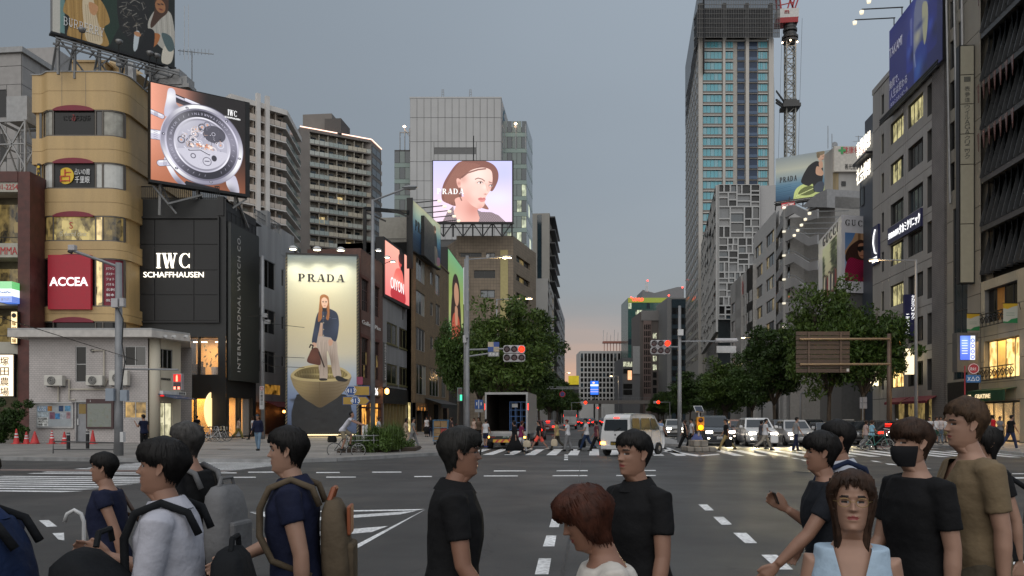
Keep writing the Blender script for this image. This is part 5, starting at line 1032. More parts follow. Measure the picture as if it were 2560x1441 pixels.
for i,x in en_((738,797,855)):
 t=F.tz(x);lp=th_('poster_lamp',['left','middle','right'][i]+' one of the three dome lamps along the top of the boat poster','lamp',F.P(t,z1+.3,1.0),group='dome lamps over the boat poster')
 c=F.P(t,z1+.12,1.3);MB().lt_([(.40,0),(.34,.16),(.18,.28),(0,.32)],c,n=18).bd('shade',DOME,lp,smooth=True);MB().lt_([(0,-.02),(.28,.0),(0,.05)],c,n=14).bd('bulb',BULB,lp);MB().tube([F.P(t,z1,-.1),F.P(t,z1+.4,.5),c+VV((0,0,.3))],.04,6).bd('arm',BLK2,lp)
 lamp('light','SPOT',c-VV((0,0,.05)),F.P(t,z1-10,.0),520,'#fff4e2',lp,.25,120,.9)
lamp('foot_glow','AREA',F.P(F.len/2,z0+.5,.8),F.P(F.len/2,0,1.6),60,'#ffdc90',bp,4)
# brick building, grey concrete gallery, pale brick building
XB=-21.0;F=Face((XB,yx(898,XB)+.6),(XB,yx(957,XB)));D0=F.tp(925)[1];Z=lambda y:zof(y,D0)
bk=th_('brick_building','red brick building with arched dark windows right of the boat poster','building',F.P(3,0,-4));BR=brickmat('red_brick',(.17,.075,.055),(.12,.05,.04),(.10,.085,.075),.23,.075,.01)
cl=[(F.tz(902),F.tz(921)),(F.tz(926),F.tz(948))]
op=[(a,b,z0,z1) for a,b in cl for z0,z1 in ((Z(785),Z(707)),(Z(948),Z(850)))]+[(F.tz(901),F.tz(953),PZ,Z(1008))]
F.wall('wall',bk,0,F.len,0,Z(641),op,BR,.3);mb=MB();F.mx_(mb,0,F.len,0,Z(641),-5,-.45);F.mx_(mb,-.02,.3,0,Z(637),-5,-.03);F.mx_(mb,.3,F.len,Z(641),Z(637),-5,-.03);mb.bd('body',BR,bk)
for o_ in op[:4]:F.window(bk,*o_,n=4,rows=3,gms=[GLD,GL,LITD if o_[2]<8 else GLD,GLD],fm=mat('frame_brown',(.05,.02,.02),.4),d=-.15,fw=.07)
for a,b in cl:
 for z in (Z(707),Z(850)):
  F.box('lintel',bk,a-.1,b+.1,z,z+.3,.0,.06,mat('brick_arch',(.11,.04,.03),.7))
F.box('shopfront',bk,*op[4],-.4,-.3,litmat('lit_shop_amber','#2a1206','#ffb452',1.1,sample=True));mb=MB();[F.mx_(mb,t,t+.18,PZ,Z(1008),-.3,.02) for t in (op[4][0],(op[4][0]+op[4][1])*.4,(op[4][0]+op[4][1])*.62,op[4][1]-.18)];F.mx_(mb,op[4][0],op[4][1],Z(1022),Z(1018),-.3,.0);mb.bd('shop_frame',MATS['frame_brown'],bk)
tl('Gallery Plus',bk,F,F.tz(927),Z(815),.5,LETW,w=F.tz(950)-F.tz(904),d=.08);F.box('dark_sign',bk,F.tz(905),F.tz(948),Z(992),Z(965),.02,.12,BLK);tl('06',bk,F,F.tz(937),Z(978),.7,LETSOFT,w=1.2,d=.13)
p=F.P(F.tz(957)-.3,Z(975),.5);lt=th_('wall_lantern','glowing orange wall lantern on the brick building corner','lantern',p);MB().lt_([(.05,-.3),(.2,-.2),(.22,.15),(.05,.3)],p,n=8).bd('glass',mat('lantern_glow',.8,.4,emit='#ffb45a',es=5,ns=.1),lt);MB().lt_([(.26,.3),(.05,.5)],p,n=8).bd('cap',BLK2,lt);MB().bar(p+VV((0,0,.4)),p+VV((-.6,0,.4)),.05).bd('bracket',BLK2,lt)
for x,y in ((917,632),(940,645),(955,654)):
 t=F.tz(x);lp=th_('gable_lamp',{917:'small dome lamp on the brick building eave, nearest the boat poster',940:'small dome lamp in the middle of the brick building eave',955:'small dome lamp on the brick building eave, nearest the pink screen'}[x],'lamp',F.P(t,Z(641),1.0),group='dome lamps on the brick eave');c=F.P(t,Z(641)+.25,1.1);MB().lt_([(.34,0),(.28,.12),(.12,.2),(0,.22)],c,n=14).bd('shade',DOME,lp,smooth=True);MB().lt_([(0,-.01),(.22,0),(0,.03)],c,n=12).bd('bulb',BULB,lp);MB().bar(F.P(t,Z(641),0),c+VV((0,0,.2)),.05).bd('arm',BLK2,lp)
F=Face((XB,yx(957,XB)),(XB,yx(1016,XB)));D0=F.tp(985)[1];Z=lambda y:zof(y,D0);gy=th_('concrete_building','narrow grey concrete gallery building with green framed windows under the pink screen','building',F.P(4,0,-4));CON=mat('concrete_grey',(.235,.235,.24),.75,ns=.18,nc=.9,sk_=True)
cl=[(F.tz(967),F.tz(993)),(F.tz(998),F.tz(1014)+.6)];op=[(a,b,z0,z1) for a,b in cl for z0,z1 in ((Z(864),Z(812)),(Z(962),Z(913)))]+[(.3,F.len-.2,PZ,Z(1010))]
F.wall('wall',gy,0,F.len+.6,0,Z(746),op,CON,.25);F.box('body',gy,0,F.len+.6,0,Z(746),-9,-.4,CON)
for o_ in op[:4]:F.window(gy,*o_,n=2,gms=[GLD,GL],fm=mat('frame_olive',(.13,.12,.05),.5),d=-.1,fw=.12);F.box('sill',gy,o_[0]-.1,o_[1]+.1,o_[2]-.12,o_[2],0,.1,MATS['frame_olive'])
F.box('black_fascia',gy,.1,F.len+.3,Z(1010),Z(972),.02,.2,BLK);F.box('shop_window',gy,*op[4],-.5,-.4,litmat('lit_gallery','#15130a','#9a8448',.55));mb=MB();[F.mx_(mb,.3+k*1.3,.52+k*1.3,PZ,Z(1010),-.4,.0) for k in rg_(8)];mb.bd('shop_post',mat('post_ochre',(.18,.145,.07),.5),gy)
sg=th_('gallery_sign','grey vertical gallery sign with white letters on the concrete building edge','sign',F.P(.4,Z(915),.1));F.box('board',sg,.1,.9,Z(958),Z(866),.02,.12,mat('sign_grey',.12,.5));vtext('lettering','GALLERY SANYODO',sg,F,.5,Z(912),Z(868)-Z(954),.42,LETW,.125)
p0,p1=at(962,79.0),at(1023,87.8);F=Face(p0,p1);zt,zb=zof(600,79.0),zof(735,79.0);ps=th_('pink_screen','salmon pink LED screen with a dark haired figure on top of the concrete building','screen',F.P(4,zb,-.5));F.box('cabinet',ps,-.2,F.len+.3,zb-.3,zt+.3,-.9,-.03,BLK2)
cv=Canvas(130,190);cv.grad([(0,'#ffb29e'),(.6,'#ff9a90'),(1,'#f27d7c')]);fig_pink(cv);F.quad('picture',ps,.1,F.len-.05,zb,zt,.01,cv.material('pink_picture',.85));tl('OIYON',ps,F,F.len*.48,zb+1.5,1.15,gl,w=4.8,d=.03,thick=.01)
fr=MB();[fr.bar(F.P(t,zb-.3,-.5),F.P(t,zb-1.6,-.5),.14) for t in (.5,4,8)];fr.bd('support_frame',BLK2,ps)
XT=-20.0;YT=yx(1016,XB)+.2;F=Face((XT,YT),(XT,yx(1122,XT)));D0=F.tp(1075)[1];Z=lambda y:zof(y,D0);tb=th_('pale_brick_building','long ochre brick building with tall windows and a flower shop at street level','building',F.P(8,0,-5));TB=brickmat('ochre_brick',(.25,.17,.09),(.19,.125,.065),(.13,.10,.07),.23,.08,.012)
op=[];k1=[(1040,1063),(1076,1083),(1089,1100)]
zr=[(Z(724),Z(670)),(Z(802),Z(748)),(Z(887),Z(834))]
for i,(a,b) in en_(k1):
 for j,(z0,z1) in en_(zr):op.append((F.tz(a),F.tz(b),z0+(.7 if i==1 else 0),z1-(.3 if i==1 else 0)))
for a,b in ((1041,1066),(1074,1098),(1104,1115)):op.append((F.tz(a),F.tz(b),Z(990),Z(919)))
sf=(F.tz(1038),F.tz(1118),PZ,Z(1010));op.append(sf);ztop=Z(640)
F.wall('wall',tb,0,F.len,0,ztop,op,TB,.3);mb=MB();F.mx_(mb,0,F.len,0,ztop,-9,-.5);F.mx_(mb,0,.35,0,ztop,-9,-.01);mb.bd('body',TB,tb);F.box('coping',tb,-.1,F.len,ztop,ztop+.25,-.4,.08,mat('coping_brown',(.12,.08,.05),.7))
for o_ in op[:-1]:F.window(tb,*o_,n=3 if o_[1]-o_[0]>3 else 2 if o_[1]-o_[0]>1.8 else 1,gms=[GL,GLD,CUR if rnd.random()<.3 else GL],fm=FRA,d=-.12,fw=.07)
FS2=Face((XB-.0,YT),(XT,YT));F.box('shopfront',tb,*sf,-.8,-.6,litmat('lit_flower_shop','#2a2a10','#ffe6a0',1.3,sample=True));F.box('shop_wood',tb,F.tz(1040),F.tz(1068),Z(1028),Z(1010),-.25,.05,mat('shop_wood',(.24,.13,.05),.5));mb=MB();[F.mx_(mb,F.tz(x),F.tz(x)+.25,PZ,Z(1010),-.5,.03) for x in (1038,1053,1069,1095,1117)];mb.bd('shop_post',BLK2,tb)
aw=MB();a,c=F.tz(1062),F.tz(1112);aw.ext([F.P(a,Z(998),0),F.P(c,Z(998),0),F.P(c,Z(1012),2.0),F.P(a,Z(1012),2.0)],(0,0,.06));F.mx_(aw,a,c,Z(1012)-.45,Z(1012)+.02,1.97,2.03);aw.bd('awning',mat('awning_black',(.02,.024,.024),.6),tb)
for x in (1045,1053,1061):lamp('down_light','SPOT',F.P(F.tz(x),Z(1008),.35),F.P(F.tz(x),0,.1),160,'#ffd28a',tb,.1,60,.6)
p0,p1=at(1031,86.5),at(1102,98.2);F=Face(p0,p1);zt=zof(500,86.5);zb=zof(626,86.5);sb=th_('roof_billboard','blue green fashion billboard with a small standing figure on the ochre brick building roof','billboard',F.P(8,zb,-1));F.box('panel_back',sb,0,F.len,zb,zt,-.5,-.02,BLK2)
st=[(0,'#d8dcc0'),(.25,'#8fb0b4'),(.5,'#3f78a0'),(.75,'#1e4468'),(1,'#16324a')]
F.quad('print',sb,.1,F.len-.1,zb+.1,zt,.01,paint_gradient_figure(260,200,st,fig_stand).material('sea_print',0.0,.5,base=.8));sf_('lettering','PRADA',sb,F,F.tz(1053),zof(575,F.tp(1053)[1]),1.15,LETK,w=4.8,d=.03,T=.22,hair=.09,gap=.13)
for k in rg_(5):
 t=1.6+k*(F.len-3)/4;lp=th_('billboard_lamp','arm lamp %s along the top of the blue green billboard'%('nearest the camera','second from the near end','in the middle','second from the far end','at the far end')[k],'lamp',F.P(t,zt,1),group='arm lamps over the blue green billboard');c=F.P(t,zt+.15,2.6);MB().bar(F.P(t,zt+.1,-.2),c+VV((0,0,.12)),.09).bd('arm',BLK2,lp);MB().lt_([(0,-.12),(.2,-.1),(.24,.1),(0,.14)],c,n=10).bd('bulb',mat('lamp_bulb_small',.8,.4,emit='#fff0cc',es=.7,ns=0,sample=False),lp);lamp('light','SPOT',c,F.P(t,zb+2,0),1500,'#fff0cc',lp,.2,120,.8)
fr=MB();F.mx_(fr,-.15,.02,zb-2,zt+.2,-.6,.06);p=F.P(0,0,-.4)
q=at(912,82);fr.bar(F.P(0,zof(522,85),-.4),(q.x,q.y,zof(522,82)),.35);fr.bar((q.x,q.y,zof(525,82)),(q.x,q.y,zof(640,82)),.3);fr.bar((q.x,q.y,zof(530,82)),(q.x+2.2,q.y,zof(555,82)),.15);fr.bar((q.x+2.5,q.y,zof(526,82)),(q.x+4.6,q.y,zof(545,82)),.15);fr.bd('support_frame',BLK2,sb)
rp=th_('roof_house','beige plant room behind the blue green billboard','roof house',at(990,92));p0,p1=at(948,90),at(1018,90);vol('wall',rp,p0.x,p1.x,p0.y,p0.y+6,zof(640,90),zof(545,90),mat('beige_panel',(.30,.285,.25),.7,ns=.1));vol('side',rp,p1.x+.01,p1.x+2.0,p0.y+.2,p0.y+6,zof(640,90),zof(541,90),BLK2)
mb=MB();a,c=pt(950,637,86),pt(1015,637,86);mb.bar(a+VV((0,0,1.7)),c+VV((0,0,1.7)),.06);[mb.bar(a.lerp(c,k/22),a.lerp(c,k/22)+VV((0,0,1.7)),.035) for k in rg_(23)];tag(mb.bd('roof_railing',BLK2),'black railing on the concrete building roof beside the pink screen','railing')
F=Face(at(1120,115),at(1158,131));D0=115;zt,zb=zof(622,115),zof(930,115);gp=th_('poster_tower','slim vertical building face with a lit green poster of a woman above the trees','billboard',F.P(4,0,-2));F.box('tower_body',gp,-.3,F.len+8,0,zt+.2,-8,-.05,mat('poster_box_dark',.02));cv=Canvas(110,320);cv.grad([(0,'#7fbf8c'),(.3,'#9fb45c'),(.5,'#b9c27a'),(.75,'#3f9a68'),(1,'#2c6a4a')]);fig_green(cv);F.quad('print',gp,0,F.len,zb,zt,.02,cv.material('green_print',.55));F.box('side_sign',gp,F.len+.4,F.len+4,zof(760,131),zof(668,131),-.02,.1,mat('sign_white_lit',.6,.4,emit='#e8eef0',es=.35,ns=.1));tl('LEE',gp,F,F.len+2.2,zof(715,131),2.0,LETK,w=2.4,d=.12)
# apartment blocks and towers behind the left side
def apartment(b,F,nf,ztop,fh,wallm,slabm,nb,railm,bay,lit=(),t0=0.0,glassy=False):
 """balcony floors: slab, parapet panels, doors behind"""
 L_=F.len
 F.box('wall',b,t0,L_,0,ztop,-14,-1.7,wallm)
 for k in rg_(nf):
  z=ztop-fh*(k+1)
  F.box('balcony_slab',b,t0,L_,z-.28,z,-1.7,.02,slabm)
  n=nb
  for i in rg_(n):
   a,c=t0+(L_-t0)*i/n,t0+(L_-t0)*(i+1)/n;F.box('balcony_panel',b,a+.05,c-.05,z+.06,z+1.15,-.06,.0,railm if not isinstance(railm,list) else railm[(k*7//nf+i//4)%len(railm)])
  for i in rg_(bay):
   a,c=t0+(L_-t0)*(i+.18)/bay,t0+(L_-t0)*(i+.86)/bay;g=LITW if (k,i) in lit else [GLD,GL,CUR,GLB][(i*3+k*5)%4]
   F.box('balcony_door',b,a,c,z+.05,z+2.25,-1.72,-1.66,g)
   F.box('partition',b,a-(L_-t0)*.16/bay,a-(L_-t0)*.08/bay,z,z+fh-.3,-1.7,-.2,wallm)
ZN=lambda y,D:zof(y,D)
D=175.0;p0,p1,p2=at(575,166),at(716,D),at(752,D+17);Fa=Face(p0,p1);Fb=Face(p1,p2);ztop=ZN(287,D)
ab=th_('apartment_block','beige balcony apartment block with two white pillars behind the watch screen','apartment block',Fa.P(5,0,-5))
wl_=mat('beige_render',(.33,.28,.235),.7,ns=.12,nc=.3);sl_=mat('white_slab',(.60,.57,.54),.6,ns=.1,nc=.4);rl_=mat('pale_balcony_panel',(.52,.45,.39),.5,ns=.15,nc=.5);gr_=mat('green_glass_panel',(.15,.20,.20),.15,ns=.1,nc=.4,spec=.8)
apartment(ab,Fa,12,ztop,3.02,wl_,sl_,9,rl_,5);Fb_wall=MB();Fb.mx_(Fb_wall,.1,Fb.len,0,ztop,-10,-1.9);Fb_wall.bd('wall',wl_,ab)
for k in rg_(12):
 z=ztop-3.02*(k+1);Fb.box('balcony_slab',ab,0,Fb.len,z-.28,z,-2,.02,sl_);[Fb.box('balcony_panel',ab,i*Fb.len/4+.06,(i+1)*Fb.len/4-.06,z+.06,z+1.15,-.06,.0,gr_) for i in rg_(4)]
mb=MB();Fa.mx_(mb,0,Fa.len,ztop-.2,ztop+.9,-13,.25);Fb.mx_(mb,.01,Fb.len,ztop-.2,ztop+.89,-10,.25);mb.bd('roof_band',sl_,ab)
for x in (643,666):t=Fa.tz(x);Fa.box('pillar',ab,t-.45,t+.45,0,ZN(258,D),.03,.7,sl_)
D=213.0;p0,p1,p2=at(750,D),at(928,D+10),at(953,D+18);Fa=Face(p0,p1);Fb=Face(p1,p2);ztop=ZN(318,D);wg=mat('brown_grey_tile',(.185,.165,.15),.6,ns=.12,nc=.3)
ab=th_('apartment_block','grey brown apartment block with rows of glass balconies and a lit roof edge line','apartment block',Fa.P(8,0,-6));ta=2.6
rg=[mat('frosted_panel_pale',(.46,.48,.44),.3,ns=.1),mat('frosted_panel_green',(.34,.39,.37),.25,ns=.1),mat('frosted_panel_warm',(.5,.46,.37),.3,ns=.1)]
apartment(ab,Fa,12,ztop-.8,3.05,mat('stone_beige',(.36,.33,.275),.7,ns=.12,nc=.3),wg,13,rg,7,lit={(0,6),(2,6),(3,6),(5,3),(7,1),(9,4)},t0=ta)
mb=MB();Fa.mx_(mb,0,ta,0,ztop,-14,.05);Fb.mx_(mb,.02,Fb.len,0,ztop,-10,.0);Fa.mx_(mb,ta,Fa.len,ztop-.8,ztop,-12,.1);mb.bd('corner_wall',wg,ab)
mb=MB();[mb.bar(F_.P(a,ztop+.15,.12),F_.P(c,ztop+.15,.12),.22) for F_,a,c in ((Fa,0,Fa.len),(Fb,0,Fb.len))];mb.bd('roof_light',mat('edge_light_strip',.8,.4,emit='#ffc9b0',es=1.5,ns=0,sample=False),ab)
for k in rg_(12):Fb.window(ab,.7,Fb.len-.8,ztop-3.3-3.05*k,ztop-1.3-3.05*k,n=2,gm=GLB,d=.03)
for k in rg_(12):z=ztop-1.2-3.05*(k+.9);Fb.box('rear_balcony',ab,Fb.len,Fb.len+1.6,z,z+1.0,-3,-.3,rl_)
a,c=at(757,D+8),at(820,D+8);vol('penthouse',ab,a.x,at(832,D+8).x,a.y,a.y+8,ztop,ZN(287,D+8),wg);vol('penthouse',ab,c.x,at(856,D+6).x,a.y-2,a.y+6,ztop,ZN(300,D+6),mat('penthouse_dark',(.09,.08,.075),.7))
D=200.0;Z=lambda y:ZN(y,D);p0,p1=at(1025,D),at(1253,D);F=Face(p0,p1);wb=th_('white_office_tower','plain pale panelled office tower with green glass wings behind the portrait screen','building',F.P(10,0,-6));wm=mat('pale_metal_panel',(.42,.42,.42),.5,ns=.08,nc=.15)
F.box('core',wb,0,F.len,0,Z(247),-22,-.1,mat('panel_joint',.1,.7));zs=[Z(y) for y in (600,500,453,405,355,295,247)];op=[(F.tz(1085),F.tz(1191),Z(386),Z(370))]
F.panels(wb,[F.len*i/13 for i in rg_(14)],zs,op,wm,gap=.1,d0=-.05,d1=.1);F.box('louvre',wb,*op[0],-.05,.02,mat('louvre_grey',.13,.6));F.box('coping',wb,-.1,F.len+.1,Z(247),Z(243),-20,.15,wm)
FRs=Face((p1.x,p1.y+.2),(p1.x,p1.y+16));FRs.panels(wb,[0,4,8,12,16],zs,[],wm,gap=.1,d0=-.05,d1=.1);tl('6',wb,FRs,5,Z(280),5.5,mat('sign_blue_dark',(.02,.10,.16),.5,ns=0),w=6,d=.15)
gw=mat('green_curtain_glass',(.085,.125,.115),.08,ns=.25,nc=.12,spec=1.0);gl2=litmat('lit_green_floor','#2c3a34','#e8f0cc',.75,scale=(.5,.5,.3))
def curtain(b,F,z0,z1,fh,nc,mats,fmt,lit=(),mull=.12):
 nf=int(round((z1-z0)/fh))
 for k in rg_(nf):
  for i in rg_(nc):
   a,c=F.len*i/nc,F.len*(i+1)/nc;z=z0+fh*k;F.box('glass_panel',b,a+mull/2,c-mull/2,z+fh*.28,z+fh-.06,-.06,.02,gl2 if (k,i) in lit else mats[(k*3+i)%len(mats)])
  F.box('spandrel',b,0,F.len,z0+fh*k,z0+fh*(k+.26),-.06,.05,fmt)
gsp=mat('green_spandrel',(.21,.28,.255),.25,ns=.1,nc=.2)
a,c=at(1256,203),at(1316,203);Fg=Face(a,c);Fg.box('wing_core',wb,0,Fg.len,0,ZN(318,203),-14,-.1,mat('wing_dark',.03,.4));curtain(wb,Fg,ZN(700,203),ZN(318,203),4.05,5,[gw,GLB,gw],gsp,{(k,i) for k in (1,2,3,4,5) for i in (1,3,4) if (k+i)%2})
Fg2=Face(c,at(1331,217));curtain(wb,Fg2,ZN(700,203),ZN(318,203),4.05,4,[gw,GLB],gsp,{(2,2),(4,1)})
a,c=at(986,203),at(1026,203);Fg=Face(a,c);Fg.box('wing_core',wb,0,Fg.len,0,ZN(375,203),-14,-.1,mat('wing_dark',.03));curtain(wb,Fg,ZN(620,203),ZN(375,203),4.1,3,[gw,GLB],gsp)
mb=MB();[mb.bar(pt(x,375,203),pt(x,y,203),.22) for x,y in ((1000,330),(1012,322),(1024,322),(1262,312),(1290,312),(1314,312))];mb.bar(pt(1000,332,203),pt(1026,332,203),.2);mb.bar(pt(1010,322,203),pt(1026,345,203),.2);mb.bd('roof_frame',GREYST,wb,kind='stuff')
for x,y in ((1011,317),(1289,310)):p=pt(x,y,202);MB().lt_([(0,-.35),(.4,0),(0,.35)],p,n=10).bd('roof_light',mat('spot_white',.8,.4,emit='#ffd2a8',es=9,ns=0,sample=False),wb)
for x in (1107,1176):p=pt(x,243,D);mb=MB();[mb.bar(p+VV((s_,0,0)),p+VV((s_*.6,0,1.8)),.12) for s_ in (-.3,.3)];[mb.bar(p+VV((-.3,0,h)),p+VV((.3,0,h)),.1) for h in (.6,1.2,1.8)];mb.bd('roof_ladder',GREYST,wb)
D=150.0;Z=lambda y:ZN(y,D);p0,p1,p2,pl=at(1141,D),at(1283,D),at(1340,D+16),at(1108,D+8);F=Face(p0,p1);tt=brickmat('tan_grid_tile',(.255,.20,.145),(.235,.185,.135),(.16,.13,.095),.6,.6,.035,offset=0)
tb2=th_('tan_tile_building','tan tiled mid-rise with a yellow lit corner strip carrying the portrait screen','building',F.P(6,0,-5));tc=lambda x:F.tz(x)
op=[(tc(1147),tc(1204),Z(643),Z(632)),(tc(1215),tc(1238),Z(643),Z(632)),(tc(1185),tc(1238),Z(696),Z(676)),(tc(1201),tc(1237),Z(745),Z(725))];F.wall('wall',tb2,0,F.len,0,Z(590),op,tt,.5)
for o_,g in zip(op,(GLD,GL,GLD,mat('bright_sky_glass',(.1,.12,.14),.05,spec=1))):F.window(tb2,*o_,n=2,gms=[g,GLD if g is GLD else g],fm=FRD,d=-.3,fw=.12)
Fc=Face(p1,p2);op=[(Fc.tz(1291),Fc.tz(1325),Z(y+16),Z(y)) for y in (632,680,726)];Fc.wall('side_wall',tb2,0,Fc.len,0,Z(590),op,tt,.6);[Fc.window(tb2,*o_,n=3,gms=[GLD,LITD,GLD],d=-.4,fw=.15) for o_ in op]
mb=MB();Fl=Face(pl,p0);Fl.mx_(mb,0,Fl.len,0,Z(600),-6,-.0);F.mx_(mb,.1,F.len,Z(592),Z(590),-10,-.1);F.mx_(mb,.1,F.len-.1,0,Z(592),-10,-1);mb.bd('body',tt,tb2);F.box('lit_strip',tb2,tc(1251),tc(1270),0,Z(626),.02,.12,mat('yellow_tile',(.36,.31,.15),.5,emit='#8a7a2a',es=.12,ns=.1))
F.box('sign_box',tb2,tc(1155),tc(1168),Z(750),Z(676),-.1,.7,GLB);MB().lt_([(.3,0),(.3,.1)],F.P(tc(1219),Z(641),.2),'y',14).bd('dish',FRW,tb2)
D2=145.0;F=Face(at(1083,D2),at(1280,D2));zb,zt=ZN(555,D2),ZN(403,D2);ls=th_('led_screen','bright LED screen with a portrait of a brown haired woman above the tiled building','screen',F.P(7,zb,-1));F.box('cabinet',ls,-.2,F.len+.3,zb-.2,zt+.15,-1.2,-.04,BLK2);F.quad('picture',ls,0,F.len,zb,zt,.01,paint_led_face().material('portrait_picture',.92))
sf_('lettering','PRADA',ls,F,F.tz(1126),ZN(479,D2),.98,gl,w=F.tz(1160)-F.tz(1092),d=.03,thick=.01,T=.22,hair=.09,gap=.13)
mb=MB();zl=ZN(590,D2)
for k in rg_(9):t=F.len*k/8;mb.bar(F.P(t,zl,-.8),F.P(t,zb,-.8),.25);k<8 and mb.bar(F.P(t,zl if k%2 else zb,-.8),F.P(t+F.len/8,zb if k%2 else zl,-.8),.18)
for z in (zb-.5,zb-1.2):mb.bar(F.P(-.5,z,.6),F.P(F.len+.4,z,.6),.12)
mb.bd('support_frame',BLK2,ls);mb=MB().tube([pt(1184,403,D2),pt(1184,340,D2)],.09,6);mb.bd('mast',BLK2,ls)
def simple(lab,pxa,pxb,X,ytop,m,rows_,n,gms,face_front=None,Dw=8,fh=3.7):
 """street-facing block between two photo columns at plane X, windows in bands"""
 ya,yb=yx(pxa,X),yx(pxb,X);lo,hi=min(ya,yb),max(ya,yb);Fq=Face((X,lo),(X,hi)) if X<0 else Face((X,hi),(X,lo));zt=zof(ytop,onx(pxa,X)) if ytop<2000 else ytop
 bq=th_('street_building',lab,'building',Fq.P(Fq.len/2,0,-4));Fq.box('body',bq,0,Fq.len,0,zt,-Dw,-.5,m)
 k=int((zt-4)/fh);op=[]
 for r_ in rg_(k):
  z=4.4+r_*fh
  for i in rg_(n):op.append((Fq.len*(i+.15)/n,Fq.len*(i+.85)/n,z,z+fh*.55))
 Fq.wall('wall',bq,0,Fq.len,0,zt,op,m,.35)
 for j,o_ in en_(op):Fq.window(bq,*o_,n=rows_,gms=[gms[(j*5+q)%len(gms)] for q in rg_(rows_)],fm=FRD,d=-.2,fw=.1)
 if face_front:
  e=Fq.P(0,0) if X<0 else Fq.P(Fq.len,0);s_=-1 if X<0 else 1;Ff=Face((e.x+min(0,s_*face_front),e.y-.02),(e.x+max(0,s_*face_front),e.y-.02));Ff.box('front_wall',bq,0,Ff.len,0,zt,-6,0,m)
 return bq,Fq,zt
simple('white and grey office building just past the tan tiled block',1340,1306,-15.3,690,mat('office_white',(.33,.33,.335),.6),2,3,[GLD,GL,LITD],4)
bq,Fq,zt=simple('beige tower with a dark glass stripe at the end of the left row',1388,1374,-15.0,595,mat('beige_concrete',(.31,.295,.265),.65,ns=.08,nc=.2),2,4,[GLD,GL],6)
e=Fq.P(0,0);Ff=Face((e.x-6,e.y-.05),(e.x,e.y-.05));Ff.box('glass_stripe',bq,2.0,3.4,0,zt-.5,.0,.1,GLB);Ff.panels(bq,[0,2],[i*4.5 for i in rg_(1,11)],[],MATS['beige_concrete'],gap=.15,d1=.06);Ff.panels(bq,[3.4,6],[i*4.5 for i in rg_(1,11)],[],MATS['beige_concrete'],gap=.15,d1=.06)
[Fq.box('balcony_slab',bq,0,Fq.len,z,z+.4,0,1.8,FRD) for z in np.arange(8,zt,4.2)]
simple('white slab building behind the left trees near the far end',1385,1370,-13.5,740,mat('white_render',(.46,.45,.43),.7,ns=.08,nc=.2),2,3,[GLD,GL,LITD],5)
simple('pale office block with dark window bands, farthest of the left row',1412,1393,-14.3,800,mat('pale_grey_render',(.36,.36,.37),.7),1,5,[GLD,GL],5)
# right side of the street
XR=27.0
def rface(pxa,pxb,X=XR):return Face((X,yx(pxa,X)),(X,yx(pxb,X)))
def body(b,F,z1,m,dep=9,z0=0,d=-.5):mb=MB();F.mx_(mb,0,F.len,z0,z1,-dep,d);return mb.bd('body',m,b)
# grey panel building with the blue cosmetics billboard
F=rface(2183,2368);tc=lambda x:F.tz(x);DQ=F.tp(2290)[1];Z=lambda y:zof(y,DQ);Zt=zof(238,F.tp(2184)[1])
gp=th_('grey_panel_building','tall grey panelled clinic building with window rows under the blue billboard','building',F.P(8,0,-5));gpm=mat('grey_wall_panel',(.32,.305,.285),.55,ns=.1,nc=.5,sk_=True);gpt=brickmat('grey_small_tile',(.19,.175,.165),(.18,.165,.16),(.12,.11,.105),.3,.15,.02)
fh=3.72;zr=[3.9+fh*k for k in rg_(8)];op=[]
wx=[(tc(2205),tc(2211)),(tc(2227),tc(2260)),(tc(2271),tc(2309))];bx=(tc(2319),tc(2338))
for k,z in en_(zr):
 op.append((wx[0][0],wx[0][1],z+.5,z+2.3));op.append((wx[1][0],wx[1][1]-(0 if k<7 else.0),z+.55,z+2.45));op.append((wx[2][0],wx[2][1],z+.55,z+2.55));op.append((bx[0],bx[1],z+.1,z+2.6))
sh=(tc(2238),tc(2345),PZ,3.3);op2=op+[sh]
F.wall('wall',gp,0,F.len-1.2,0,Zt,op2,mat('grey_wall_joint',.07,.8),.35);body(gp,F,Zt,gpt,12)
F.panels(gp,[0,tc(2200),tc(2222),tc(2265),tc(2314),F.len-2.6],[0.2]+[3.5+fh*k for k in rg_(9)],op2,gpm,gap=.05,d1=.05)
F.box('corner_tile_pier',gp,F.len-2.55,F.len,0,Zt,-.5,.12,gpt);F.box('parapet',gp,-.05,F.len-.1,Zt,Zt+.5,-.5,.1,gpm);Fs=Face((XR-.12,yx(2368,XR)-.01),(XR+9,yx(2368,XR)-.01));Fs.box('end_wall',gp,0,9,0,Zt,-.3,0,gpt)
litp=litmat('lit_clinic_room','#33301c','#e3d79a',.62);lit_rows={0:[GLD,LITY,GLD],1:[LITD,litmat('lit_orange_room','#3a1c08','#f0a04a',.9),GLD],2:[litp,litp,GL],3:[GLD,litp,GL],4:[GL,GL,GLB],5:[litp,litp,GL],6:[litp,litp,litp],7:[GLD,GL,GL]}
for k in rg_(8):
 for j in rg_(4):
  o_=op[k*4+j]
  if j<3:F.window(gp,*o_,n=(1,3,4)[j],gms=[lit_rows[k][j],lit_rows[k][j],GL if k%2 else lit_rows[k][j]],d=-.2,fw=.07)
  else:F.box('vent_recess',gp,*o_,-.34,-.3,mat('recess_brown',(.05,.042,.038),.8))
F.box('shop_glass',gp,*sh,-.32,-.25,litmat('lit_red_shop','#16120e','#8f7a4a',.7));mb=MB();[F.mx_(mb,sh[0]+k*2.2,sh[0]+k*2.2+.16,PZ,3.3,-.25,.02) for k in rg_(9) if sh[0]+k*2.2<sh[1]];mb.bd('shop_frame',FRD,gp)
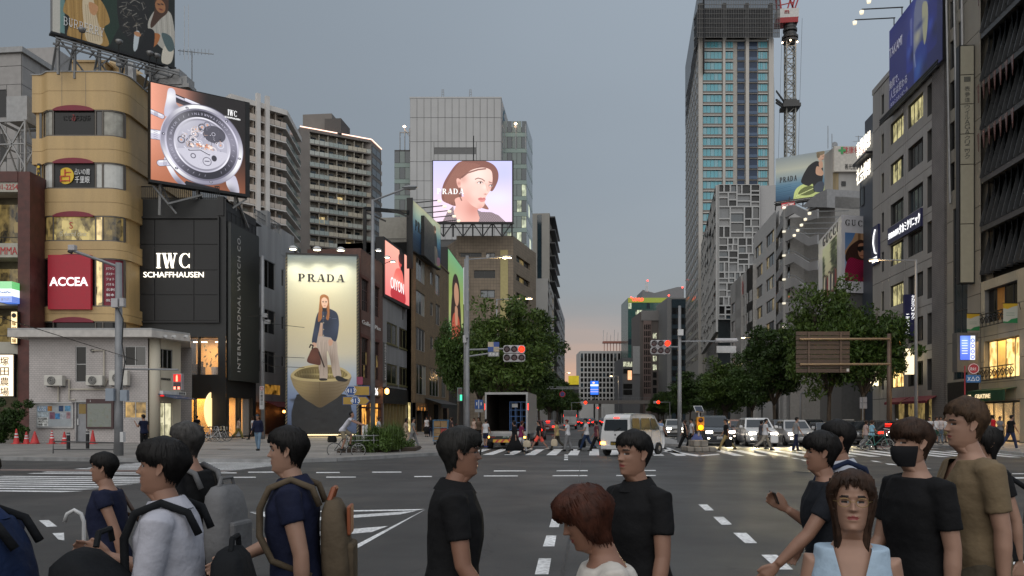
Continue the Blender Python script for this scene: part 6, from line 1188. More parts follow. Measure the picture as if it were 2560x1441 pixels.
for x0,x1 in ((2236,2276),(2280,2346)):aw=MB();aw.ext([F.P(tc(x0),3.5,0),F.P(tc(x1),3.5,0),F.P(tc(x1),3.05,.9),F.P(tc(x0),3.05,.9)],(0,0,.05));F.mx_(aw,tc(x0),tc(x1),2.9,3.05,.86,.9);aw.bd('awning',mat('crimson_awning',(.16,.015,.025),.7),gp)
sg=th_('clinic_sign','dark blue horizontal clinic sign with glowing white characters between window rows','sign',F.P(tc(2268),Z(690),.2));z=zr[4]-1.15;F.box('board',sg,tc(2226),tc(2309),z,z+1.5,.06,.25,mat('sign_navy',(.02,.022,.085),.4));tl('美容皮膚科',sg,F,tc(2241),z+.72,.55,LETSOFT,w=tc(2254)-tc(2228),d=.25);tl('タカミクリニック',sg,F,tc(2281),z+.75,.85,mat('lit_letter_hot',.8,.4,emit='#ffffff',es=1.0,ns=0),w=tc(2307)-tc(2255),d=.25)
sg=th_('clinic_sign','dark blue sign panel with a glowing white face outline at the building edge','sign',F.P(tc(2194),Z(680),.2));F.box('board',sg,tc(2185),tc(2202),z-1.1,z+2.6,.06,.25,MATS['sign_navy']);MB().tube([F.P(tc(2193)+dx,z+dz,.3) for dx,dz in ((.3,2.2),(-.1,1.7),(-.25,1.0),(-.05,.5),(.2,.0),(.55,-.15))],.07,6).bd('outline',MATS['lit_letter_hot'],sg);tl('TAKAMI',sg,F,tc(2193),z-.65,.5,MATS['lit_letter_hot'],w=1.3,d=.26)
sg=th_('vertical_sign','tall navy projecting sign with two columns of white glowing characters','sign',F.P(tc(2292),Z(790),.8));q=F.P(tc(2303),0,.2);Fq=Face((q.x-1.15,q.y),(q.x-.1,q.y));Dq=Fq.tp(2302)[1];Fq.box('board',sg,0,1.0,zof(840,Dq),zof(736,Dq),-.3,0,MATS['sign_navy'])
for k,ch in en_('タカミクリニック'):tl(ch,sg,Fq,.68,zof(742+7.6*k,Dq),.25,LETSOFT,w=.26,d=.01)
for k,ch in en_('ニキビ治療院'):tl(ch,sg,Fq,.26,zof(789+8.2*k,Dq),.27,LETSOFT,w=.28,d=.01)
sg=th_('lightbox_sign','plain cream lit box sign projecting low on the grey panel building','sign',Fq.P(.5,zof(905,Dq)));Fq.box('box',sg,.15,1.0,zof(936,Dq),zof(872,Dq),-.3,0,mat('lit_cream_box',.8,.4,emit='#ffe9b8',es=1.1,ns=0))
q=F.P(tc(2196),0,.2);Fq=Face((q.x-.95,q.y),(q.x,q.y));Dq=Fq.tp(2188)[1];sg=th_('lightbox_sign','yellow white lit box sign at the left edge of the grey panel building','sign',Fq.P(.3,zof(940,Dq)));F2_=Face(at(2181,Dq-1),at(2205,Dq-1));F2_.box('box',sg,0,F2_.tz(2196),zof(966,Dq),zof(913,Dq),-.5,0,mat('lit_pale_box',.8,.4,emit='#fff0c0',es=1.5,ns=0));F2_.box('side',sg,F2_.tz(2196)+.01,F2_.len,zof(966,Dq),zof(914,Dq),-.5,-.02,mat('box_side_olive',(.3,.27,.12),.5))
F=rface(2223,2357,26.6);zb,zt=zof(296,F.tp(2223)[1])+.3,zof(118,F.tp(2223)[1])+1.4;bb=th_('roof_billboard','deep blue cosmetics billboard with glowing bottles on the grey panel building roof','billboard',F.P(5,zb,-1));F.box('panel_back',bb,0,F.len,zb,zt,-.5,-.03,BLK2);F.quad('print',bb,.05,F.len-.05,zb+.05,zt,.01,paint_bottles().material('bottle_print',.22,.5))
LT=mat('print_white',.75,.5,ns=0);tl('TAKAMI',bb,F,F.tz(2240),zof(118,F.tp(2240)[1]),.85,LT,w=F.tz(2257)-F.tz(2226),d=.03,thick=.01);[tl(s_,bb,F,F.tz(x),zof(y,F.tp(x)[1]),h,LT,w=F.tz(x1)-F.tz(2226),d=.03,thick=.01) for s_,x,y,h,x1 in (('角質で、',2236,204,.8,2250),('人生は変わる',2247,219,.8,2268),('タカミスキンピール',2248,243,.4,2269))]
mb=MB()
for z in (zb-.15,zb-.35,zb-.55):mb.bar(F.P(-1,z,.5),F.P(F.len+.3,z,.5),.1)
[mb.bar(F.P(F.len*k/8,zb-.6,.5),F.P(F.len*k/8,zb,-.3),.1) for k in rg_(9)];mb.bd('catwalk',BLK2,bb)
for k in rg_(6):
 t=.9+k*(F.len-1)/5.5;lp=th_('billboard_lamp','arm spotlight %s over the blue billboard'%('far left','second','third','fourth','fifth','nearest')[k]+' in the row','lamp',F.P(t,zt,1),group='arm spotlights over the blue billboard');c=F.P(t,zt+.55,3.3);MB().bar(F.P(t,zt+.8,-.2),c+VV((0,0,.25)),.08).bar(F.P(t,zt,-.1),F.P(t,zt+.8,-.1),.07).bd('arm',BLK2,lp);MB().lt_([(0,-.18),(.16,-.16),(.2,.1),(0,.2)],c,n=10).bd('lamp_head',mat('lamp_bulb_small',.8),lp);lamp('light','SPOT',c,F.P(t,zb+2.2,0),1300,'#eef0ff',lp,.2,95,.8)
# slanted facade building with the tall vertical clinic sign
F=rface(2369,2452);tc=lambda x:F.tz(x);DQ=F.tp(2400)[1];Z=lambda y:zof(y,DQ);b=th_('beige_folded_building','beige building with square windows and long diagonal facade ribs','building',F.P(4,0,-5));bm=mat('beige_stone_panel',(.28,.255,.21),.6,ns=.1,nc=.5);zt=40
op=[(tc(x0),tc(x1),z,z+2.1) for k in rg_(7) for x0,x1,z in ((2376,2388,19.0+3.1*k),(2397,2409,19.8+3.1*k))]
op=[o_ for o_ in op if o_[3]<zt];gz=(tc(2384),tc(2420),4.6,17.5);op.append(gz)
F.wall('wall',b,0,F.len,0,zt,op,mat('beige_joint',.1,.8),.3);body(b,F,zt,bm,10);F.panels(b,[0,tc(2390),tc(2412),F.len],[.2,4.2]+[7.4+3.1*k for k in rg_(11)],op,bm,gap=.05,d1=.05)
for o_ in op[:-1]:F.window(b,*o_,n=1,gm=GLD,d=-.15)
F.window(b,*gz,n=2,rows=5,gm=GLB,d=-.1);mb=MB();[mb.tube([F.P(tc(xa),za,.25),F.P(tc(xb),zb_,.25)],.09,8) for xa,za,xb,zb_ in ((2371,40,2384,18),(2390,40,2402,20.5),(2411,40,2416,24))];mb.bd('diagonal_rib',mat('rib_steel',.3,.4,.4),b)
sg=th_('vertical_sign','very tall narrow beige clinic sign with vertical grey characters in stacked panels','sign',F.P(tc(2432),20,1));q=F.P(tc(2440),0,.1);Fq=Face((q.x-.95,q.y),(q.x-.02,q.y));Dq=Fq.tp(2432)[1];ys=(114,187,260,335,411,560,707)
Fq.box('case',sg,-.1,.95,zof(709,Dq),zof(112,Dq),-.5,-.02,BLK2);[Fq.box('panel',sg,0,.88,zof(b_,Dq)+.03,zof(a,Dq)-.03,-.02,.03,mat('sign_stone',(.33,.31,.24),.5,ns=.05)) for a,b_ in zip(ys,ys[1:])]
LG=mat('grey_sign_letter',(.1,.1,.085),.5,ns=0)
for txt,y0_,y1_ in (('表参道',222,250),('ウィルAGA',268,330),('クリニック',345,392)):[tl(ch,sg,Fq,.44,zof(y0_+(y1_-y0_)*k/(len(txt)-1),Dq),.34,LG,w=.36,d=.035,thick=.01) for k,ch in en_(txt)]
mb=MB();[mb.lt_([(.05,0),(.05,.02)],Fq.P(.26+.09*i,zof(200,Dq)+.18-.09*j,.05),'y',6) for i in rg_(5) for j in rg_(4)];mb.bd('emblem',LG,sg)
vb=th_('video_display','small blue and white video display box low on the beige building','screen',at(2418,54,6));Fv=Face(at(2393,54),at(2446,54));Zv=lambda y:zof(y,54);Fv.box('case',vb,0,Fv.len,Zv(930),Zv(832),-.6,0,mat('case_grey',.09,.5));cv=Canvas(100,150,'#4a6cf0');cv.blob(30,40,40,60,'#8fb4ff',.8);cv.poly([(70,0),(100,0),(100,150),(66,150)],'#e8f0ff',False);[cv.ring(84,30+34*k,8,13,'#4a64d8') for k in rg_(4)];[cv.line([(12,30+16*k),(48,30+16*k)],4,'#ffffff') for k in rg_(6)];Fv.quad('picture',vb,Fv.tz(2400),Fv.tz(2437),Zv(900),Zv(840),.03,cv.material('display_picture',1.0))
F.box('entrance_dark',b,.2,F.len-.2,PZ,4.4,.02,.1,mat('entrance_black',.012,.4));F.box('entrance_light',b,tc(2425),tc(2442),1.0,3.6,.1,.13,LITY)
# black saw-tooth facade over cream stone shop
F=rface(2454,2680);tc=lambda x:F.tz(x);DQ=F.tp(2500)[1];Z=lambda y:zof(y,DQ);b=th_('dark_corner_building','black faceted glass building above a cream stone fashion shop','building',F.P(8,0,-5));z0=Z(690);dg=mat('dark_facet_glass',(.014,.016,.018),.12,ns=.4,nc=.6,spec=1.0);pk=mat('coppery_facet',(.17,.085,.08),.25,ns=.3,nc=.8,spec=.8);body(b,F,46,BLK,12,z0=z0,d=-.8)
n=14;wq=F.len/n
for k in rg_(9):
 z=z0+.5+k*3.4
 for i in rg_(n):
  t=i*wq;mb=MB();a_,b_,c_,d_=F.P(t+.05,z,-.6),F.P(t+wq-.05,z,.0 if (i+k)%2 else -.3),F.P(t+wq-.05,z+3.0,-.1),F.P(t+.05,z+3.0,-.5);mb.ext([a_,b_,c_,d_],F.n*-.06);mb.bd('facet',dg,b)
  if k in (2,3,5,7) and i<7:mb=MB();mb.ext([F.P(t+.15,z+3.0,.4),F.P(t+wq-.1,z+3.0,.5),F.P(t+wq-.3,z+2.1,.42),F.P(t+.3,z+1.8,.36)],F.n*-.04);mb.bd('copper_facet',pk,b)
  mb=MB();mb.ext([F.P(t+.02,z,-.55),F.P(t+.1,z,.2),F.P(t+.1,z+.1,.2),F.P(t+.02,z+2.9,-.5)],F.t*.05);mb.bd('fin',mat('fin_grey',(.06,.062,.065),.3),b)
 F.box('floor_band',b,0,F.len,z+3.02,z+3.38,-.7,.05,mat('black_band',.06,.4))
cs=mat('cream_stone',(.40,.36,.27),.6,ns=.1,nc=.6);op=[(tc(2462),tc(2545),Z(800),Z(715)),(tc(2462),tc(2550),Z(945),Z(848)),(tc(2456),tc(2551),PZ,Z(1003)),(tc(2570),tc(2640),Z(945),Z(848)),(tc(2570),tc(2640),PZ,Z(1003))]
F.wall('stone_wall',b,0,F.len,0,z0,op,mat('cream_joint',.16,.8),.5);F.panels(b,[tc(x) for x in (2454,2495,2540,2600,2680)],[0.15,Z(1000),Z(955),Z(900),Z(835),Z(770),z0],op,cs,gap=.04,d1=.05);Fs=Face((XR-.1,yx(2454,XR)),(XR+.0,yx(2454,XR)+.01))
F.window(b,*op[0],n=4,gms=[GLD,mat('orange_drape',(.45,.22,.05),.7),GLD,GLD],d=-.3);F.window(b,*op[1],n=4,gms=[LITY,mat('drape_lit',(.5,.4,.2),.7,emit='#c9963e',es=.45),LITY,LITY],d=-.3);F.window(b,*op[3],n=3,gm=LITY,d=-.3);shopl=litmat('lit_boutique','#b07a2c','#ffe6ac',1.15,sample=True)
F.box('shop_back',b,tc(2456),tc(2680),PZ,Z(1003),-2.6,-2.5,shopl);F.window(b,*op[2],n=4,gm=mat('clear_glass',.9),d=-.2,fw=.14);F.window(b,*op[4],n=3,gm=MATS['clear_glass'],d=-.2,fw=.14);lamp('shop_light','AREA',F.P(tc(2500),Z(1008),-1.2),F.P(tc(2500),0,1.5),420,'#ffc878',b,3);lamp('window_light','AREA',F.P(tc(2500),Z(852),.3),F.P(tc(2500),Z(990),.2),70,'#ffcc80',b,2)
for ya,yb in ((812,780),(950,917)):
 br=MB();a_,c_=tc(2459),tc(2552);br.bar(F.P(a_,Z(yb),.45),F.P(c_,Z(yb),.45),.06);br.bar(F.P(a_,Z(ya),.45),F.P(c_,Z(ya),.45),.06)
 for k in rg_(9):
  t=a_+(c_-a_)*(k+.5)/9;r_=(Z(yb)-Z(ya))*.36;zc=(Z(ya)+Z(yb))/2;br.tube([F.P(t+r_*cos(a)*(1-.06*j),zc+r_*sin(a)*(1-.06*j),.45) for j,a in en_(lsp(0,9,14))],.03,5);br.bar(F.P(t+.5,Z(ya),.45),F.P(t+.5,Z(yb),.45),.035)
 br.bd('balcony_railing',mat('wrought_iron',.01,.4),b)
aw=th_('green_awning','dark green shop awning with pale serif letters over the boutique door','awning',F.P(tc(2490),Z(990),.6));F.box('valance',aw,tc(2450),tc(2545),Z(1003),Z(978),.8,.9,mat('awning_green',(.008,.05,.022),.6));mb=MB();mb.ext([F.P(tc(2450),Z(972),.05),F.P(tc(2545),Z(972),.05),F.P(tc(2545),Z(978),.9),F.P(tc(2450),Z(978),.9)],(0,0,.04));mb.bd('canopy',MATS['awning_green'],aw)
tl('GRATIAE',aw,F,tc(2492),Z(990.5),.3,mat('gold_letter',.7,.4,emit='#ffe0a0',es=.6,ns=0),w=tc(2512)-tc(2473),d=.91,bold=.02);tl('QUEEN',aw,F,tc(2456),Z(990.5),.28,MATS['gold_letter'],w=tc(2462)-tc(2451),d=.91,bold=.03)
for x,y0_,y1_,lab in ((2417,785,827,'white banner flag with yellow top and green wave, nearer the beige building'),(2508,759,808,'white banner flag with yellow top and green wave hanging from the balcony')):
 Dn=onx(x+18,26.0);Fn=Face(at(x,Dn),at(x+(32 if x<2500 else 36),Dn));fl=th_('banner_flag',lab,'flag',Fn.P(.5,zof(y0_,Dn)),group='banner flags of the stone shop');cv=Canvas(64,90,'#b9bcb4');cv.poly([(0,0),(64,0),(64,10),(40,16),(20,26),(0,22)],'#c9a52a',False);cv.poly([(0,82),(20,84),(36,72),(64,66),(64,90),(0,90)],'#1c7a4a',False);[cv.line([(14,44+10*k),(50,44+10*k)],2.5,'#6a8a78',.8) for k in rg_(2)];nm='flag_print' if x<2500 else 'flag_print_two';Fn.quad('cloth',fl,0,Fn.len,zof(y1_,Dn),zof(y0_,Dn),0,cv.material(nm,0,.7,base=.8));MB().tube([Fn.P(-.05,zof(y0_,Dn)+.02,0),Fn.P(Fn.len+.1,zof(y0_,Dn)+.02,-.0),Fn.P(Fn.len+.5,zof(y0_,Dn)-.3,-.5)],.025,6).bd('pole',BLK2,fl)
# corner poster block, stair building and further houses
F=rface(2105,2186,26.6);tc=lambda x:F.tz(x);
DG=84.0;p0,p1,p2=at(2046,DG+13),at(2104,DG),at(2187,DG+1);FL=Face(p0,p1);FRt=Face(p1,p2);zt,zb=zof(537,DG),zof(731,DG);cb=th_('corner_billboard','white two-sided corner billboard with a pink coat portrait and a bright yellow lit side','billboard',at(2120,DG+3,zb));wp=mat('poster_white',(.62,.62,.66),.5,ns=.03)
mb=MB();mb.prism([(p.x,p.y) for p in (p0,p1,p2,at(2187,DG+13))],zb,zt);mb.bd('block',wp,cb);FRt.quad('print',cb,FRt.tz(2112),FRt.tz(2182),zof(702,DG),zof(581,DG),.03,paint_pinkcoat().material('coat_print',0,.5,base=.8));FL.quad('side_print',cb,FL.tz(2057),FL.tz(2093),zb+.6,zb+6.6,.03,paint_crowd().material('crowd_print',0,.5));tL=FL.tz(2076)
sf_('lettering','GUCCI',cb,FRt,FRt.tz(2147),zof(556,DG),.62,LETK,w=FRt.tz(2181)-FRt.tz(2111),T=.1,hair=.05,gap=.26,d=.03);sf_('lettering','GUCCI',cb,FL,tL,zb+7.35,1.0,LETK,w=FL.tz(2093)-FL.tz(2055),T=.12,hair=.06,gap=.2,d=.03)
mb=MB();mb.prism([(p.x,p.y) for p in (at(2050,DG+12.4),at(2104,DG+.4),at(2186,DG+1.2),at(2186,DG+12))],0,zb-.02);mb.bd('base_wall',mat('base_grey_wall',.12,.7),cb)
for k in rg_(5):
 t=FL.len*(k+.5)/5;c=FL.P(t,zt+.6,3.0);lp=th_('billboard_lamp','long arm spotlight %s over the yellow lit billboard side'%('farthest','second farthest','middle','second nearest','nearest')[k],'lamp',FL.P(t,zt,1),group='arm spotlights over the corner billboard');MB().bar(FL.P(t,zt+.7,-1),c+VV((0,0,.2)),.08).bd('arm',GREYST,lp);MB().lt_([(0,-.16),(.16,-.12),(.2,.1),(0,.18)],c,n=10).bd('lamp_head',MATS['lamp_bulb_small'],lp);lamp('light','SPOT',c,FL.P(t,zb+3,0),900,'#fff3b0',lp,.2,110,.8)
F=rface(2148,2186,28.2);b=th_('navy_building','blue grey building with two lines of glowing white characters high up','building',F.P(4,0,-4));zt=zof(305,F.tp(2162)[1]);nv=mat('navy_cladding',(.055,.066,.085),.5,ns=.1);Fz=F;mb=MB();F.mx_(mb,F.tz(2162),F.len,0,zt,-9,0);F.mx_(mb,0,F.tz(2162),0,zof(400,F.tp(2150)[1]),-9,-.05);mb.bd('wall',nv,b)
for y,s_ in ((362,'事業構想'),(430,'社会構想')):tl(s_,b,F,F.tz(2166),zof(y,F.tp(2166)[1]),1.7,LETGLOW,w=F.tz(2184)-F.tz(2149),d=.3)
F.box('ledge',b,F.tz(2150),F.len,zof(400,F.tp(2166)[1])-.1,zof(397,F.tp(2166)[1]),0,.8,BLK2);F.window(b,F.tz(2152),F.tz(2160),zof(515,F.tp(2156)[1]),zof(470,F.tp(2156)[1]),n=2,gm=GLB,d=.03)
D=108.0;F=Face(at(2080,D),at(2152,D));Z=lambda y:zof(y,D);b=th_('pharmacy_building','pale concrete building with a white pharmacy board and green cross on top','building',F.P(3,0,-4));pc=mat('pale_concrete',(.34,.33,.315),.7,ns=.15,nc=.5,sk_=True);F.box('wall',b,0,F.len,0,Z(372),-9,0,pc);F.box('board',b,.1,F.len+.4,Z(432),Z(369),.02,.5,mat('board_ivory',(.50,.47,.42),.5));tl('健康相談',b,F,F.tz(2131),Z(379),.9,LETR,w=2.4*1.3,d=.5);tl('善光堂薬局',b,F,F.tz(2131),Z(420),.75,LETK,w=2.5,d=.5);mb=MB();c=F.P(F.tz(2101),Z(380),.52);mb.cbox(c,(.95,.1,.3));mb.cbox(c+VV((0,-.004,0)),(.3,.1,.95));mb.bd('green_cross',mat('cross_green',(.05,.30,.09),.5),b)
F.window(b,F.tz(2103),F.tz(2114),Z(466),Z(454),n=2,gm=GLD,d=.04);F.box('stained_stripe',b,F.tz(2082),F.tz(2096),Z(520),Z(433),.01,.05,mat('ochre_stain',(.26,.2,.11),.7,ns=.3,sk_=True));F.box('mosaic_panel',b,F.tz(2090),F.tz(2121),Z(540),Z(497),.01,.08,mat('mosaic',(.14,.12,.11),.6,ns=.8,nc=5));mb=MB();[mb.tube([pt(x,372,D),pt(x,y,D)],.05,5) for x,y in ((2070,315),(2080,335),(2146,340))];mb.bar(pt(2138,342,D),pt(2158,342,D),.05);mb.bar(pt(2132,355,D),pt(2160,352,D),.04);mb.lt_([(.35,0),(.4,.05),(0,.1)],pt(2087,362,D),'y',14);mb.bd('aerials',GREYST,b)
p0,p1=at(1939,114),at(2078,110.2);F=Face(p0,p1);zt,zb=zof(397,114),zof(506,114);pb=th_('roof_billboard','large sea coloured fashion billboard with a crouching figure on a pale green boat','billboard',F.P(5,zb,-1));F.box('panel_back',pb,0,F.len,zb-.1,zt,-.5,-.03,FRW);st=[(0,'#9aa6ac'),(.3,'#c3c7b8'),(.5,'#8fa3ac'),(.65,'#5a84a0'),(1,'#23496a')];cv=paint_gradient_figure(400,300,st,fig_crouch);F.quad('print',pb,0,F.len,zb,zt,.01,cv.material('crouch_print',.0,.5,base=.95));sf_('lettering','PRADA',pb,F,F.tz(1971),zof(448,F.tp(1971)[1]),.72,LETK,w=F.tz(1993)-F.tz(1950),T=.22,hair=.09,gap=.13,d=.03)
mb=MB();[mb.bar(F.P(0,zb-d_,.8),F.P(F.len,zb-d_,.8),.12) for d_ in (.2,.5)];[mb.bar(F.P(F.len*k/6,zb-1.2,.2),F.P(F.len*k/6,zb,-.3),.14) for k in rg_(7)];F.mx_(mb,0,F.len,zb-.55,zb-.45,-.2,.8);mb.bd('catwalk',BLK2,pb);F.box('red_plate',pb,F.tz(1957),F.tz(1990),zb-1.3,zb-.5,.85,.95,mat('plate_red',(.35,.02,.03),.5));tl('MEDIA DEPT',pb,F,F.tz(1973),zb-.9,.36,LETW,w=1.6,d=.96)
lamp('board_light','AREA',F.P(F.len/2,zb-.6,3.0),F.P(F.len/2,zb+3,0),90,'#fff6e8',pb,6)
D=112.0;sp=th_('stair_building','grey concrete building with zigzag outdoor stair parapets','building',at(1990,D+4));SC=mat('stair_concrete',(.27,.27,.275),.75,ns=.15,nc=.5,sk_=True);Fs=Face(at(1966,D),at(2050,D-8));Fw=Face(at(1941,D+12),at(1966,D));zt=zof(520,D)
mb=MB();Fs.mx_(mb,.2,Fs.len,0,zt-.5,-8,-2.2);Fw.mx_(mb,0,Fw.len,0,zof(545,D),-8,-.5);mb.bd('wall',mat('stair_back',(.27,.262,.25),.8,ns=.1),sp)
MB().lt_([(.35,0),(.35,zt)],Fs.P(0,0,.2),n=14).bd('column',mat('pipe_grey',.26,.5),sp)
for k in rg_(6):
 z=zt-3.35*k
 pts=[(0.1,z),(1.2,z),(2.6,z-.3),(6.2,z-2.2),(Fs.len,z-2.3),(Fs.len,z-3.5),(6.0,z-3.3),(2.5,z-1.4),(1.0,z-1.5),(0.1,z-1.5)];mb=MB();mb.ext([Fs.P(t,zz,.4) for t,zz in pts],Fs.n*-.25);mb.bd('stair_parapet',SC,sp);mb=MB();mb.tube([Fs.P(t,zz+.35,.3) for t,zz in pts[:5]],.05,6);mb.bd('stair_rail',GREYST,sp)
 Fw.box('balcony_front',sp,0,Fw.len,z-1.6,z-.3,-.4,.0,SC);Fw.box('recess',sp,.2,Fw.len-.2,z-.3,z+1.6,-.5,-.45,GLD);MB().cbox(Fs.P(.3,z-.1,.5),(.5,.3,.25)).bd('stair_lamp',mat('stair_lamp_glow',.8,.4,emit='#fff3d0',es=.5,ns=0,sample=False),sp)
mb=MB();mb.ext([Fs.P(2.2,zt-.4,-1),Fs.P(5.6,zt+.4,-1),Fs.P(Fs.len,zt+.4,-1),Fs.P(Fs.len,zt-2,-1)],Fs.n*-5);mb.bd('sloped_roof',mat('slope_grey',(.27,.27,.275),.7),sp)
bq,Fq,zt=simple('white modern building with dark wide windows left of the zigzag stairs',1884,1940,28.6,590,mat('modern_white',(.46,.45,.44),.6,ns=.08),3,2,[GLD,GL,LITD],0)
bq,Fq,zt=simple('narrow grey building with a vertical red sign beside the lattice facade',1826,1852,27.6,715,mat('grey_mid',(.34,.33,.32),.7),2,2,[GLD,GL],6)
bq,Fq,zt=simple('pale building with a vertical red characters sign and a blue tall window',1853,1882,28.0,690,mat('pale_mid',(.41,.4,.385),.65),1,3,[GL,GLD,GLB],4);D1=Fq.tp(1860)[1];[tl(ch,bq,Fq,Fq.tz(1858),zof(708+10*k,D1),1.1,LETR,w=1.6,d=.1) for k,ch in en_('木屋楽')]
# building with white lattice facade
D=177.0;p0,p1=at(1757,D+62),at(1795,D);F=Face(p0,p1);p2=at(1898,D);Ff=Face(p1,p2);zt=zof(463,D);lb=th_('lattice_building','glass building wrapped in an irregular white square lattice','building',Ff.P(5,0,-5));LW=mat('lattice_white',(.38,.38,.375),.5,ns=.05);mb=MB();mb.prism([(p.x,p.y) for p in (p0,p1,p2,at(1925,D+60))],0,zt-.3);mb.bd('glass_core',mat('core_glass',(.018,.022,.024),.1,ns=.5,nc=.1,spec=.8),lb)
def lattice(Fx,t0,t1,z0,z1,lv=0,wm=3.0,hm=3.0):
 if lv<7 and (t1-t0>wm or z1-z0>hm) and (t1-t0>1.3 and z1-z0>1.3):
  if (t1-t0)/wm>(z1-z0)/hm*rnd.uniform(.75,1.3):m_=t0+(t1-t0)*rnd.uniform(.35,.65);lattice(Fx,t0,m_,z0,z1,lv+1,wm,hm);lattice(Fx,m_,t1,z0,z1,lv+1,wm,hm)
  else:m_=z0+(z1-z0)*rnd.uniform(.35,.65);lattice(Fx,t0,t1,z0,m_,lv+1,wm,hm);lattice(Fx,t0,t1,m_,z1,lv+1,wm,hm)
  return
 w=.15;[Fx.mx_(LATB,a,b_,c,d_,.0,.5+rnd.uniform(0,.02)) for a,b_,c,d_ in ((t0,t0+w,z0,z1),(t1-w,t1,z0,z1),(t0+w,t1-w,z0,z0+w),(t0+w,t1-w,z1-w,z1))]
 g=rnd.choice([GLD,GL,GLB,mat('grey_infill',(.2,.205,.21),.4),mat('grey_infill',.2),GLD,mat('pale_infill',(.26,.26,.26),.5),GLD]);Fx.box('infill_panel',lb,t0+w,t1-w,z0+w,z1-w,.0,.12,g)
LATB=MB();lattice(Ff,0,Ff.len,zof(800,D),zt,wm=2.1,hm=2.3);lattice(F,0,F.len,zof(830,D),zt,wm=6,hm=3.4);LATB.bd('lattice',LW,lb,kind='stuff')
a,c=at(1900,D+.5),at(1955,D+1);vol('side_block',lb,a.x,c.x,a.y,a.y+30,0,zt,mat('metal_side',(.34,.335,.335),.5,ns=.06))
# tower under construction
D=243.0;Z=lambda y:zof(y,D);p0,p1,pl=at(1745,D),at(1932,D),at(1714,D+44);F=Face(p0,p1);Fl=Face(pl,p0);tc=lambda x:F.tz(x);tw=th_('residential_tower','tall pale residential tower with turquoise windows and dark netting round its unfinished top','tower',F.P(12,0,-8));TS=mat('tower_stone',(.48,.455,.42),.6,ns=.06,nc=.1);zt=Z(100);fh=27/FPX*D
turq=mat('turquoise_glass',(.07,.33,.40),.12,ns=.12,nc=.15,spec=.8);turq2=mat('turquoise_glass_pale',(.16,.36,.42),.12,ns=.1,spec=.8);navy=mat('blue_net_void',(.012,.03,.07),.5,ns=.3);gsp2=mat('tower_grey_spandrel',(.17,.155,.14),.6)
mb=MB();mb.prism([(p.x,p.y) for p in (pl,p0,p1,at(1936,D+40))],0,zt);mb.bd('core',mat('tower_core',(.36,.34,.31),.6),tw)
cols=[(1757,1804,5,1),(1813,1832,3,1),(1843,1861,1,0),(1872,1893,1,0),(1895,1918,4,1)]
for x0,x1 in ((1745,1755),(1805.5,1811.5),(1862.5,1870.5),(1920,1932)):F.box('pier',tw,tc(x0),tc(x1),0,zt,.0,.9,TS)
for x in (1749,1926):[F.box('joint',tw,tc(x)-.04,tc(x)+.04,zt-fh*(k+1)+.1,zt-fh*k,.9,.93,gsp2) for k in rg_(1)]
nf=26
for k in rg_(nf):
 zb_=zt-fh*(k+1)
 for x0,x1,n,isw in cols:
  a,c=tc(x0),tc(x1)
  if isw:
   F.box('spandrel',tw,a,c,zb_,zb_+.72,.0,.3,gsp2);F.box('sill_band',tw,a-.1,c+.1,zb_-.28,zb_+.04,.3,.55,TS)
   if k<23:
    for i in rg_(n):t=a+(c-a)*i/n;F.box('pane',tw,t+.05,t+(c-a)/n-.05,zb_+.72,zb_+fh-.5,.05,.16,turq if (i*5+k*3)%4 else turq2)
   F.box('sash',tw,a,c,zb_+fh-.5,zb_+fh-.28,.05,.2,mat('sash_dark',.06,.5))
  else:F.box('balcony_void',tw,a,c,zb_+.1,zb_+fh-.25,.0,.1,navy);F.box('balcony_edge',tw,a,c,zb_-.15,zb_+.1,.0,.35,gsp2);F.box('balcony_rail',tw,a,c,zb_+.3,zb_+1.2,.25,.3,mat('balcony_blue',(.04,.08,.15),.3))
mbw=MB();[Fl.mx_(mbw,Fl.len*(i+.25)/9,Fl.len*(i+.65)/9,zt-fh*k-2.0,zt-fh*k-.6,.01,.06) for k in rg_(30) for i in rg_(9)];mbw.bd('side_window',GLD,tw,kind='stuff');mb=MB();[Fl.mx_(mb,0,Fl.len,zt-fh*k-.15,zt-fh*k+.1,.01,.12) for k in rg_(30)];mb.bd('side_band',TS,tw,kind='stuff')
nt_=th_('scaffold_netting','dark scaffold and netting wrapped round the unfinished tower top','scaffold',F.P(10,zt,2));z0,z1=Z(106),Z(2);mesh_m=mat('scaffold_net',(.03,.032,.036),.8,ns=.3,nc=.4,alpha=.72);Fsn=Face(F.P(tc(1737),0,3),F.P(tc(1941),0,3));p_=Fsn.P(0,0);Fsl=Face((at(1713,D+46).x,at(1713,D+46).y),(p_.x,p_.y))
mb=MB();mb.poly([Fsn.P(0,z0,0),Fsn.P(Fsn.len,z0,0),Fsn.P(Fsn.len,z1,0),Fsn.P(0,z1,0)]);mb.poly([Fsl.P(0,z0-10.5,0),Fsl.P(Fsl.len,z0-1,0),Fsl.P(Fsl.len,z1,0),Fsl.P(0,z1,0)]);mb.bd('net',mesh_m,nt_)
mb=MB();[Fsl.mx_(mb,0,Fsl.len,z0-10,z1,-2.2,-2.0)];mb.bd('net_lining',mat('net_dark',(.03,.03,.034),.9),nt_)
mb=MB();zz=z0
while zz<z1:F.mx_(mb,tc(1745),tc(1932),zz,zz+.5,-6,.5);zz+=fh*.98
[F.mx_(mb,tc(x),tc(x)+1.1,z0,z1-1,-.8,.6) for x in (1746,1806,1862,1922)];[F.mx_(mb,tc(x),tc(x)+.7,z0,z1-1,-5,-4.5) for x in (1770,1840,1895)];mb.bd('raw_frame',mat('raw_concrete',(.3,.29,.275),.8),nt_)
F.box('inner_dark',nt_,tc(1750),tc(1930),z0,z1-2,-8,-6.5,mat('inner_black',.015,.8))
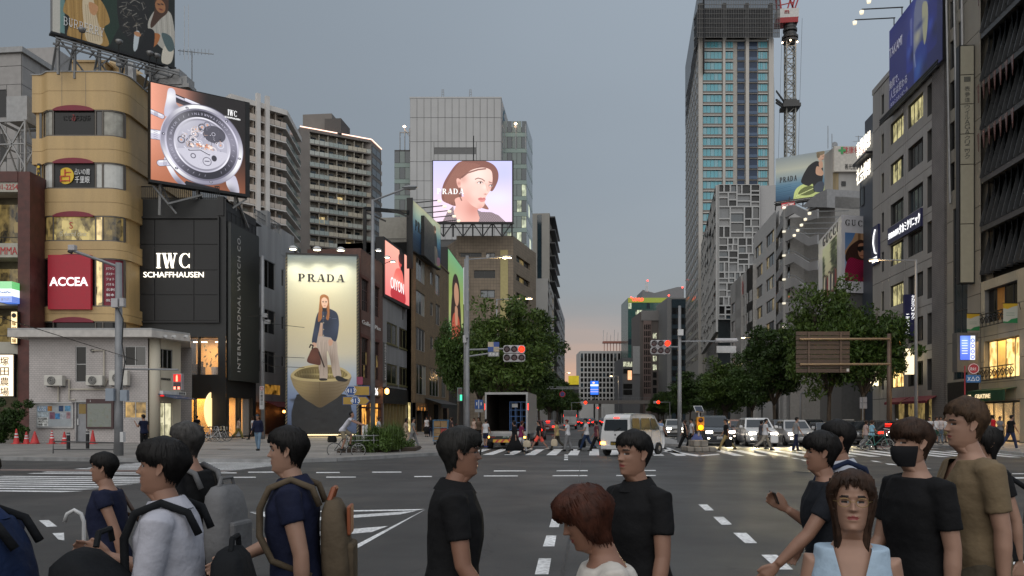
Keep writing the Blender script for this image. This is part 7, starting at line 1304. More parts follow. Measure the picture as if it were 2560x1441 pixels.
mb=MB();[mb.bar(Fsn.P(Fsn.len*k/34,z0,.1),Fsn.P(Fsn.len*k/34,z1+(k*7%5)*.5,.1),.09) for k in rg_(35)];[mb.bar(Fsn.P(0,z0+(z1-z0)*k/9,.1),Fsn.P(Fsn.len,z0+(z1-z0)*k/9,.1),.12) for k in rg_(10)];mb.bd('scaffold_poles',mat('scaffold_pole',(.12,.115,.11),.5),nt_,kind='stuff')
D=250.0;cr=th_('tower_crane','red and white tower crane on a lattice mast beside the residential tower','crane',at(1974,D));q=at(1975,D);hw=1.35;z0,z1=zof(400,D),zof(105,D);mb=MB();st_=mat('mast_steel',(.24,.24,.22),.5,.3);stp=2.7
cs4=[(-hw,-hw),(hw,-hw),(hw,hw),(-hw,hw)];k=0;zz=z0
[mb.bar((q.x+a,q.y+b_,0),(q.x+a,q.y+b_,z1),.38) for a,b_ in cs4]
while zz<z1:
 for i in rg_(4):
  a,c=cs4[i],cs4[(i+1)%4];s_=(a,c) if k%2 else (c,a);mb.bar((q.x+s_[0][0],q.y+s_[0][1],zz),(q.x+s_[1][0],q.y+s_[1][1],zz+stp),.2);mb.bar((q.x+a[0],q.y+a[1],zz),(q.x+c[0],q.y+c[1],zz),.2)
 zz+=stp;k+=1
mb.bd('mast',st_,cr,kind='stuff');mb=MB();[mb.lt_([(1.2,zof(y,D)),(r_,zof(y,D)),(r_,zof(y,D)+.7),(1.2,zof(y,D)+.7)],(q.x,q.y,0),n=14) for y,r_ in ((107,2.4),(98,2.5),(90,2.0),(80,2.2),(72,1.9),(65,2.1))];mb.lt_([(1.4,zof(112,D)),(1.5,zof(62,D))],(q.x,q.y,0),n=10);mb.bd('climbing_collar',mat('collar_dark',.05,.5),cr)
mb=MB();a=q+VV((-2.2,0,0));MB().prism([(q.x-4.4,q.y-2),(q.x+2.2,q.y-2),(q.x+2.2,q.y+2),(q.x-4.4,q.y+2)],zof(51,D),zof(29,D)).bd('machine_house',mat('crane_white',(.55,.54,.52),.5),cr);MB().prism([(q.x-4.5,q.y-2.1),(q.x+2.0,q.y-2.1),(q.x+2.0,q.y+2.1),(q.x-4.5,q.y+2.1)],zof(64,D),zof(51.2,D)).bd('slewing_base',mat('crane_red',(.32,.012,.014),.5),cr)
Fc_=Face((q.x-4.4,q.y-2.02),(q.x+2.2,q.y-2.02));tl('m',cr,Fc_,3.0,zof(38,D),1.1,MATS['crane_red'],w=1.4,d=.02,bold=.03);mb=MB();T_=VV((q.x,q.y,zof(29,D)))
[mb.bar(T_+VV((x0,0,0)),T_+VV((x1,0,h)),.42) for x0,x1,h in ((-4,-4.6,9),(-2.6,-3.8,9),(-1.0,1.6,9),(1.3,-2.2,10),(1.2,6,14),(.4,3.5,12))];[mb.bar(T_+VV((-3.6,0,h)),T_+VV((1.0,0,h+.8)),.25) for h in (2,4,6)];mb.bd('jib_frame',MATS['crane_red'],cr)
mb=MB();[mb.bar(VV((q.x-hw,q.y,zof(y0_,D))),VV((at(1931,D).x,q.y-6,zof(y1_,D))),w) for y0_,y1_,w in ((258,245,.3),(262,247,.25),(268,267,.5),(272,274,.5))];[mb.cbox((q.x,q.y,zof(y,D)),(w,w,1.0)) for y,w in ((262,4.6),(270,5.4),(257,3.4))];mb.bd('tie_collar',mat('collar_dark',.05),cr);mb=MB();[mb.bar((q.x+3.2-dx,q.y-2,zof(55,D)),(q.x+2.0-dx,q.y-2,z0),.07) for dx in (0,6)];mb.bd('hoist_rope',BLK2,cr);[MB().lt_([(0,-.3),(.3,0),(0,.3)],pt(x,y,D-3),n=8).bd('work_light',MATS['spot_white'],cr) for x,y in ((1956,107),(1976,101),(1993,105))]
# end of the street
def block(lab,x0,x1,ytop,D,m,name='far_building'):
 F=Face(at(x0,D),at(x1,D));zt=zof(ytop,D);b=th_(name,lab,'building',F.P(F.len/2,0,-8));F.box('wall',b,0,F.len,0,zt,-25,0,m);return b,F,zt,(lambda y:zof(y,D))
b,F,zt,Z=block('white office block with a dark square window grid at the end of the street',1450,1552,878,430,mat('grid_white',(.46,.45,.44),.6,ns=.05));wpx=F.len/11
for k in rg_(10):
 z=zt-1.2-k*2.75-(0 if k else 0)
 for i in rg_(11):F.box('window',b,wpx*(i+.18),wpx*(i+.85),z-(2.0 if k else 2.9)+.3,z+.3-(0 if k else.4),-.1,.06,GLD if (i*7+k*3)%9 else GLB)
F.box('side_wing',b,F.len+.05,F.len+6,0,zt,-22,-.2,mat('grid_painted_shade',(.10,.10,.105),.6));mb=MB();a=F.len*.62  # shaded side of the white block, its shade put into the colour
for i in rg_(6):t=a+i*1.7;mb.bar(F.P(t,zt,-5),F.P(t,zt+5,-5),.35)
F.mx_(mb,a-.8,a+9.6,zt+4.6,zt+5.6,-7,-3);mb.bd('antenna_stand',mat('stand_red',(.4,.16,.12),.6),b);mb=MB();[mb.bar(F.P(a-.6+i*2,zt+5.5,-5),F.P(a-.6+i*2+.2,zt+12-(i%3)*1.4,-5),.3) for i in rg_(6)];mb.bd('antennas',FRW,b)
b,F,zt,Z=block('green glass office tower with a red sign at the far right of the street end',1570,1680,745,400,mat('tower_green',(.05,.10,.09),.2));n=12
for k in rg_(15):
 z=zt-2.6-3.6*k
 for i in rg_(n):F.box('glass_panel',b,F.len*i/n+.12,F.len*(i+1)/n-.12,z-2.9,z,.0,.12,gl2 if (k in (1,2) and 1<i<4) or (i*5+k*7)%13==0 else [mat('green_tower_glass',(.035,.095,.085),.1,ns=.2,spec=.8),GLB][(i+k)%5==0])
F.box('lit_crown',b,0,F.len,zt-2.4,zt,.02,.2,mat('crown_lit',(.2,.22,.06),.5,emit='#7a8a1c',es=.5,ns=.2));tl('OSHILD',b,F,F.len*.22,zt-.9,1.7,mat('red_glow_letter',.3,.4,emit='#ff2418',es=2.2,ns=0),w=F.len*.26,d=.3,bold=.03)
F2_=Face(at(1604,420),at(1710,420));zz=lambda y:zof(y,420);mb=MB();mb.ext([F2_.P(0,zz(745),0),F2_.P(F2_.len,zz(745),0),F2_.P(F2_.len,zz(718),0),F2_.P(F2_.len*.84,zz(718),0),F2_.P(F2_.len*.3,zz(733),0),F2_.P(F2_.len*.03,zz(725),0)],F2_.n*-20);mb.bd('roof_wing',mat('wing_grey',(.2,.2,.205),.6),b);mb=MB();[mb.bar(pt(x,730,415),pt(x,703,415),.5) for x in (1615,1619)];mb.bd('mast',FRW,b);[MB().lt_([(0,-.5),(.5,0),(0,.5)],pt(x,y,398),n=8).bd('beacon',mat('beacon_red',.3,.4,emit='#ff3020',es=5,ns=0,sample=False),b) for x,y in ((1619,702),(1672,739),(1706,719),(1578,744))]
b,F,zt,Z=block('dark glass office with stone edge, beside the green glass tower',1668,1722,745,330,mat('office_stone',(.2,.195,.19),.6));F.box('glass_front',b,F.len*.2,F.len,0,zt-.6,.0,.3,GLB);[F.box('window',b,F.len*.22+(F.len*.78)*i/4,F.len*.22+F.len*.78*(i+.9)/4,Z(y)-2.6,Z(y),.3,.4,litmat('lit_far_office','#23241a','#f0d890',.8,scale=(.3,.3,.4)) if y in (905,870) else GLD) for y in rg_(770,1000,26) for i in rg_(4)]
b,F,zt,Z=block('brown and grey office block with a few lit windows at the street end',1600,1667,780,350,mat('office_brown_grey',(.135,.115,.105),.7,ns=.1,nc=.2));F.box('pink_front',b,F.len*.12,F.len*.42,0,Z(800),.0,.4,mat('pink_stone',(.21,.15,.135),.7));F.box('crown',b,.5,F.len,Z(802),zt+.5,.0,.5,mat('crown_grey',(.21,.20,.195),.7));[F.box('window',b,F.len*(.48+.25*i),F.len*(.62+.25*i),Z(y)-2.4,Z(y),.0,.1,LITC if (y in (890,912) or (y==833 and i==0)) else GLD) for y in (833,852,871,890,912,931,950,970) for i in rg_(2)];[F.box('window',b,F.len*(.15+.065*i),F.len*(.19+.065*i),Z(y)-2.2,Z(y),.4,.45,GLD) for y in rg_(812,980,16) for i in rg_(4)]
b,F,zt,Z=block('small grey shop building with bright signs left of the brown office block',1556,1600,895,320,mat('shop_grey_far',(.14,.14,.145),.6));F.box('white_panel',b,F.len*.58,F.len*.98,Z(935),Z(866),.0,.4,mat('far_white_panel',.38,.6));F.box('sign',b,F.len*.3,F.len*.52,Z(950),Z(927),.2,.5,mat('far_sign_orange',.6,.4,emit='#ffb070',es=.9,ns=.6,nc=.6));[F.box('window',b,F.len*.05,F.len*.55,Z(y)-2,Z(y),.0,.15,LITC if y==905 else GLD) for y in (905,922,960,975)]
D=330.0;F=Face(at(1476,D),at(1496,D));bs=th_('street_screen','small bright blue advertising screen far down the street','screen',F.P(1,0));cv=Canvas(60,100,'#2f6fe8');cv.poly([(0,25),(60,25),(60,38),(0,38)],'#e8f4ff',False);cv.poly([(0,60),(60,60),(60,66),(0,66)],'#a9a4f0',False);cv.blob(24,13,9,7,'#ffd0a8',1,hard=True);cv.poly([(0,76),(60,76),(60,82),(0,82)],'#b4a8f4',False);F.quad('picture',bs,0,F.len,zof(987,D),zof(953,D),.05,cv.material('blue_picture',1.1));F.box('cabinet',bs,-.2,F.len+.2,zof(990,D),zof(952,D),-.6,0,BLK2);F.box('post',bs,F.len*.4,F.len*.6,0,zof(990,D),-.5,-.1,BLK2)
D=300.0;F=Face(at(1395,D),at(1625,D));fb=th_('footbridge','long flat grey footbridge crossing the street far away','footbridge',F.P(15,0));z0,z1=zof(1010,D),zof(1001,D);F.box('deck',fb,0,F.len,z0,z1,-3,0,mat('bridge_grey',(.22,.2,.185),.7));mb=MB();[F.mx_(mb,F.len*k/40,F.len*k/40+.08,z1,z1+1.0,-.15,-.05) for k in rg_(41)];F.mx_(mb,0,F.len,z1+1.0,z1+1.1,-.15,-.05);mb.bd('railing',GREYST,fb);mb=MB();[F.mx_(mb,F.len*u-.5,F.len*u+.5,0,z0,-2,-1) for u in (.04,.46,.97)];mb.bd('pier',mat('bridge_grey',.2),fb)
yb,F,zt,Z=block('low building with a yellow lit billboard over the far left trees',1421,1447,962,300,mat('low_dark',.08,.7));F.box('billboard_print',yb,0,F.len,Z(962),Z(940),.0,.3,mat('yellow_board',(.5,.42,.05),.5,emit='#c8b020',es=.5,ns=.5,nc=.5))
# trees and planting
LEAF=[]
for i,c in en_(((.04,.076,.014),(.054,.092,.017),(.03,.058,.012))):
 m=mat('leaf_green_'+'abc'[i],c,.55,ns=.45,nc=1.1,spec=.3,fine=.35);LEAF.append(m)
BARK=mat('bark',(.07,.055,.042),.9,ns=.3,nc=6)
def leaf_cloud(centres,n,size,rs,flat=.6):
 """many small leaf blades gathered in clumps; returns verts, faces"""
 k=len(centres);idx=rs.randint(0,k,n);C_=np.array([c[:3] for c in centres])[idx];Rr=np.array([c[3] for c in centres])[idx]
 d=rs.normal(0,1,(n,3));d/=np.linalg.norm(d,axis=1)[:,None];r=Rr*(rs.uniform(0,1,n)**.45);p=C_+d*r[:,None]*np.array([1,1,flat])
 a=rs.normal(0,1,(n,3));a[:,2]-=.35;a/=np.linalg.norm(a,axis=1)[:,None];b=np.cross(a,rs.normal(0,1,(n,3)));b/=np.linalg.norm(b,axis=1)[:,None]+1e-9
 s=size*rs.uniform(.6,1.35,n)[:,None];nrm=np.cross(a,b)
 v=np.stack([p-a*s,p+b*s*.36+nrm*s*.1,p+a*s,p-b*s*.36+nrm*s*.1],1).reshape(-1,3)
 return v,np.arange(4*n).reshape(n,4)
def mesh_np(name,v,f,m):
 me=BD.meshes.new(name);me.vertices.add(len(v));me.vertices.foreach_set('co',v.ravel());nf,k=f.shape;me.loops.add(nf*k);me.loops.foreach_set('vertex_index',f.ravel().astype(np.int32));me.polygons.add(nf);me.polygons.foreach_set('loop_start',np.arange(0,nf*k,k,dtype=np.int32));me.materials.append(m);me.update(calc_edges=True);return me
def make_tree(seed):
 rs=np.random.RandomState(seed);mb=MB();H0=3.0;pts=[(0,0,0),(.05,0,1.5),(0,.05,H0)];mb.tube(pts,[.22,.17,.15],10);cen=[]
 for i in rg_(9):
  a=i*2.4+rs.uniform(-.4,.4);sp=rs.uniform(1.2,2.6);top=rs.uniform(6.2,10.2);q=[(0,0,H0-.3+.1*(i%3))]
  for k in rg_(1,5):u=k/4;q.append((cos(a)*sp*u**.8,sin(a)*sp*u**.8,H0+(top-H0)*u+rs.uniform(-.2,.2)))
  mb.tube(q,[.11,.085,.06,.04,.015],6)
  for k in rg_(2,5):
   for j in rg_(3):
    p=np.array(q[k])+rs.normal(0,.55,3);cen.append((*p,rs.uniform(.7,1.25)))
    mb.tube([q[k-1],tuple((np.array(q[k-1])+p)/2+rs.normal(0,.12,3)),tuple(p)],[.035,.02,.008],5)
  for j in rg_(3):p=np.array(q[3])+np.array([cos(a),sin(a),-.4])*rs.uniform(.6,1.5)+rs.normal(0,.3,3);cen.append((*p,rs.uniform(.5,.9)))
 v,f=leaf_cloud(cen,17000,.19,rs,.75)
 return mb.mesh('trunk',BARK,smooth=True),mesh_np('crown',v,f,LEAF[seed%3])
TREES=[make_tree(s) for s in rg_(3)]
def tree(px,D,ztop,r,label,k,X=None,group=None):
 p=at(px,D) if X is None else VV((X,D,0));sc=ztop/10.6;t=th_('street_tree',label,'tree',(p.x,p.y,PZ),rnd.uniform(0,6.28),group);sx=r/3.3
 for nm,me in zip(('trunk','crown'),TREES[k%3]):o=inst(nm,me,t,W(t)@Matrix.Diagonal((sx,sx,sc,1)))
 return t
tree(1146,66,10.9,2.0,'leafy zelkova in front of the ochre brick building and green poster',0);tree(1255,62,11.0,3.3,'big leafy zelkova behind the left traffic signal',1);tree(1318,76,11.6,3.4,'leafy zelkova to the right of the left traffic signal',2);tree(1200,84,11.6,2.6,'darker zelkova between the two front trees on the left pavement',2)
tree(2072,66,12.9,3.1,'tall zelkova behind the left half of the sign gantry panel',1);tree(2158,64,12.6,3.2,'tall zelkova left of the grey panel building under the pink coat poster',0);tree(1935,78,10.6,3.4,'rounded zelkova left of the sign gantry panel',2);tree(1812,98,9.0,3.6,'lower zelkova beside the radar arm of the right signal',1);tree(1880,92,8.6,2.8,'small zelkova between the two rounded right hand trees',0);tree(1745,118,8.4,3.6,'zelkova behind the right signal pole',2)
for i in rg_(11):tree(0,92+17*i+rnd.uniform(-3,3),rnd.uniform(9.5,11.5),rnd.uniform(3,3.7),'dark zelkova in the row along the left pavement far down the street',i,-8.9+rnd.uniform(-.5,.5),'far trees of the left row')
for i in rg_(10):tree(0,135+17*i+rnd.uniform(-3,3),rnd.uniform(8.5,10.5),rnd.uniform(3.4,4),'dark zelkova in the row along the right pavement far down the street',i+1,21.5+rnd.uniform(-.5,.5),'far trees of the right row')
def hedge(name,label,cat,boxes,n,size,m,seed=3,par=None):
 rs=np.random.RandomState(seed);cen=[(rs.uniform(a,b),rs.uniform(c,d),rs.uniform(e,f),.32) for a,b,c,d,e,f in boxes for _ in rg_(26)];v,fa=leaf_cloud(cen,n,size,rs,.9);o=BD.objects.new(name,mesh_np(name,v,fa,m));link(o);return tag(o,label,cat)
a,c=at(-30,49),at(70,49);hedge('hedge','dark green leafy hedge below the cream lightbox at the far left edge','hedge',[(a.x,c.x-.3,a.y,a.y+1.2,.2,zof(1000,49))],5200,.11,LEAF[2])
pa,pb=at(852,36.5),at(1036,38.5);hedge('planter_shrubs','low green shrubs in the kerbside planter behind the rail','shrubs',[(pa.x+.3,pb.x-.3,pa.y-.1,pb.y+.9,.3,.75),(pa.x+1.2,pb.x-.8,pa.y+.5,pb.y+1,.7,1.1)],7000,.085,LEAF[1],5)
gr=MB();rs=np.random.RandomState(9)
for k in rg_(420):
 x=rs.uniform(pa.x+1.0,pb.x-.3);y=pa.y+.8+rs.uniform(-.6,.7);h=rs.uniform(.7,1.55);a=rs.uniform(0,6.28);l=rs.uniform(.15,.5);d=VV((cos(a),sin(a),0));s_=VV((-d.y,d.x,0))*.016;p=VV((x,y,.25));q=p+d*l*.3+VV((0,0,h*.6));e=p+d*l+VV((0,0,h*.95));gr.add([p-s_,p+s_,q+s_,q-s_,e],[(0,1,2,3),(3,2,4)])
tag(gr.bd('tall_grass',LEAF[1]),'tall blades of grass growing in the kerbside planter','grass',kind='stuff')
MB().prism([(p.x,p.y) for p in (at(842,36.0),at(1040,38.0),at(1052,40.5),at(850,38.5))],PZ,.30).bd('planter_soil',mat('soil',(.05,.035,.025),.9));BD.objects['planter_soil']['kind']='structure'
# street furniture
PG=mat('pole_grey',(.22,.225,.235),.5,.2,ns=.15,nc=2);PBR=mat('pole_brown',(.11,.075,.055),.5,.2)
SIGW=mat('signal_white',(.40,.39,.40),.45);LENS=mat('dark_lens',(.05,.012,.016),.15,ns=.1);LRED=mat('red_signal_glow',(.5,.05,.02),.3,emit='#ff2206',es=3,ns=0);LYEL=mat('amber_signal_glow',(.6,.4,.05),.3,emit='#ffb400',es=3.5,ns=0)
LHEAD=mat('lamp_head_grey',(.25,.26,.27),.4,.3);LLIT=mat('street_lamp_glow',.8,.4,emit='#ffdca0',es=8,ns=0)
def fp(px,D):return Face(at(px-300,D),at(px+300,D))
def signal(label,D,x0,y0,x1,y1,px_pole,ytop,arms,ybase=None):
 b=at(px_pole,D);F=fp(px_pole,D);tc=lambda x:F.tz(x);Z=lambda y:zof(y,D);s=th_('traffic_signal',label,'traffic light',(b.x,b.y,.1));MB().tube([(b.x,b.y,.1),(b.x,b.y,3),(b.x,b.y,Z(ytop))],[.15,.13,.09],14).bd('pole',PG,s,smooth=True)
 mb=MB();[mb.tube([F.P(tc(px_pole),Z(ya),0),F.P(tc(xe),Z(ye),.1)],.045,8) for ya,xe,ye in arms];mb.bd('arm',PG,s)
 w,h=(tc(x1)-tc(x0))/3,(Z(y0)-Z(y1))/2
 for j in rg_(2):
  zc=Z(y0)-h*(j+.5);mb=MB();q=[]
  pl=[(tc(x0)+.07,zc-h*.47),(tc(x1)-.07,zc-h*.47),(tc(x1),zc-h*.25),(tc(x1),zc+h*.25),(tc(x1)-.07,zc+h*.47),(tc(x0)+.07,zc+h*.47),(tc(x0),zc+h*.25),(tc(x0),zc-h*.25)];mb.ext([F.P(a,z,.0) for a,z in pl],F.n*.22);o=mb.bd('housing',SIGW,s,bevel=.02)
  for i in rg_(3):
   c=F.P(tc(x0)+w*(i+.5),zc,.235);mb=MB();r_=min(w,h)*.4;ca_=c+F.n*.0;on=j==0 and i==2;mb.M=MT(c)@F.rot;mb.lt_([(0,-.03),(r_*.7,-.025),(r_,0),(r_,.02)],(0,0,0),'y',20);mb.bd('lens',LRED if on else LENS,s);mb=MB();mb.M=MT(c)@F.rot
   mb.add([(r_*1.12*cos(a),y,r_*1.12*sin(a)) for y in (0,-.2) for a in lsp(-.35,math.pi+.35,13)],[(k,k+1,k+14,k+13) for k in rg_(12)]);mb.bd('visor',SIGW,s)
 return s,F,tc,Z
s,F,tc,Z=signal('six lens traffic signal showing red on the pole in front of the left trees',43,1258,864,1313,906,1168,640,[(875,1260,873),(892,1240,882)])
for i,c in en_((0,1,1,0)):F.box('check_sign',s,tc(1220+14*(i%2)),tc(1234+14*(i%2)),Z(868+12*(i//2)),Z(856+12*(i//2)),.08,.12,mat('sign_blue',(.02,.06,.24),.4) if c else mat('sign_ivory',(.40,.34,.24),.5))
F.box('name_plate',s,tc(1220),tc(1248),Z(892),Z(881),.08,.12,mat('plate_grey',.22,.5));tl('表参道',s,F,tc(1234),Z(886.5),.18,LETW,w=.5,d=.12,thick=.01)
F.box('control_box',s,tc(1164),tc(1171),Z(846),Z(778),.1,.28,PG);F.box('control_box',s,tc(1158),tc(1166),Z(858),Z(840),.08,.25,SIGW)
g=th_('pedestrian_signal','pedestrian signal showing green on the left signal pole','pedestrian light',F.P(tc(1150),Z(1000),.2));F.box('housing',g,tc(1144),tc(1156),Z(1004),Z(970),.05,.3,mat('ped_green_case',(.12,.16,.15),.5));F.box('lens',g,tc(1151),tc(1156),Z(1002),Z(988),.3,.32,mat('ped_green_glow',.1,.4,emit='#20e0a0',es=1.5,ns=0));F.box('lens',g,tc(1146),tc(1155),Z(986),Z(972),.3,.315,LENS)
s,F,tc,Z=signal('six lens traffic signal showing red on the median pole with a long radar arm',50,1625,851,1675,887,1699,765,[(868,1672,868),(854,1845,854)])
MB().tube([F.P(tc(1788),Z(852),.1),F.P(tc(1841),Z(852),.1)],.14,12).bd('radar_tube',SIGW,s);F.box('radar_box',s,tc(1790),tc(1838),Z(883),Z(866),.05,.2,mat('radar_white',.42,.5));F.box('pole_box',s,tc(1693),tc(1706),Z(840),Z(825),.1,.3,FRW)
def street_lamp(label,px,D,ytop,xh,yh,yb=.1,lit=True,group=None,col=PG):
 b=at(px,D);F=fp(px,D);h=zof(ytop,D);l=th_('street_lamp',label,'street lamp',(b.x,b.y,yb),group=group);MB().tube([(b.x,b.y,yb),(b.x,b.y,h*.6),(b.x,b.y,h)],[.12,.1,.07],12).bd('pole',col,l,smooth=True);e=pt(xh,yh,D);MB().tube([(b.x,b.y,h-.05),e],.045,8).bd('arm',col,l)
 s_=1 if xh>px else -1;mb=MB(MT(e));mb.rings([[(s_*x,r_*cos(a),.02+r_*.5*sin(a)) for a in lsp(0,2*math.pi,12,endpoint=False)] for x,r_ in ((-.25,.05),(-.1,.13),(.15,.17),(.4,.13),(.5,.03))]);mb.bd('lamp_head',LHEAD,l,smooth=True);mb=MB(MT(e));mb.rings([[(s_*x,r_*cos(a),-.06+.04*sin(a)) for a in lsp(0,2*math.pi,10,endpoint=False)] for x,r_ in ((-.12,.03),(.1,.13),(.35,.1),(.42,.02))]);mb.bd('lamp_glass',LLIT if lit else mat('lamp_glass_off',.2,.2),l)
 if lit:lamp('light','POINT',e-VV((0,0,.3)),e,170,'#ffd090',l,.2)
 return l
street_lamp('unlit grey street lamp on the pole with two route direction signs',932,38,500,1018,470,lit=False);street_lamp('lit street lamp on the pole beside the left traffic signal',1163,51,648,1262,643);street_lamp('lit street lamp above the left trees, second down the street',1242,69,748,1318,746);street_lamp('lit street lamp in front of the grey panel building',2290,52,650,2190,650);street_lamp('lit street lamp left of the rounded right hand trees',1905,101,845,1862,844);street_lamp('lit street lamp far down the left side near the yellow billboard',1380,180,933,1421,932);street_lamp('small lit lamp far down the street in front of the white grid block',1546,200,940,1529,940);street_lamp('low unlit lamp in front of the right shop entrance, near the grey suv',2002,70,984,2012,983,lit=False)
D=33.5;F=fp(297,D);tc=lambda x:F.tz(x);Z=lambda y:zof(y,D);b=at(297,D);cp=th_('camera_pole','thick grey camera pole with boxes at the pavement corner before the police box','pole',(b.x,b.y,PZ));MB().tube([(b.x,b.y,PZ),(b.x,b.y,2),(b.x,b.y,Z(658))],[.19,.17,.13],16).bd('pole',PG,cp,smooth=True);MB().tube([F.P(tc(297),Z(668)),F.P(tc(187),Z(629),.2)],.06,8).bd('arm',PG,cp);MB().cbox(F.P(tc(188),Z(623),.2),(.3,.22,.24)).bd('camera',SIGW,cp,bevel=.03);MB().tube([F.P(tc(181),Z(632),.3),F.P(tc(190),Z(636),.3)],.06,8).bd('camera_lens',BLK2,cp)
for x0,y0,x1,y1,m in ((287,749,303,771,SIGW),(308,748,318,769,SIGW),(273,972,293,1003,mat('blue_grey_plate',(.25,.29,.34),.5)),(309,976,326,1003,MATS['blue_grey_plate']),(309,1080,317,1105,FRW)):F.box('pole_box',cp,tc(x0),tc(x1),Z(y1),Z(y0),.1,.32,m)
MB().tube([F.P(tc(x),Z(y),.2) for x,y in ((302,775),(314,800),(311,860),(318,905),(312,950),(306,985))],.025,6).bd('cable',BLK2,cp);MB().tube([F.P(tc(297),Z(923)),F.P(tc(448),Z(925),.1)],.035,8).bd('signal_arm',PG,cp);MB().tube([F.P(tc(297),Z(890),.1),F.P(tc(400),Z(910),2),F.P(tc(600),Z(892),20)],.012,5).bd('wire',BLK2,cp)
g=th_('pedestrian_signal','pedestrian signal showing a red standing figure on the arm by the police box','pedestrian light',F.P(tc(450),Z(985)));F.box('housing',g,tc(438),tc(460),Z(976),Z(935),.0,.25,mat('ped_case_pale',(.35,.30,.31),.5));F.box('lens',g,tc(440),tc(458),Z(955),Z(937),.25,.27,mat('ped_red_field',(.2,.01,.01),.3,emit='#d01808',es=.9,ns=0));mb=MB();c=F.P(tc(449),Z(946),.28);mb.cbox(c,(.07,.02,.13));mb.cbox(c+VV((0,0,.09)),(.05,.02,.05));[mb.cbox(c+VV((s_,0,-.1)),(.03,.02,.1)) for s_ in (-.022,.022)];mb.bd('standing_figure',mat('ped_red_glow',.5,.4,emit='#ff5a3a',es=4,ns=0),g);F.box('lens',g,tc(440),tc(458),Z(974),Z(957),.25,.265,LENS);mb=MB();[F.mx_(mb,tc(x),tc(x+5),Z(974),Z(968),.265,.275) for x in (441,451)];mb.bd('countdown_bar',MATS['ped_red_glow'],g)
D=37.4;F=fp(932,D);tc=lambda x:F.tz(x);Z=lambda y:zof(y,D)
for y0,y1,x0,x1,dr,hx in ((965,990,862,926,-1,879),(992,1013,858,926,1,890)):
 g=th_('route_sign',('upper yellow and blue route 413 arrow sign pointing left' if dr<0 else 'lower yellow and blue route 413 arrow sign pointing right'),'road sign',F.P(tc(900),Z(y1)),group='route signs on the lamp pole');a,c,z0,z1=tc(x0),tc(x1),Z(y1),Z(y0);tip=.16
 def arrow(i):L_,R_=a+i,c-i;zm=(z0+z1)/2;return [(L_,zm),(L_+tip,z0+i),(R_,z0+i),(R_,z1-i),(L_+tip,z1-i)] if dr<0 else [(L_,z0+i),(R_-tip,z0+i),(R_,zm),(R_-tip,z1-i),(L_,z1-i)]
 for i,d_,m,nm in ((0,.12,mat('road_sign_blue',(.012,.06,.22),.35),'board'),(.03,.145,mat('road_sign_yellow',(.36,.22,.03),.4),'field')):mb=MB();mb.ext([F.P(t,z,d_-.02) for t,z in arrow(i)],F.n*.02);mb.bd(nm,m,g)
 hx_=tc(hx);zm=(z0+z1)/2;rr=(z1-z0)*.5
 for k,m,q in ((1.0,mat('sign_line_white',.6,.4),.15),(.9,MATS['road_sign_blue'],.16)):mb=MB();mb.ext([F.P(hx_+rr*k*u,zm+rr*k*v,q) for u,v in ((-1.15,0),(-.6,-.95),(.6,-.95),(1.15,0),(.6,.95),(-.6,.95))],F.n*.008);mb.bd('shield',m,g)
 tl('413',g,F,hx_,zm,.2,LETW,w=.42,d=.17,thick=.005)
F.box('small_sign',BD.objects['route_sign'],tc(893),tc(908),Z(962),Z(943),.1,.13,mat('sign_red_blue',(.25,.03,.08),.4))
D=60;F=fp(657,D);tc=lambda x:F.tz(x);Z=lambda y:zof(y,D);b=at(657,D);up=th_('utility_pole','slim grey pole with a white vertical sign in front of the pale side building','pole',(b.x,b.y,PZ));MB().tube([(b.x,b.y,PZ),(b.x,b.y,Z(640))],[.16,.1],12).bd('pole',PG,up,smooth=True);F.box('vertical_sign',up,tc(651),tc(662),Z(1024),Z(966),.17,.2,mat('plate_white',.42,.5));MB().lt_([(.10,-.01),(.14,-.01),(.14,.01),(.10,.01)],F.P(tc(656.5),Z(972),.22),'y',18).bd('red_ring',mat('ring_red',(.4,.02,.03),.4),up);[tl(ch,up,F,tc(656.5),Z(982+9*k),.2,LETK,d=.2,thick=.01) for k,ch in en_('放置禁止')]
mb=MB();[mb.tube([F.P(tc(657),Z(y),.1),F.P(tc(690),Z(y+14),1),F.P(tc(735),Z(y+8),-3)],.02,5) for y in (800,880,905)];mb.tube([F.P(tc(657),Z(790),.1),F.P(tc(640),Z(800),2)],.02,5);mb.bd('wire',BLK2,up);mb=MB();[mb.cbox(F.P(tc(x),Z(y),.2),(.4,.2,.3)) for x,y in ((664,790),(671,806))];mb.bd('transformer',PG,up)
D=52;F=fp(1197,D);tc=lambda x:F.tz(x);Z=lambda y:zof(y,D);g=th_('blue_road_sign','blue rectangular pedestrian sign with a plate beneath, left of the truck','road sign',at(1197,D,PZ));MB().tube([F.P(tc(1197),PZ),F.P(tc(1197),Z(998))],.035,8).bd('post',PG,g);F.box('board',g,tc(1187),tc(1208),Z(1023),Z(1000),.04,.07,MATS['road_sign_blue']);F.box('plate',g,tc(1187),tc(1208),Z(1031),Z(1024),.04,.07,MATS['plate_grey']);mb=MB();F.mx_(mb,tc(1197)-.02,tc(1197)+.02,Z(1022),Z(1001),.07,.075);[mb.cbox(F.P(tc(x),Z(1010),.075),(.06,.01,.2)) for x in (1192,1203)];mb.bd('symbol',MATS['sign_line_white'],g)
D=85;F=fp(1400,D);tc=lambda x:F.tz(x);Z=lambda y:zof(y,D);gn=th_('sign_gantry','thin grey lattice gantry over the left lanes beside the no parking disc','gantry',F.P(tc(1338),0));mb=MB();[mb.tube([F.P(tc(1325),Z(y),0),F.P(tc(1462),Z(y+1),0)],.05,6) for y in (968,972)];mb.tube([F.P(tc(1325),0,0),F.P(tc(1325),Z(966),0)],.1,8);mb.bd('beam',PG,gn)
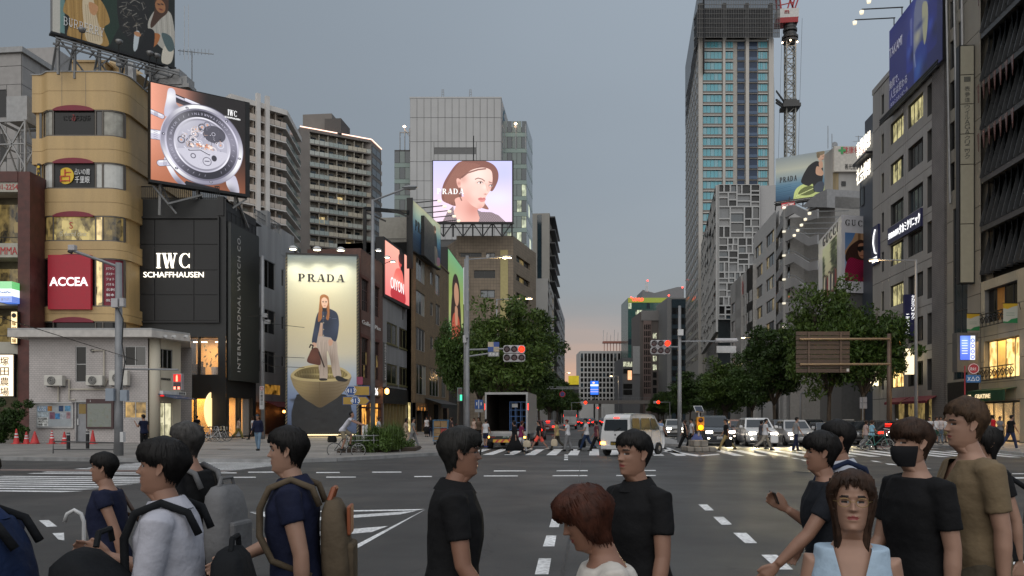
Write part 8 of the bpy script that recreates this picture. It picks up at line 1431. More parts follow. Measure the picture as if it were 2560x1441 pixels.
g=th_('no_parking_sign','round red and blue no parking sign over the left lanes','road sign',F.P(tc(1406),Z(994)));[MB().lt_([(0,-q),(r_,-q),(r_,.02),(0,.02)],F.P(tc(1406),Z(986),.0),'y',22).bd(nm,m,g) for r_,q,m,nm in ((.32,.03,mat('ring_red',.4),'rim'),(.23,.045,MATS['road_sign_blue'],'disc'))];mb=MB();c=F.P(tc(1406),Z(986),.06);mb.bar(c+VV((-.16,0,.16)),c+VV((.16,0,-.16)),.06,.02);mb.bd('slash',MATS['ring_red'],g);MB().tube([F.P(tc(1406),Z(978),-.0),F.P(tc(1406),Z(971),0)],.03,6).bd('hanger',PG,g)
for px,y,D,lab in ((1461,1007,150,'far red traffic signal over the left lanes'),(1643,1006,150,'far red traffic signal left of the median pole'),(1493,1020,280,'very distant red traffic signal on the footbridge line')):
 F=fp(px,D);g=th_('far_signal',lab,'traffic light',F.P(300/FPX*D,0));tcx=F.tz(px);F.box('housing',g,tcx-.7,tcx+.5,zof(y,D)-.22,zof(y,D)+.22,-.2,0,SIGW);MB().lt_([(0,-.05),(.3,0),(0,.1)],F.P(tcx+.2,zof(y,D),.05),'y',10).bd('lens',LRED,g);MB().tube([F.P(tcx+(2.4 if px!=1461 else -2.4),0,-.1),F.P(tcx+(2.4 if px!=1461 else -2.4),zof(y,D),-.1),F.P(tcx,zof(y,D),-.1)],.08,6).bd('pole',PG,g)
D=40.2;F=fp(1757,D);tc=lambda x:F.tz(x);Z=lambda y:zof(y,D);st=mat('island_stone',(.21,.19,.165),.85,ns=.35,nc=2.5);fl=th_('flashing_beacon','yellow two lens warning beacon with a solar panel on the stone median block','warning light',F.P(tc(1757),.85,-.8));MB().tube([F.P(tc(1756),.8,-.8),F.P(tc(1756),Z(1028),-.8)],.05,10).bd('post',SIGW,fl);YL=mat('beacon_yellow',(.50,.24,.02),.45);F.box('housing',fl,tc(1749),tc(1767),Z(1078),Z(1043),-.8,-.55,YL);c=tc(1758)
for z,m in ((Z(1051),LENS),(Z(1069.5),LYEL)):MB().lt_([(0,-.05),(.12,-.02),(.125,.02)],F.P(c,z,-.55),'y',20).bd('lens',m,fl);MB().lt_([(.13,-.08),(.145,-.08),(.145,.02),(.13,.02)],F.P(c,z,-.55),'y',20).bd('visor',YL,fl)
mb=MB();mb.ext([F.P(tc(1746),Z(1031),-.6),F.P(tc(1767),Z(1031),-.6),F.P(tc(1765.5),Z(1016),-.95),F.P(tc(1744),Z(1016),-.95)],(0,-.02,.03));mb.bd('solar_panel',FRW,fl);mb=MB();mb.ext([F.P(tc(1747.4),Z(1030),-.575),F.P(tc(1765.6),Z(1030),-.575),F.P(tc(1764),Z(1017),-.9),F.P(tc(1745.6),Z(1017),-.9)],(0,-.02,.03));mb.bd('solar_cells',mat('solar_dark',(.02,.025,.04),.2),fl)
lamp('amber_light','POINT',F.P(c,Z(1069.5),-.3),(0,0,0),6,'#ffb000',fl,.1)
bl=th_('traffic_island','two tier weathered stone block at the tip of the median','stone block',F.P(tc(1757),0));t0,t1=tc(1719),tc(1792)
for k in rg_(4):a=t0+(t1-t0)*k/4;mb=MB();F.mx_(mb,a+.008,a+(t1-t0)/4-.008,0,Z(1118),-1.7,0);mb.bd('stone',st,bl,bevel=.04)
for k in rg_(2):a=tc(1737);w=(tc(1774)-a)/2;mb=MB();F.mx_(mb,a+w*k+.006,a+w*(k+1)-.006,Z(1118)+.01,Z(1102),-1.5,-.25);mb.bd('stone',st,bl,bevel=.03)
mf=th_('median_fence','low dark metal fence along the median kerb behind the white van','fence',(4.0,50,.16));mb=MB();[mb.bar((3.9,49+1.5*k,.16),(3.9,49+1.5*k,1.0),.05) for k in rg_(24)];mb.bd('posts',BLK2,mf,kind='stuff');mb=MB();[mb.bar((3.9,49,z),(3.9,84,z),.05) for z in (.45,.72,1.0)];mb.bd('rails',BLK2,mf)
D=57;F=fp(2223,D);tc=lambda x:F.tz(x);Z=lambda y:zof(y,D);b=at(2223,D);gn=th_('sign_gantry','brown road sign gantry with a large board seen from behind on the right','gantry',(b.x,b.y,PZ));MB().tube([(b.x,b.y,PZ),(b.x,b.y,Z(835))],[.19,.14],14).bd('pole',PBR,gn,smooth=True);mb=MB();[mb.tube([F.P(tc(2223),Z(y),.1),F.P(tc(1998),Z(y+1),.1)],.085,10) for y in (848,911)];mb.bd('arm',mat('arm_bronze',(.25,.18,.11),.4,.3),gn);t0,t1=tc(1991),tc(2125)
for k in rg_(9):z1=Z(829+11.6*k);F.box('board_slat',gn,t0,t1,Z(829+11.6*(k+1))+.05,z1,-.12-.03*(k%2),-.05,mat('board_back_brown',(.072,.046,.032),.55,ns=.15))
[F.box('board_rib',gn,tc(x)-.06,tc(x)+.06,Z(932),Z(831),-.04,.03,PBR) for x in (2022,2102)];F.box('label_plate',gn,tc(2117),tc(2123),Z(929),Z(922),-.04,-.02,FRW)
D=54;F=fp(2157,D);tc=lambda x:F.tz(x);Z=lambda y:zof(y,D);g=th_('sign_post','grey back of a rectangular sign on a thin post before the grey panel building','road sign',at(2157,D,PZ));MB().tube([F.P(tc(2157),PZ),F.P(tc(2157),Z(993))],.03,8).bd('post',PG,g);[F.box('sign_back',g,tc(2150),tc(2168),Z(b_),Z(a_),-.06,-.03,mat('sign_back_grey',(.2,.19,.2),.5)) for a_,b_ in ((993,1007),(1008,1022))]
D=50;F=fp(2425,D);tc=lambda x:F.tz(x);Z=lambda y:zof(y,D);g=th_('hydrant_sign','round red fire hydrant sign with a blue symbol board beneath on a red post','sign',at(2413,D,PZ));MB().tube([F.P(tc(2412),PZ),F.P(tc(2412),Z(915))],.04,8).bd('post',mat('post_red',(.3,.02,.03),.5),g);MB().lt_([(0,-.03),(.34,-.03),(.34,.02),(0,.02)],F.P(tc(2431),Z(922.5),.1),'y',24).bd('disc',mat('hydrant_red',(.36,.02,.03),.4),g);MB().lt_([(.29,-.02),(.315,-.02),(.315,.0),(.29,.0)],F.P(tc(2431),Z(922.5),.14),'y',24).bd('rim_line',LETW,g);tl('消火栓',g,F,tc(2431),Z(923),.2,LETW,w=.5,d=.135,thick=.01);F.box('board',g,tc(2413),tc(2449),Z(957),Z(938),.06,.1,mat('board_sky_blue',(.03,.13,.33),.4));tl('X△○',g,F,tc(2431),Z(947.5),.28,LETW,w=.75,d=.1,thick=.01)
CONE=mat('cone_red',(.50,.035,.035),.5,ns=.2);CW=mat('cone_band',.6,.5)
for i,(px,yt,yb,nb_) in en_(((41,1073,1113,2),(66,1080,1113,2),(87,1079,1114,0),(130,1077,1114,3),(161,1080,1113,1),(232,1076,1113,0))):
 D=48.6;p=at(px,D,PZ);h=zof(yt,D)-PZ;c=th_('traffic_cone',('red cone with two pale bands, farthest left by the hedge','red cone with faded bands, second from the hedge','wide plain red cone, third from the hedge','red cone with three white bands under the notice board','red cone just left of the left black bollard','plain red cone under the brown map board')[i],'traffic cone',p,group='traffic cones by the police box');MB().lt_([(.03,0),(.04,.02),(.06 if nb_ else.06,.06),(.17 if i!=2 else.22,0)][:0]+[(.18 if i!=2 else.26,.03),(.035,h),(.02,h+.01),(0,h+.01)],p,n=16).bd('cone_body',CONE,c,smooth=False);MB().cbox(p+VV((0,0,.015)),(.42,.42,.03)).bd('foot',CONE,c)
 for k in rg_(nb_):u=.42+.2*k;r0=.18+(.035-.18)*u;MB().lt_([(r0+.004,h*u),(r0-.012+.004,h*(u+.09))],p,n=16).bd('band',CW,c)
for px,yt,yb in ((171,1082,1124),(219,1079,1122)):D=EYE*FPX/(yb-HY)*(1-PZ/EYE);p=at(px,D,PZ);h=zof(yt,D)-PZ;bo=th_('bollard','black steel bollard with a grey band, %s of the grey police box door'%('left' if px<200 else 'right'),'bollard',p,group='bollards before the police box');MB().lt_([(.085,0),(.085,h-.02),(.07,h),(0,h)],p,n=16).bd('post',BLK2,bo);MB().lt_([(.089,h-.13),(.089,h-.06)],p,n=16).bd('band',mat('band_grey',.4,.4),bo)
D=35.5;F=fp(195,D);tc=lambda x:F.tz(x);r_=th_('guard_rail','low thin dark pipe rail at the pavement edge before the police box','rail',at(195,D,PZ));MB().tube([F.P(tc(133),PZ),F.P(tc(133),zof(1104,D)),F.P(tc(257),zof(1109,D),-1.0),F.P(tc(257),PZ,-1.0)],.03,8).tube([F.P(tc(133),zof(1124,D)),F.P(tc(257),zof(1127,D),-1.0)],.025,8).bd('pipe',mat('rail_dark',.06,.5),r_)
a,c=at(866,35.9),at(1000,37.3);r_=th_('planter_rail','three bar grey pipe rail in front of the planter shrubs','rail',a);mb=MB();[mb.tube([(a.x,a.y,z),(c.x,c.y,z)],.022,8) for z in (.45,.68,.9)];[mb.tube([a.lerp(c,u),a.lerp(c,u)+VV((0,0,.95))],.03,8) for u in (0,.5,1)];mb.bd('pipe',mat('rail_grey',.3,.4,.3),r_)
D=47;F=fp(1100,D);tc=lambda x:F.tz(x);Z=lambda y:zof(y,D);t0,t1=tc(1083),tc(1119);tr=th_('roll_cage','blue roll cage trolley on casters loaded with brown cartons','trolley',F.P((t0+t1)/2,PZ));BLU=mat('cage_blue',(.06,.17,.30),.4);mb=MB()
for d_ in (0,-.75):
 for t in (t0,t1):mb.tube([F.P(t,PZ+.2,d_),F.P(t,Z(1050),d_)],.022,6)
 [mb.tube([F.P(t0,z,d_),F.P(t1,z,d_)],.018,6) for z in (PZ+.25,Z(1092),Z(1070),Z(1051))]
mb.bd('cage',BLU,tr);MB().box(0,0,0,0,0,0);F.box('deck',tr,t0,t1,PZ+.16,PZ+.22,-.75,0,PG);[MB().lt_([(0,-.03),(.075,-.03),(.075,.03),(0,.03)],F.P(t,PZ+.08,d_),'x',12).bd('caster',BLK2,tr) for t in (t0+.06,t1-.06) for d_ in (-.08,-.67)]
for k,(u0,u1,z0,h,m) in en_(((.04,.5,.02,.42,0),(.52,.96,.02,.4,0),(.04,.5,.46,.4,0),(.52,.96,.44,.3,1),(.04,.5,.88,.3,0),(.52,.96,.76,.42,0))):
 mb=MB();F.mx_(mb,t0+(t1-t0)*u0,t0+(t1-t0)*u1,PZ+.22+z0,PZ+.22+z0+h,-.7,-.04);o=mb.bd('carton',mat('carton_red',(.3,.05,.04),.7) if m else mat('cardboard',(.26,.165,.08),.8,ns=.2),None);tag(o,('brown carton at the lower left of the roll cage','brown carton at the lower right of the roll cage','brown carton in the middle left of the roll cage','red carton on the right side of the roll cage','flat brown carton at the upper left of the roll cage','brown carton at the upper right of the roll cage')[k],'carton','cartons in the roll cage')
D=62;F=fp(925,D);sb=th_('sandwich_board','white standing board with dark sketch outside the brick building','board',at(912,D,PZ));F.box('panel',sb,F.tz(905),F.tz(919),PZ,zof(1062,D),-.05,0,mat('board_chalk_white',.5,.5,ns=.4,nc=5));F.box('foot',sb,F.tz(906),F.tz(918),PZ,PZ+.05,-.5,-.05,BLK2)
# vehicles
TYRE=mat('tyre_rubber',.012,.8);RIM=mat('wheel_rim',.32,.35,.7);CGL=mat('car_glass',(.012,.015,.018),.04,ns=0,spec=1.0);TRIM=mat('car_trim',.012,.5);CHR=mat('chrome',.55,.15,1.0,ns=0);HEADL=mat('headlamp_glow',.8,.3,emit='#fff0d8',es=14,ns=0,sample=False);HEADO=mat('headlamp_off',.45,.1,ns=0);TAILL=mat('tail_lamp_glow',(.4,.01,.01),.3,emit='#ff2010',es=5,ns=0,sample=False);TAILO=mat('tail_lamp_off',(.16,.008,.008),.2,ns=0);AMB=mat('indicator_glow',.5,.3,emit='#ffb040',es=7,ns=0,sample=False);PLW=mat('plate_pale',.5,.5);PLG=mat('plate_green',(.02,.06,.03),.5);PLK=mat('plate_black',.012,.5);LETY=mat('yellow_letter',(.6,.4,.04),.5,ns=0)
def paint(n,c,r=.25):return mat('paint_'+n,c,r,coat=.6,ns=.04)
def put(t,x,y,rz):t.location=(x,y,0);t.rotation_euler=(0,0,R(rz));return MT((x,y,0))@Matrix.Rotation(R(rz),4,'Z')
class LF(Face):
 """a face in a vehicle's own frame"""
 def __init__(s,M,p,q):a,b=M@VV((*p,0)),M@VV((*q,0));Face.__init__(s,(a.x,a.y),(b.x,b.y))
def wheels(t,M,xs,ys,r=.33,w=.2):
 for y in ys:
  for s in (-1,1):
   mb=MB(M);x=xs*s;mb.lt_([(r*.6,-w/2),(r*.95,-w/2),(r,-w/3),(r,w/3),(r*.95,w/2),(r*.6,w/2)],(x,y,r),'x',22);o=mb.bd('wheel',TYRE,t,auto=35);mb=MB(M);mb.lt_([(0,s*w*.5),(r*.25,s*w*.53),(r*.62,s*w*.46),(r*.64,s*w*.3),(0,s*w*.2)],(x,y,r),'x',16);mb.bd('rim',RIM,o)
def car(label,x,y,rz,col,L=4.6,Wd=1.8,H=1.65,hood=1.02,belt=1.0,nose=1.15,tail=.55,head=None,rear=None,plate='41-88',cat='car',group=None,grille='wide'):
 """y forward. head / rear: 'on', 'off' or None for the lamps seen"""
 t=th_('car',label,cat,group=group);M=put(t,x,y,rz);hw=Wd/2;f,b=L/2,-L/2
 st=[(b,.80,.45,belt*.86),(b+.08,.93,.28,belt*.96),(b+.45,.985,.2,belt),(b+tail+.6,1,.18,belt),(0,1,.18,belt),(f-nose,1,.18,belt),(f-nose+.3,.99,.18,hood),(f-.45,.975,.2,hood*.93),(f-.1,.9,.26,hood*.80),(f,.74,.36,hood*.66)]
 rg=[]
 for yy,k,z0,z1 in st:
  w=hw*k;h=z1-z0;rg.append([(w*.86,yy,z0),(w*.98,yy,z0+h*.16),(w,yy,z0+h*.5),(w*.985,yy,z0+h*.78),(w*.93,yy,z1-h*.05),(w*.8,yy,z1),(-w*.8,yy,z1),(-w*.93,yy,z1-h*.05),(-w*.985,yy,z0+h*.78),(-w,yy,z0+h*.5),(-w*.98,yy,z0+h*.16),(-w*.86,yy,z0)])
 mb=MB(M);mb.rings(rg);mb.bd('body',col,t,smooth=True,auto=50)
 y0,y1,Y0,Y1=b+tail*.55,f-nose,b+tail+.55,f-nose-.75;wb,wt=hw*.93,hw*.74;zr=H-.06
 def q(pts,nm,m,off=.0):
  mb=MB(M);mb.poly(pts);return mb.bd(nm,m,t)
 mb=MB(M);lo=[(-wb,y0,belt-.02),(wb,y0,belt-.02),(wb,y1,belt-.02),(-wb,y1,belt-.02)];hi=[(-wt,Y0,zr),(wt,Y0,zr),(wt,Y1,zr),(-wt,Y1,zr)];mb.add(lo+hi,[(4,5,6,7),(0,1,5,4),(1,2,6,5),(2,3,7,6),(3,0,4,7)]);mb.rings([[(s_*wt*k,yy,z) for s_,yy in ((-1,Y0+e),(1,Y0+e),(1,Y1-e),(-1,Y1-e))] for k,e,z in ((1.0,0,zr),(.99,.02,zr+.03),(.88,.15,H))]);mb.bd('cabin',col,t,bevel=.03)
 LV=lambda a,c,u:tuple(np.array(a)+(np.array(c)-np.array(a))*u)
 def pane(a,b_,c,d,nm,n,iu=.06,iv=.1):
  P=lambda u,v:np.array(LV(LV(a,b_,u),LV(d,c,u),v))+np.array(n)*.012
  q([P(iu,iv),P(1-iu,iv),P(1-iu,1-iv),P(iu,1-iv)],nm,CGL)
 pane(lo[2],lo[3],hi[3],hi[2],'windscreen',(0,.8,.6));pane(lo[0],lo[1],hi[1],hi[0],'rear_window',(0,-.8,.6))
 for s in (0,1):
  a,b_,c,d=(lo[1],lo[2],hi[2],hi[1]) if s else (lo[3],lo[0],hi[0],hi[3]);n=(1,0,.25) if s else (-1,0,.25)
  pane(a,LV(a,b_,.48),LV(d,c,.48),d,'side_window',n,.07);pane(LV(a,b_,.5),b_,c,LV(d,c,.5),'side_window',n,.07)
 bx=lambda nm,m,x0,x1,ya,yb,z0,z1,bev=0:MB(M).box(x0,x1,ya,yb,z0,z1).bd(nm,m,t,bevel=bev)
 for s in (-1,1):bx('mirror',col,s*hw+(0 if s>0 else -.2),s*hw+(.2 if s>0 else 0),y1-.35,y1-.2,belt+.0,belt+.17,.04);bx('door_seam',TRIM,s*hw*1.0-.004,s*hw*1.0+.004,-.01,.01,.35,belt-.05)
 wheels(t,M,hw-.1,(b+.85,f-.9),.34)
 if head:
  for s in (-1,1):bx('headlight',HEADL if head=='on' else HEADO,s*hw*.66-.2,s*hw*.66+.2,f-.16,f+.0,hood*.66,hood*.66+.14,.03);bx('fog_lamp',HEADL if head=='on' else TRIM,s*hw*.7-.06,s*hw*.7+.06,f-.1,f+.01,.42,.5)
  bx('grille',TRIM,-hw*.42,hw*.42,f-.1,f+.02,.40 if grille=='tall' else.55,hood*.74);[bx('grille_bar',CHR,-hw*.42,hw*.42,f+.015,f+.035,z,z+.025) for z in (.6,.68)];bx('bumper',TRIM,-hw*.8,hw*.8,f-.2,f+.03,.22,.36,.03);bx('plate',PLW if plate!='g' else PLG,-.17,.17,f+.035,f+.05,.40,.56);FF=LF(M,(.3,f+.05),(-.3,f+.05));tl(plate if len(plate)>1 else '63-52',t,FF,.3,.46,.09,LETK if plate!='g' else LETW,w=.28,d=.003,thick=.004)
 if rear:
  for s in (-1,1):bx('tail_light',TAILL if rear=='on' else TAILO,s*hw*.72-.17,s*hw*.72+.17,b-.01,b+.12,belt*.74,belt*.74+.14,.03)
  rear=='on' and bx('brake_light',TAILL,-.2,.2,Y0-.42,Y0-.3,belt+.32,belt+.38);bx('bumper',TRIM,-hw*.8,hw*.8,b-.04,b+.1,.24,.42,.03);bx('plate',PLW,-.17,.17,b-.03,b-.005,.56,.72);FF=LF(M,(-.3,b-.03),(.3,b-.03));tl(plate,t,FF,.3,.63,.09,LETK,w=.27,d=.003,thick=.004)
 return t,M,f
SIL,DKB,BLKP,WHTP,REDP,BRZ=paint('silver',.34,.3),paint('dark_blue_grey',(.045,.052,.062)),paint('black',.010),paint('white',.58),paint('dark_red',(.10,.008,.012)),paint('copper',(.22,.11,.07))
def beams(t,M,f,p=420,col='#ffe9b0'):[lamp('headlight_beam','SPOT',M@VV((s*.6,f+.1,.7)),M@VV((s*.8,f+16,-.2)),p,col,t,.08,62,.9) for s in (-1,1)]
c_=at(1785,51.5);r1=car('dark blue grey off-road car with headlights on, nearest the median beacon',c_.x,c_.y,180,DKB,4.7,1.88,1.86,1.16,1.12,1.3,.2,head='on',plate='45-46');beams(*r1,260)
c_=at(1889,49.8);r2=car('white sport utility car with a big dark grille waiting behind the stop line',c_.x,c_.y,180,WHTP,4.8,1.9,1.72,1.08,1.08,1.25,.3,head='on',grille='tall',plate='10-24');beams(*r2,420)
c_=at(1984,50.2);r3=car('silver compact sport utility car with headlights on, right of the white one',c_.x,c_.y,180,SIL,4.3,1.8,1.6,1.02,1.02,1.15,.3,head='on',plate='33-07');beams(*r3,420)
c_=at(2062,51.8);r4=car('dark saloon car with headlights on, partly behind the men crossing at right',c_.x,c_.y,180,DKB,4.6,1.78,1.45,.92,.9,1.2,.8,head='on',plate='27-11');beams(*r4,260)
c_=at(2135,53);car('black taxi saloon with chrome grille, left of the black hatchback',c_.x,c_.y,180,BLKP,4.6,1.75,1.55,.95,.95,1.1,.7,head='off',plate='g')
c_=at(2200,51.5);car('black hatchback seen from behind with its rear lights glowing',c_.x,c_.y,0,BLKP,4.2,1.75,1.55,.95,.98,1.1,.35,rear='on',plate='31-36')
for px,D,rz,cl,lb in ((1683,74,180,SIL,'silver car with headlights on behind the right signal pole'),(1846,57.5,180,BRZ,'copper coloured car behind the gap left of the white sport utility car'),(1955,60,180,DKB,'dark van roofed car behind the silver sport utility car'),(2030,62,180,BLKP,'black car in the second row behind the dark saloon'),(1800,66,180,WHTP,'white car in the second row behind the off-road car'),(2110,63,180,SIL,'silver car in the second row behind the black taxi')):
 p=at(px,D);car(lb,p.x,p.y,rz,cl,4.6,1.8,1.6,head='on' if px!=2110 else 'off',plate='58-21')
p=at(1372,84);car('dark red car with bright brake lights beside the truck',p.x,p.y,0,REDP,4.5,1.78,1.5,rear='on',plate='77-12');p=at(1334,62);car('dark red estate car half hidden right behind the truck',p.x,p.y,0,REDP,4.6,1.78,1.55,rear='on',plate='20-18')
far,Mf,ff=car('dark car with red tail lights in the far queue, nearest the white van',-2.0,150,0,DKB,rear='on',plate='15-15',group='cars in the far queue');k=0
for Y in (165,182,200,218,238,262,290):
 for X in (-4.6,-1.4,1.8):
  k+=1;c=copytree(far);c.location=(X+rnd.uniform(-.3,.3),Y+rnd.uniform(-4,4),0);c['label']='dark car with red tail lights in the far queue below the footbridge'
def boxtruck(label,px,D,rz,Wd,Lb,zb,zt,open_=True):
 p=at(px,D);t=th_('truck',label,'truck');M=put(t,p.x,p.y,rz);hw=Wd/2;bx=lambda nm,m,x0,x1,ya,yb,z0,z1,par=t,bev=0:MB(M).box(x0,x1,ya,yb,z0,z1).bd(nm,m,par,bevel=bev)
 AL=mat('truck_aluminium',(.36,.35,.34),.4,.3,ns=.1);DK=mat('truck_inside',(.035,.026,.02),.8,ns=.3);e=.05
 bx('side_panel',AL,-hw,-hw+e,0,Lb,zb,zt);bx('side_panel',AL,hw-e,hw,0,Lb,zb,zt);bx('box_roof',AL,-hw,hw,0,Lb,zt,zt+.06);bx('box_floor',AL,-hw,hw,-.02,Lb,zb-.14,zb)
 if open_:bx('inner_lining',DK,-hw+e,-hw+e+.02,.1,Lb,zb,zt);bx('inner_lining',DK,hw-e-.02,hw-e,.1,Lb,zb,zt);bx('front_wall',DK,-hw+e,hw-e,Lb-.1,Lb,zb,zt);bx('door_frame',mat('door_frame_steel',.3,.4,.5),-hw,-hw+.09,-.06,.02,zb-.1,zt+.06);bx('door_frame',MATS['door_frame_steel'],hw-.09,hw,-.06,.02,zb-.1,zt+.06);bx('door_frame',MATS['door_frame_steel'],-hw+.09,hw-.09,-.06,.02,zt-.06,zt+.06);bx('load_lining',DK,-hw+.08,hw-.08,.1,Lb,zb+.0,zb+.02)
 else:bx('rear_door',mat('truck_pale',.42,.5),-hw,hw,-.04,.0,zb,zt);bx('door_seam',TRIM,-.01,.01,-.05,-.03,zb,zt);bx('door_upper',mat('truck_grey',.16,.5),-hw,hw,-.05,-.04,zb+(zt-zb)*.55,zt)
 bx('cab',paint('white',.58),-hw*.92,hw*.92,Lb+.15,Lb+1.9,.5,2.3,t,.08);bx('chassis',TRIM,-hw*.5,hw*.5,.1,Lb+1.6,.5,.75);wheels(t,M,hw-.14,(.95,Lb+1.1),.42,.28)
 bx('tail_lift',mat('lift_grey',.25,.5),-hw*.98,hw*.98,-.16,-.06,zb-.26,zb-.12);bx('rear_panel',TRIM,-hw*.96,hw*.96,-.1,.0,.42,zb-.28)
 for s in (-1,1):bx('tail_light',AMB if open_ else TAILL,s*hw*.86-.09,s*hw*.86+.09,-.13,-.09,.62,.74);bx('tail_lamp',TAILO,s*hw*.62-.12,s*hw*.62+.12,-.12,-.09,.62,.74);bx('side_marker',TAILL,s*(hw+.005)-.02,s*(hw+.005)+.02,.02,.1,zt-.9,zt-.55)
 if open_:
  bx('warning_plate',mat('warning_yellow',(.6,.33,.03),.5),-.72,.72,-.13,-.1,.38,.54);[MB(M).ext([(x,-.135,.385),(x+.13,-.135,.385),(x+.13+s*.14,-.135,.535),(x+s*.14,-.135,.535)],(0,.008,0)).bd('warning_stripe',LETR,t) for x,s in ((-.62,1),(-.32,1),(.2,-1),(.5,-1))];bx('plate',PLG,-.22,.22,-.13,-.1,.62,.8);tl('52-16',t,LF(M,(-.3,-.13),(.3,-.13)),.3,.71,.1,LETW,w=.32,d=.003,thick=.004)
 return t,M,hw
tk,Mt,hw=boxtruck('delivery truck with its dark cargo box open at the back',1266,43.4,-1,2.35,5.2,.98,3.05);boxtruck('small white box truck driving away in the middle distance',1425,118,0,1.9,3.4,.9,2.75,False)
cg=th_('roll_cage','empty blue roll cage standing inside the open truck','trolley',Mt@VV((.5,1.2,1.0)));mb=MB(Mt);[mb.bar((x,y,1.0),(x,y,2.62),.04) for x in (.08,.38,.68,.98) for y in (.9,1.6)];[mb.bar((.08,y,z),(.98,y,z),.035) for y in (.9,1.6) for z in (1.08,1.45,1.8,2.15,2.6)];mb.bd('cage',mat('cage_deep_blue',(.03,.11,.30),.4),cg);mb=MB(Mt);mb.box(.2,.52,.86,.88,2.3,2.5);mb.bd('label_card',PLW,cg)
vn=th_('van','boxy white small van turning right with a dark rear window and glowing indicator','van');p=at(1581,36.0);M=put(vn,p.x+.1,p.y+1.0,-31);hw,f,b=.74,1.68,-1.7;WV=paint('white',.58);bx=lambda nm,m,x0,x1,ya,yb,z0,z1,bev=0:MB(M).box(x0,x1,ya,yb,z0,z1).bd(nm,m,vn,bevel=bev)
prof=[(b,.28),(b-.02,.8),(b+.03,1.15),(b+.12,1.72),(b+.28,1.86),(-.6,1.92),(.5,1.9),(.85,1.82),(1.35,1.22),(1.55,1.05),(f,.92),(f+.03,.5),(f-.05,.28)];mb=MB();mb.M=M
mb.rings([[(sx*(hw-(.0 if z<1.05 else (z-1.05)*.13)-ins),y*(1-ins*.25),.28+(z-.28)*(1-ins*.25)) for y,z in prof] for sx,ins in ((-1,.07),(-1,.02),(-1,0),(1,0),(1,.02),(1,.07))]);mb.bd('body',WV,vn,smooth=True,auto=32)
def vq(nm,m,pts):mb=MB(M);mb.ext(pts,(0,0,.0005));return mb.bd(nm,m,vn)
rw=lambda x,z:(x,b+.03+(z-1.15)*.158-.014,z);vq('rear_window',CGL,[rw(-.56,1.14),rw(.56,1.14),rw(.6,1.2),rw(.56,1.64),rw(-.56,1.64),rw(-.6,1.2)]);bx('brake_light',TAILL,-.13,.13,b+.1,b+.14,1.7,1.74);mb=MB(M);mb.bar((-.05,b-.02,1.12),(.25,b-.01,1.28),.02);mb.bd('wiper',TRIM,vn)
sw=lambda s,y,z:(s*(hw+.012-max(0,z-1.05)*.13),y,z)
vlit=litmat('van_painted_reflection','#0a0c08','#5a5a2a',.14,scale=(2,2,3))  # faint glowing pattern painted in place of reflections on the van's side windows
for s in (-1,1):
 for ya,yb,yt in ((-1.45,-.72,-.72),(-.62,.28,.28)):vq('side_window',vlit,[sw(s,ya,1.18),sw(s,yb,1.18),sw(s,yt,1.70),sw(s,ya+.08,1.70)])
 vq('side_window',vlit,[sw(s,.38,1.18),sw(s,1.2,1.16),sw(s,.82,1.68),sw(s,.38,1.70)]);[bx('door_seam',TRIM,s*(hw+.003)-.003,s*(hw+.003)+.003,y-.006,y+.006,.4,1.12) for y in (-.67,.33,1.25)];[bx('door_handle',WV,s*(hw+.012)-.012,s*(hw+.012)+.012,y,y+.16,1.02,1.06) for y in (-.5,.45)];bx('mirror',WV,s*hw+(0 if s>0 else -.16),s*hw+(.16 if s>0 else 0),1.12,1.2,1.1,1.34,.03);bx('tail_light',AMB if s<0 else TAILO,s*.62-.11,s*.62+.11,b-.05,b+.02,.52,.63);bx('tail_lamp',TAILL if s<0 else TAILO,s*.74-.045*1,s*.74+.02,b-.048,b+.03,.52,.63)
vq('windscreen',CGL,[(-.6,1.36,1.24),(.6,1.36,1.24),(.56,.9,1.78),(-.56,.9,1.78)]);bx('rear_bumper',WV,-hw+.02,hw-.02,b-.07,b+.05,.3,.5,.03);bx('plate',PLK,-.2,.14,b-.085,b-.07,.5,.66);tl('52-02',vn,LF(M,(-.33,b-.085),(.27,b-.085)),.3,.56,.09,LETY,w=.27,d=.003,thick=.004);bx('emblem',CHR,-.04,.04,b-.02,b+.01,.92,1.0);bx('name_badge',CHR,-.05,.06,b-.02,b+.0,.8,.82);wheels(vn,M,hw-.06,(b+.45,f-.55),.285,.16)
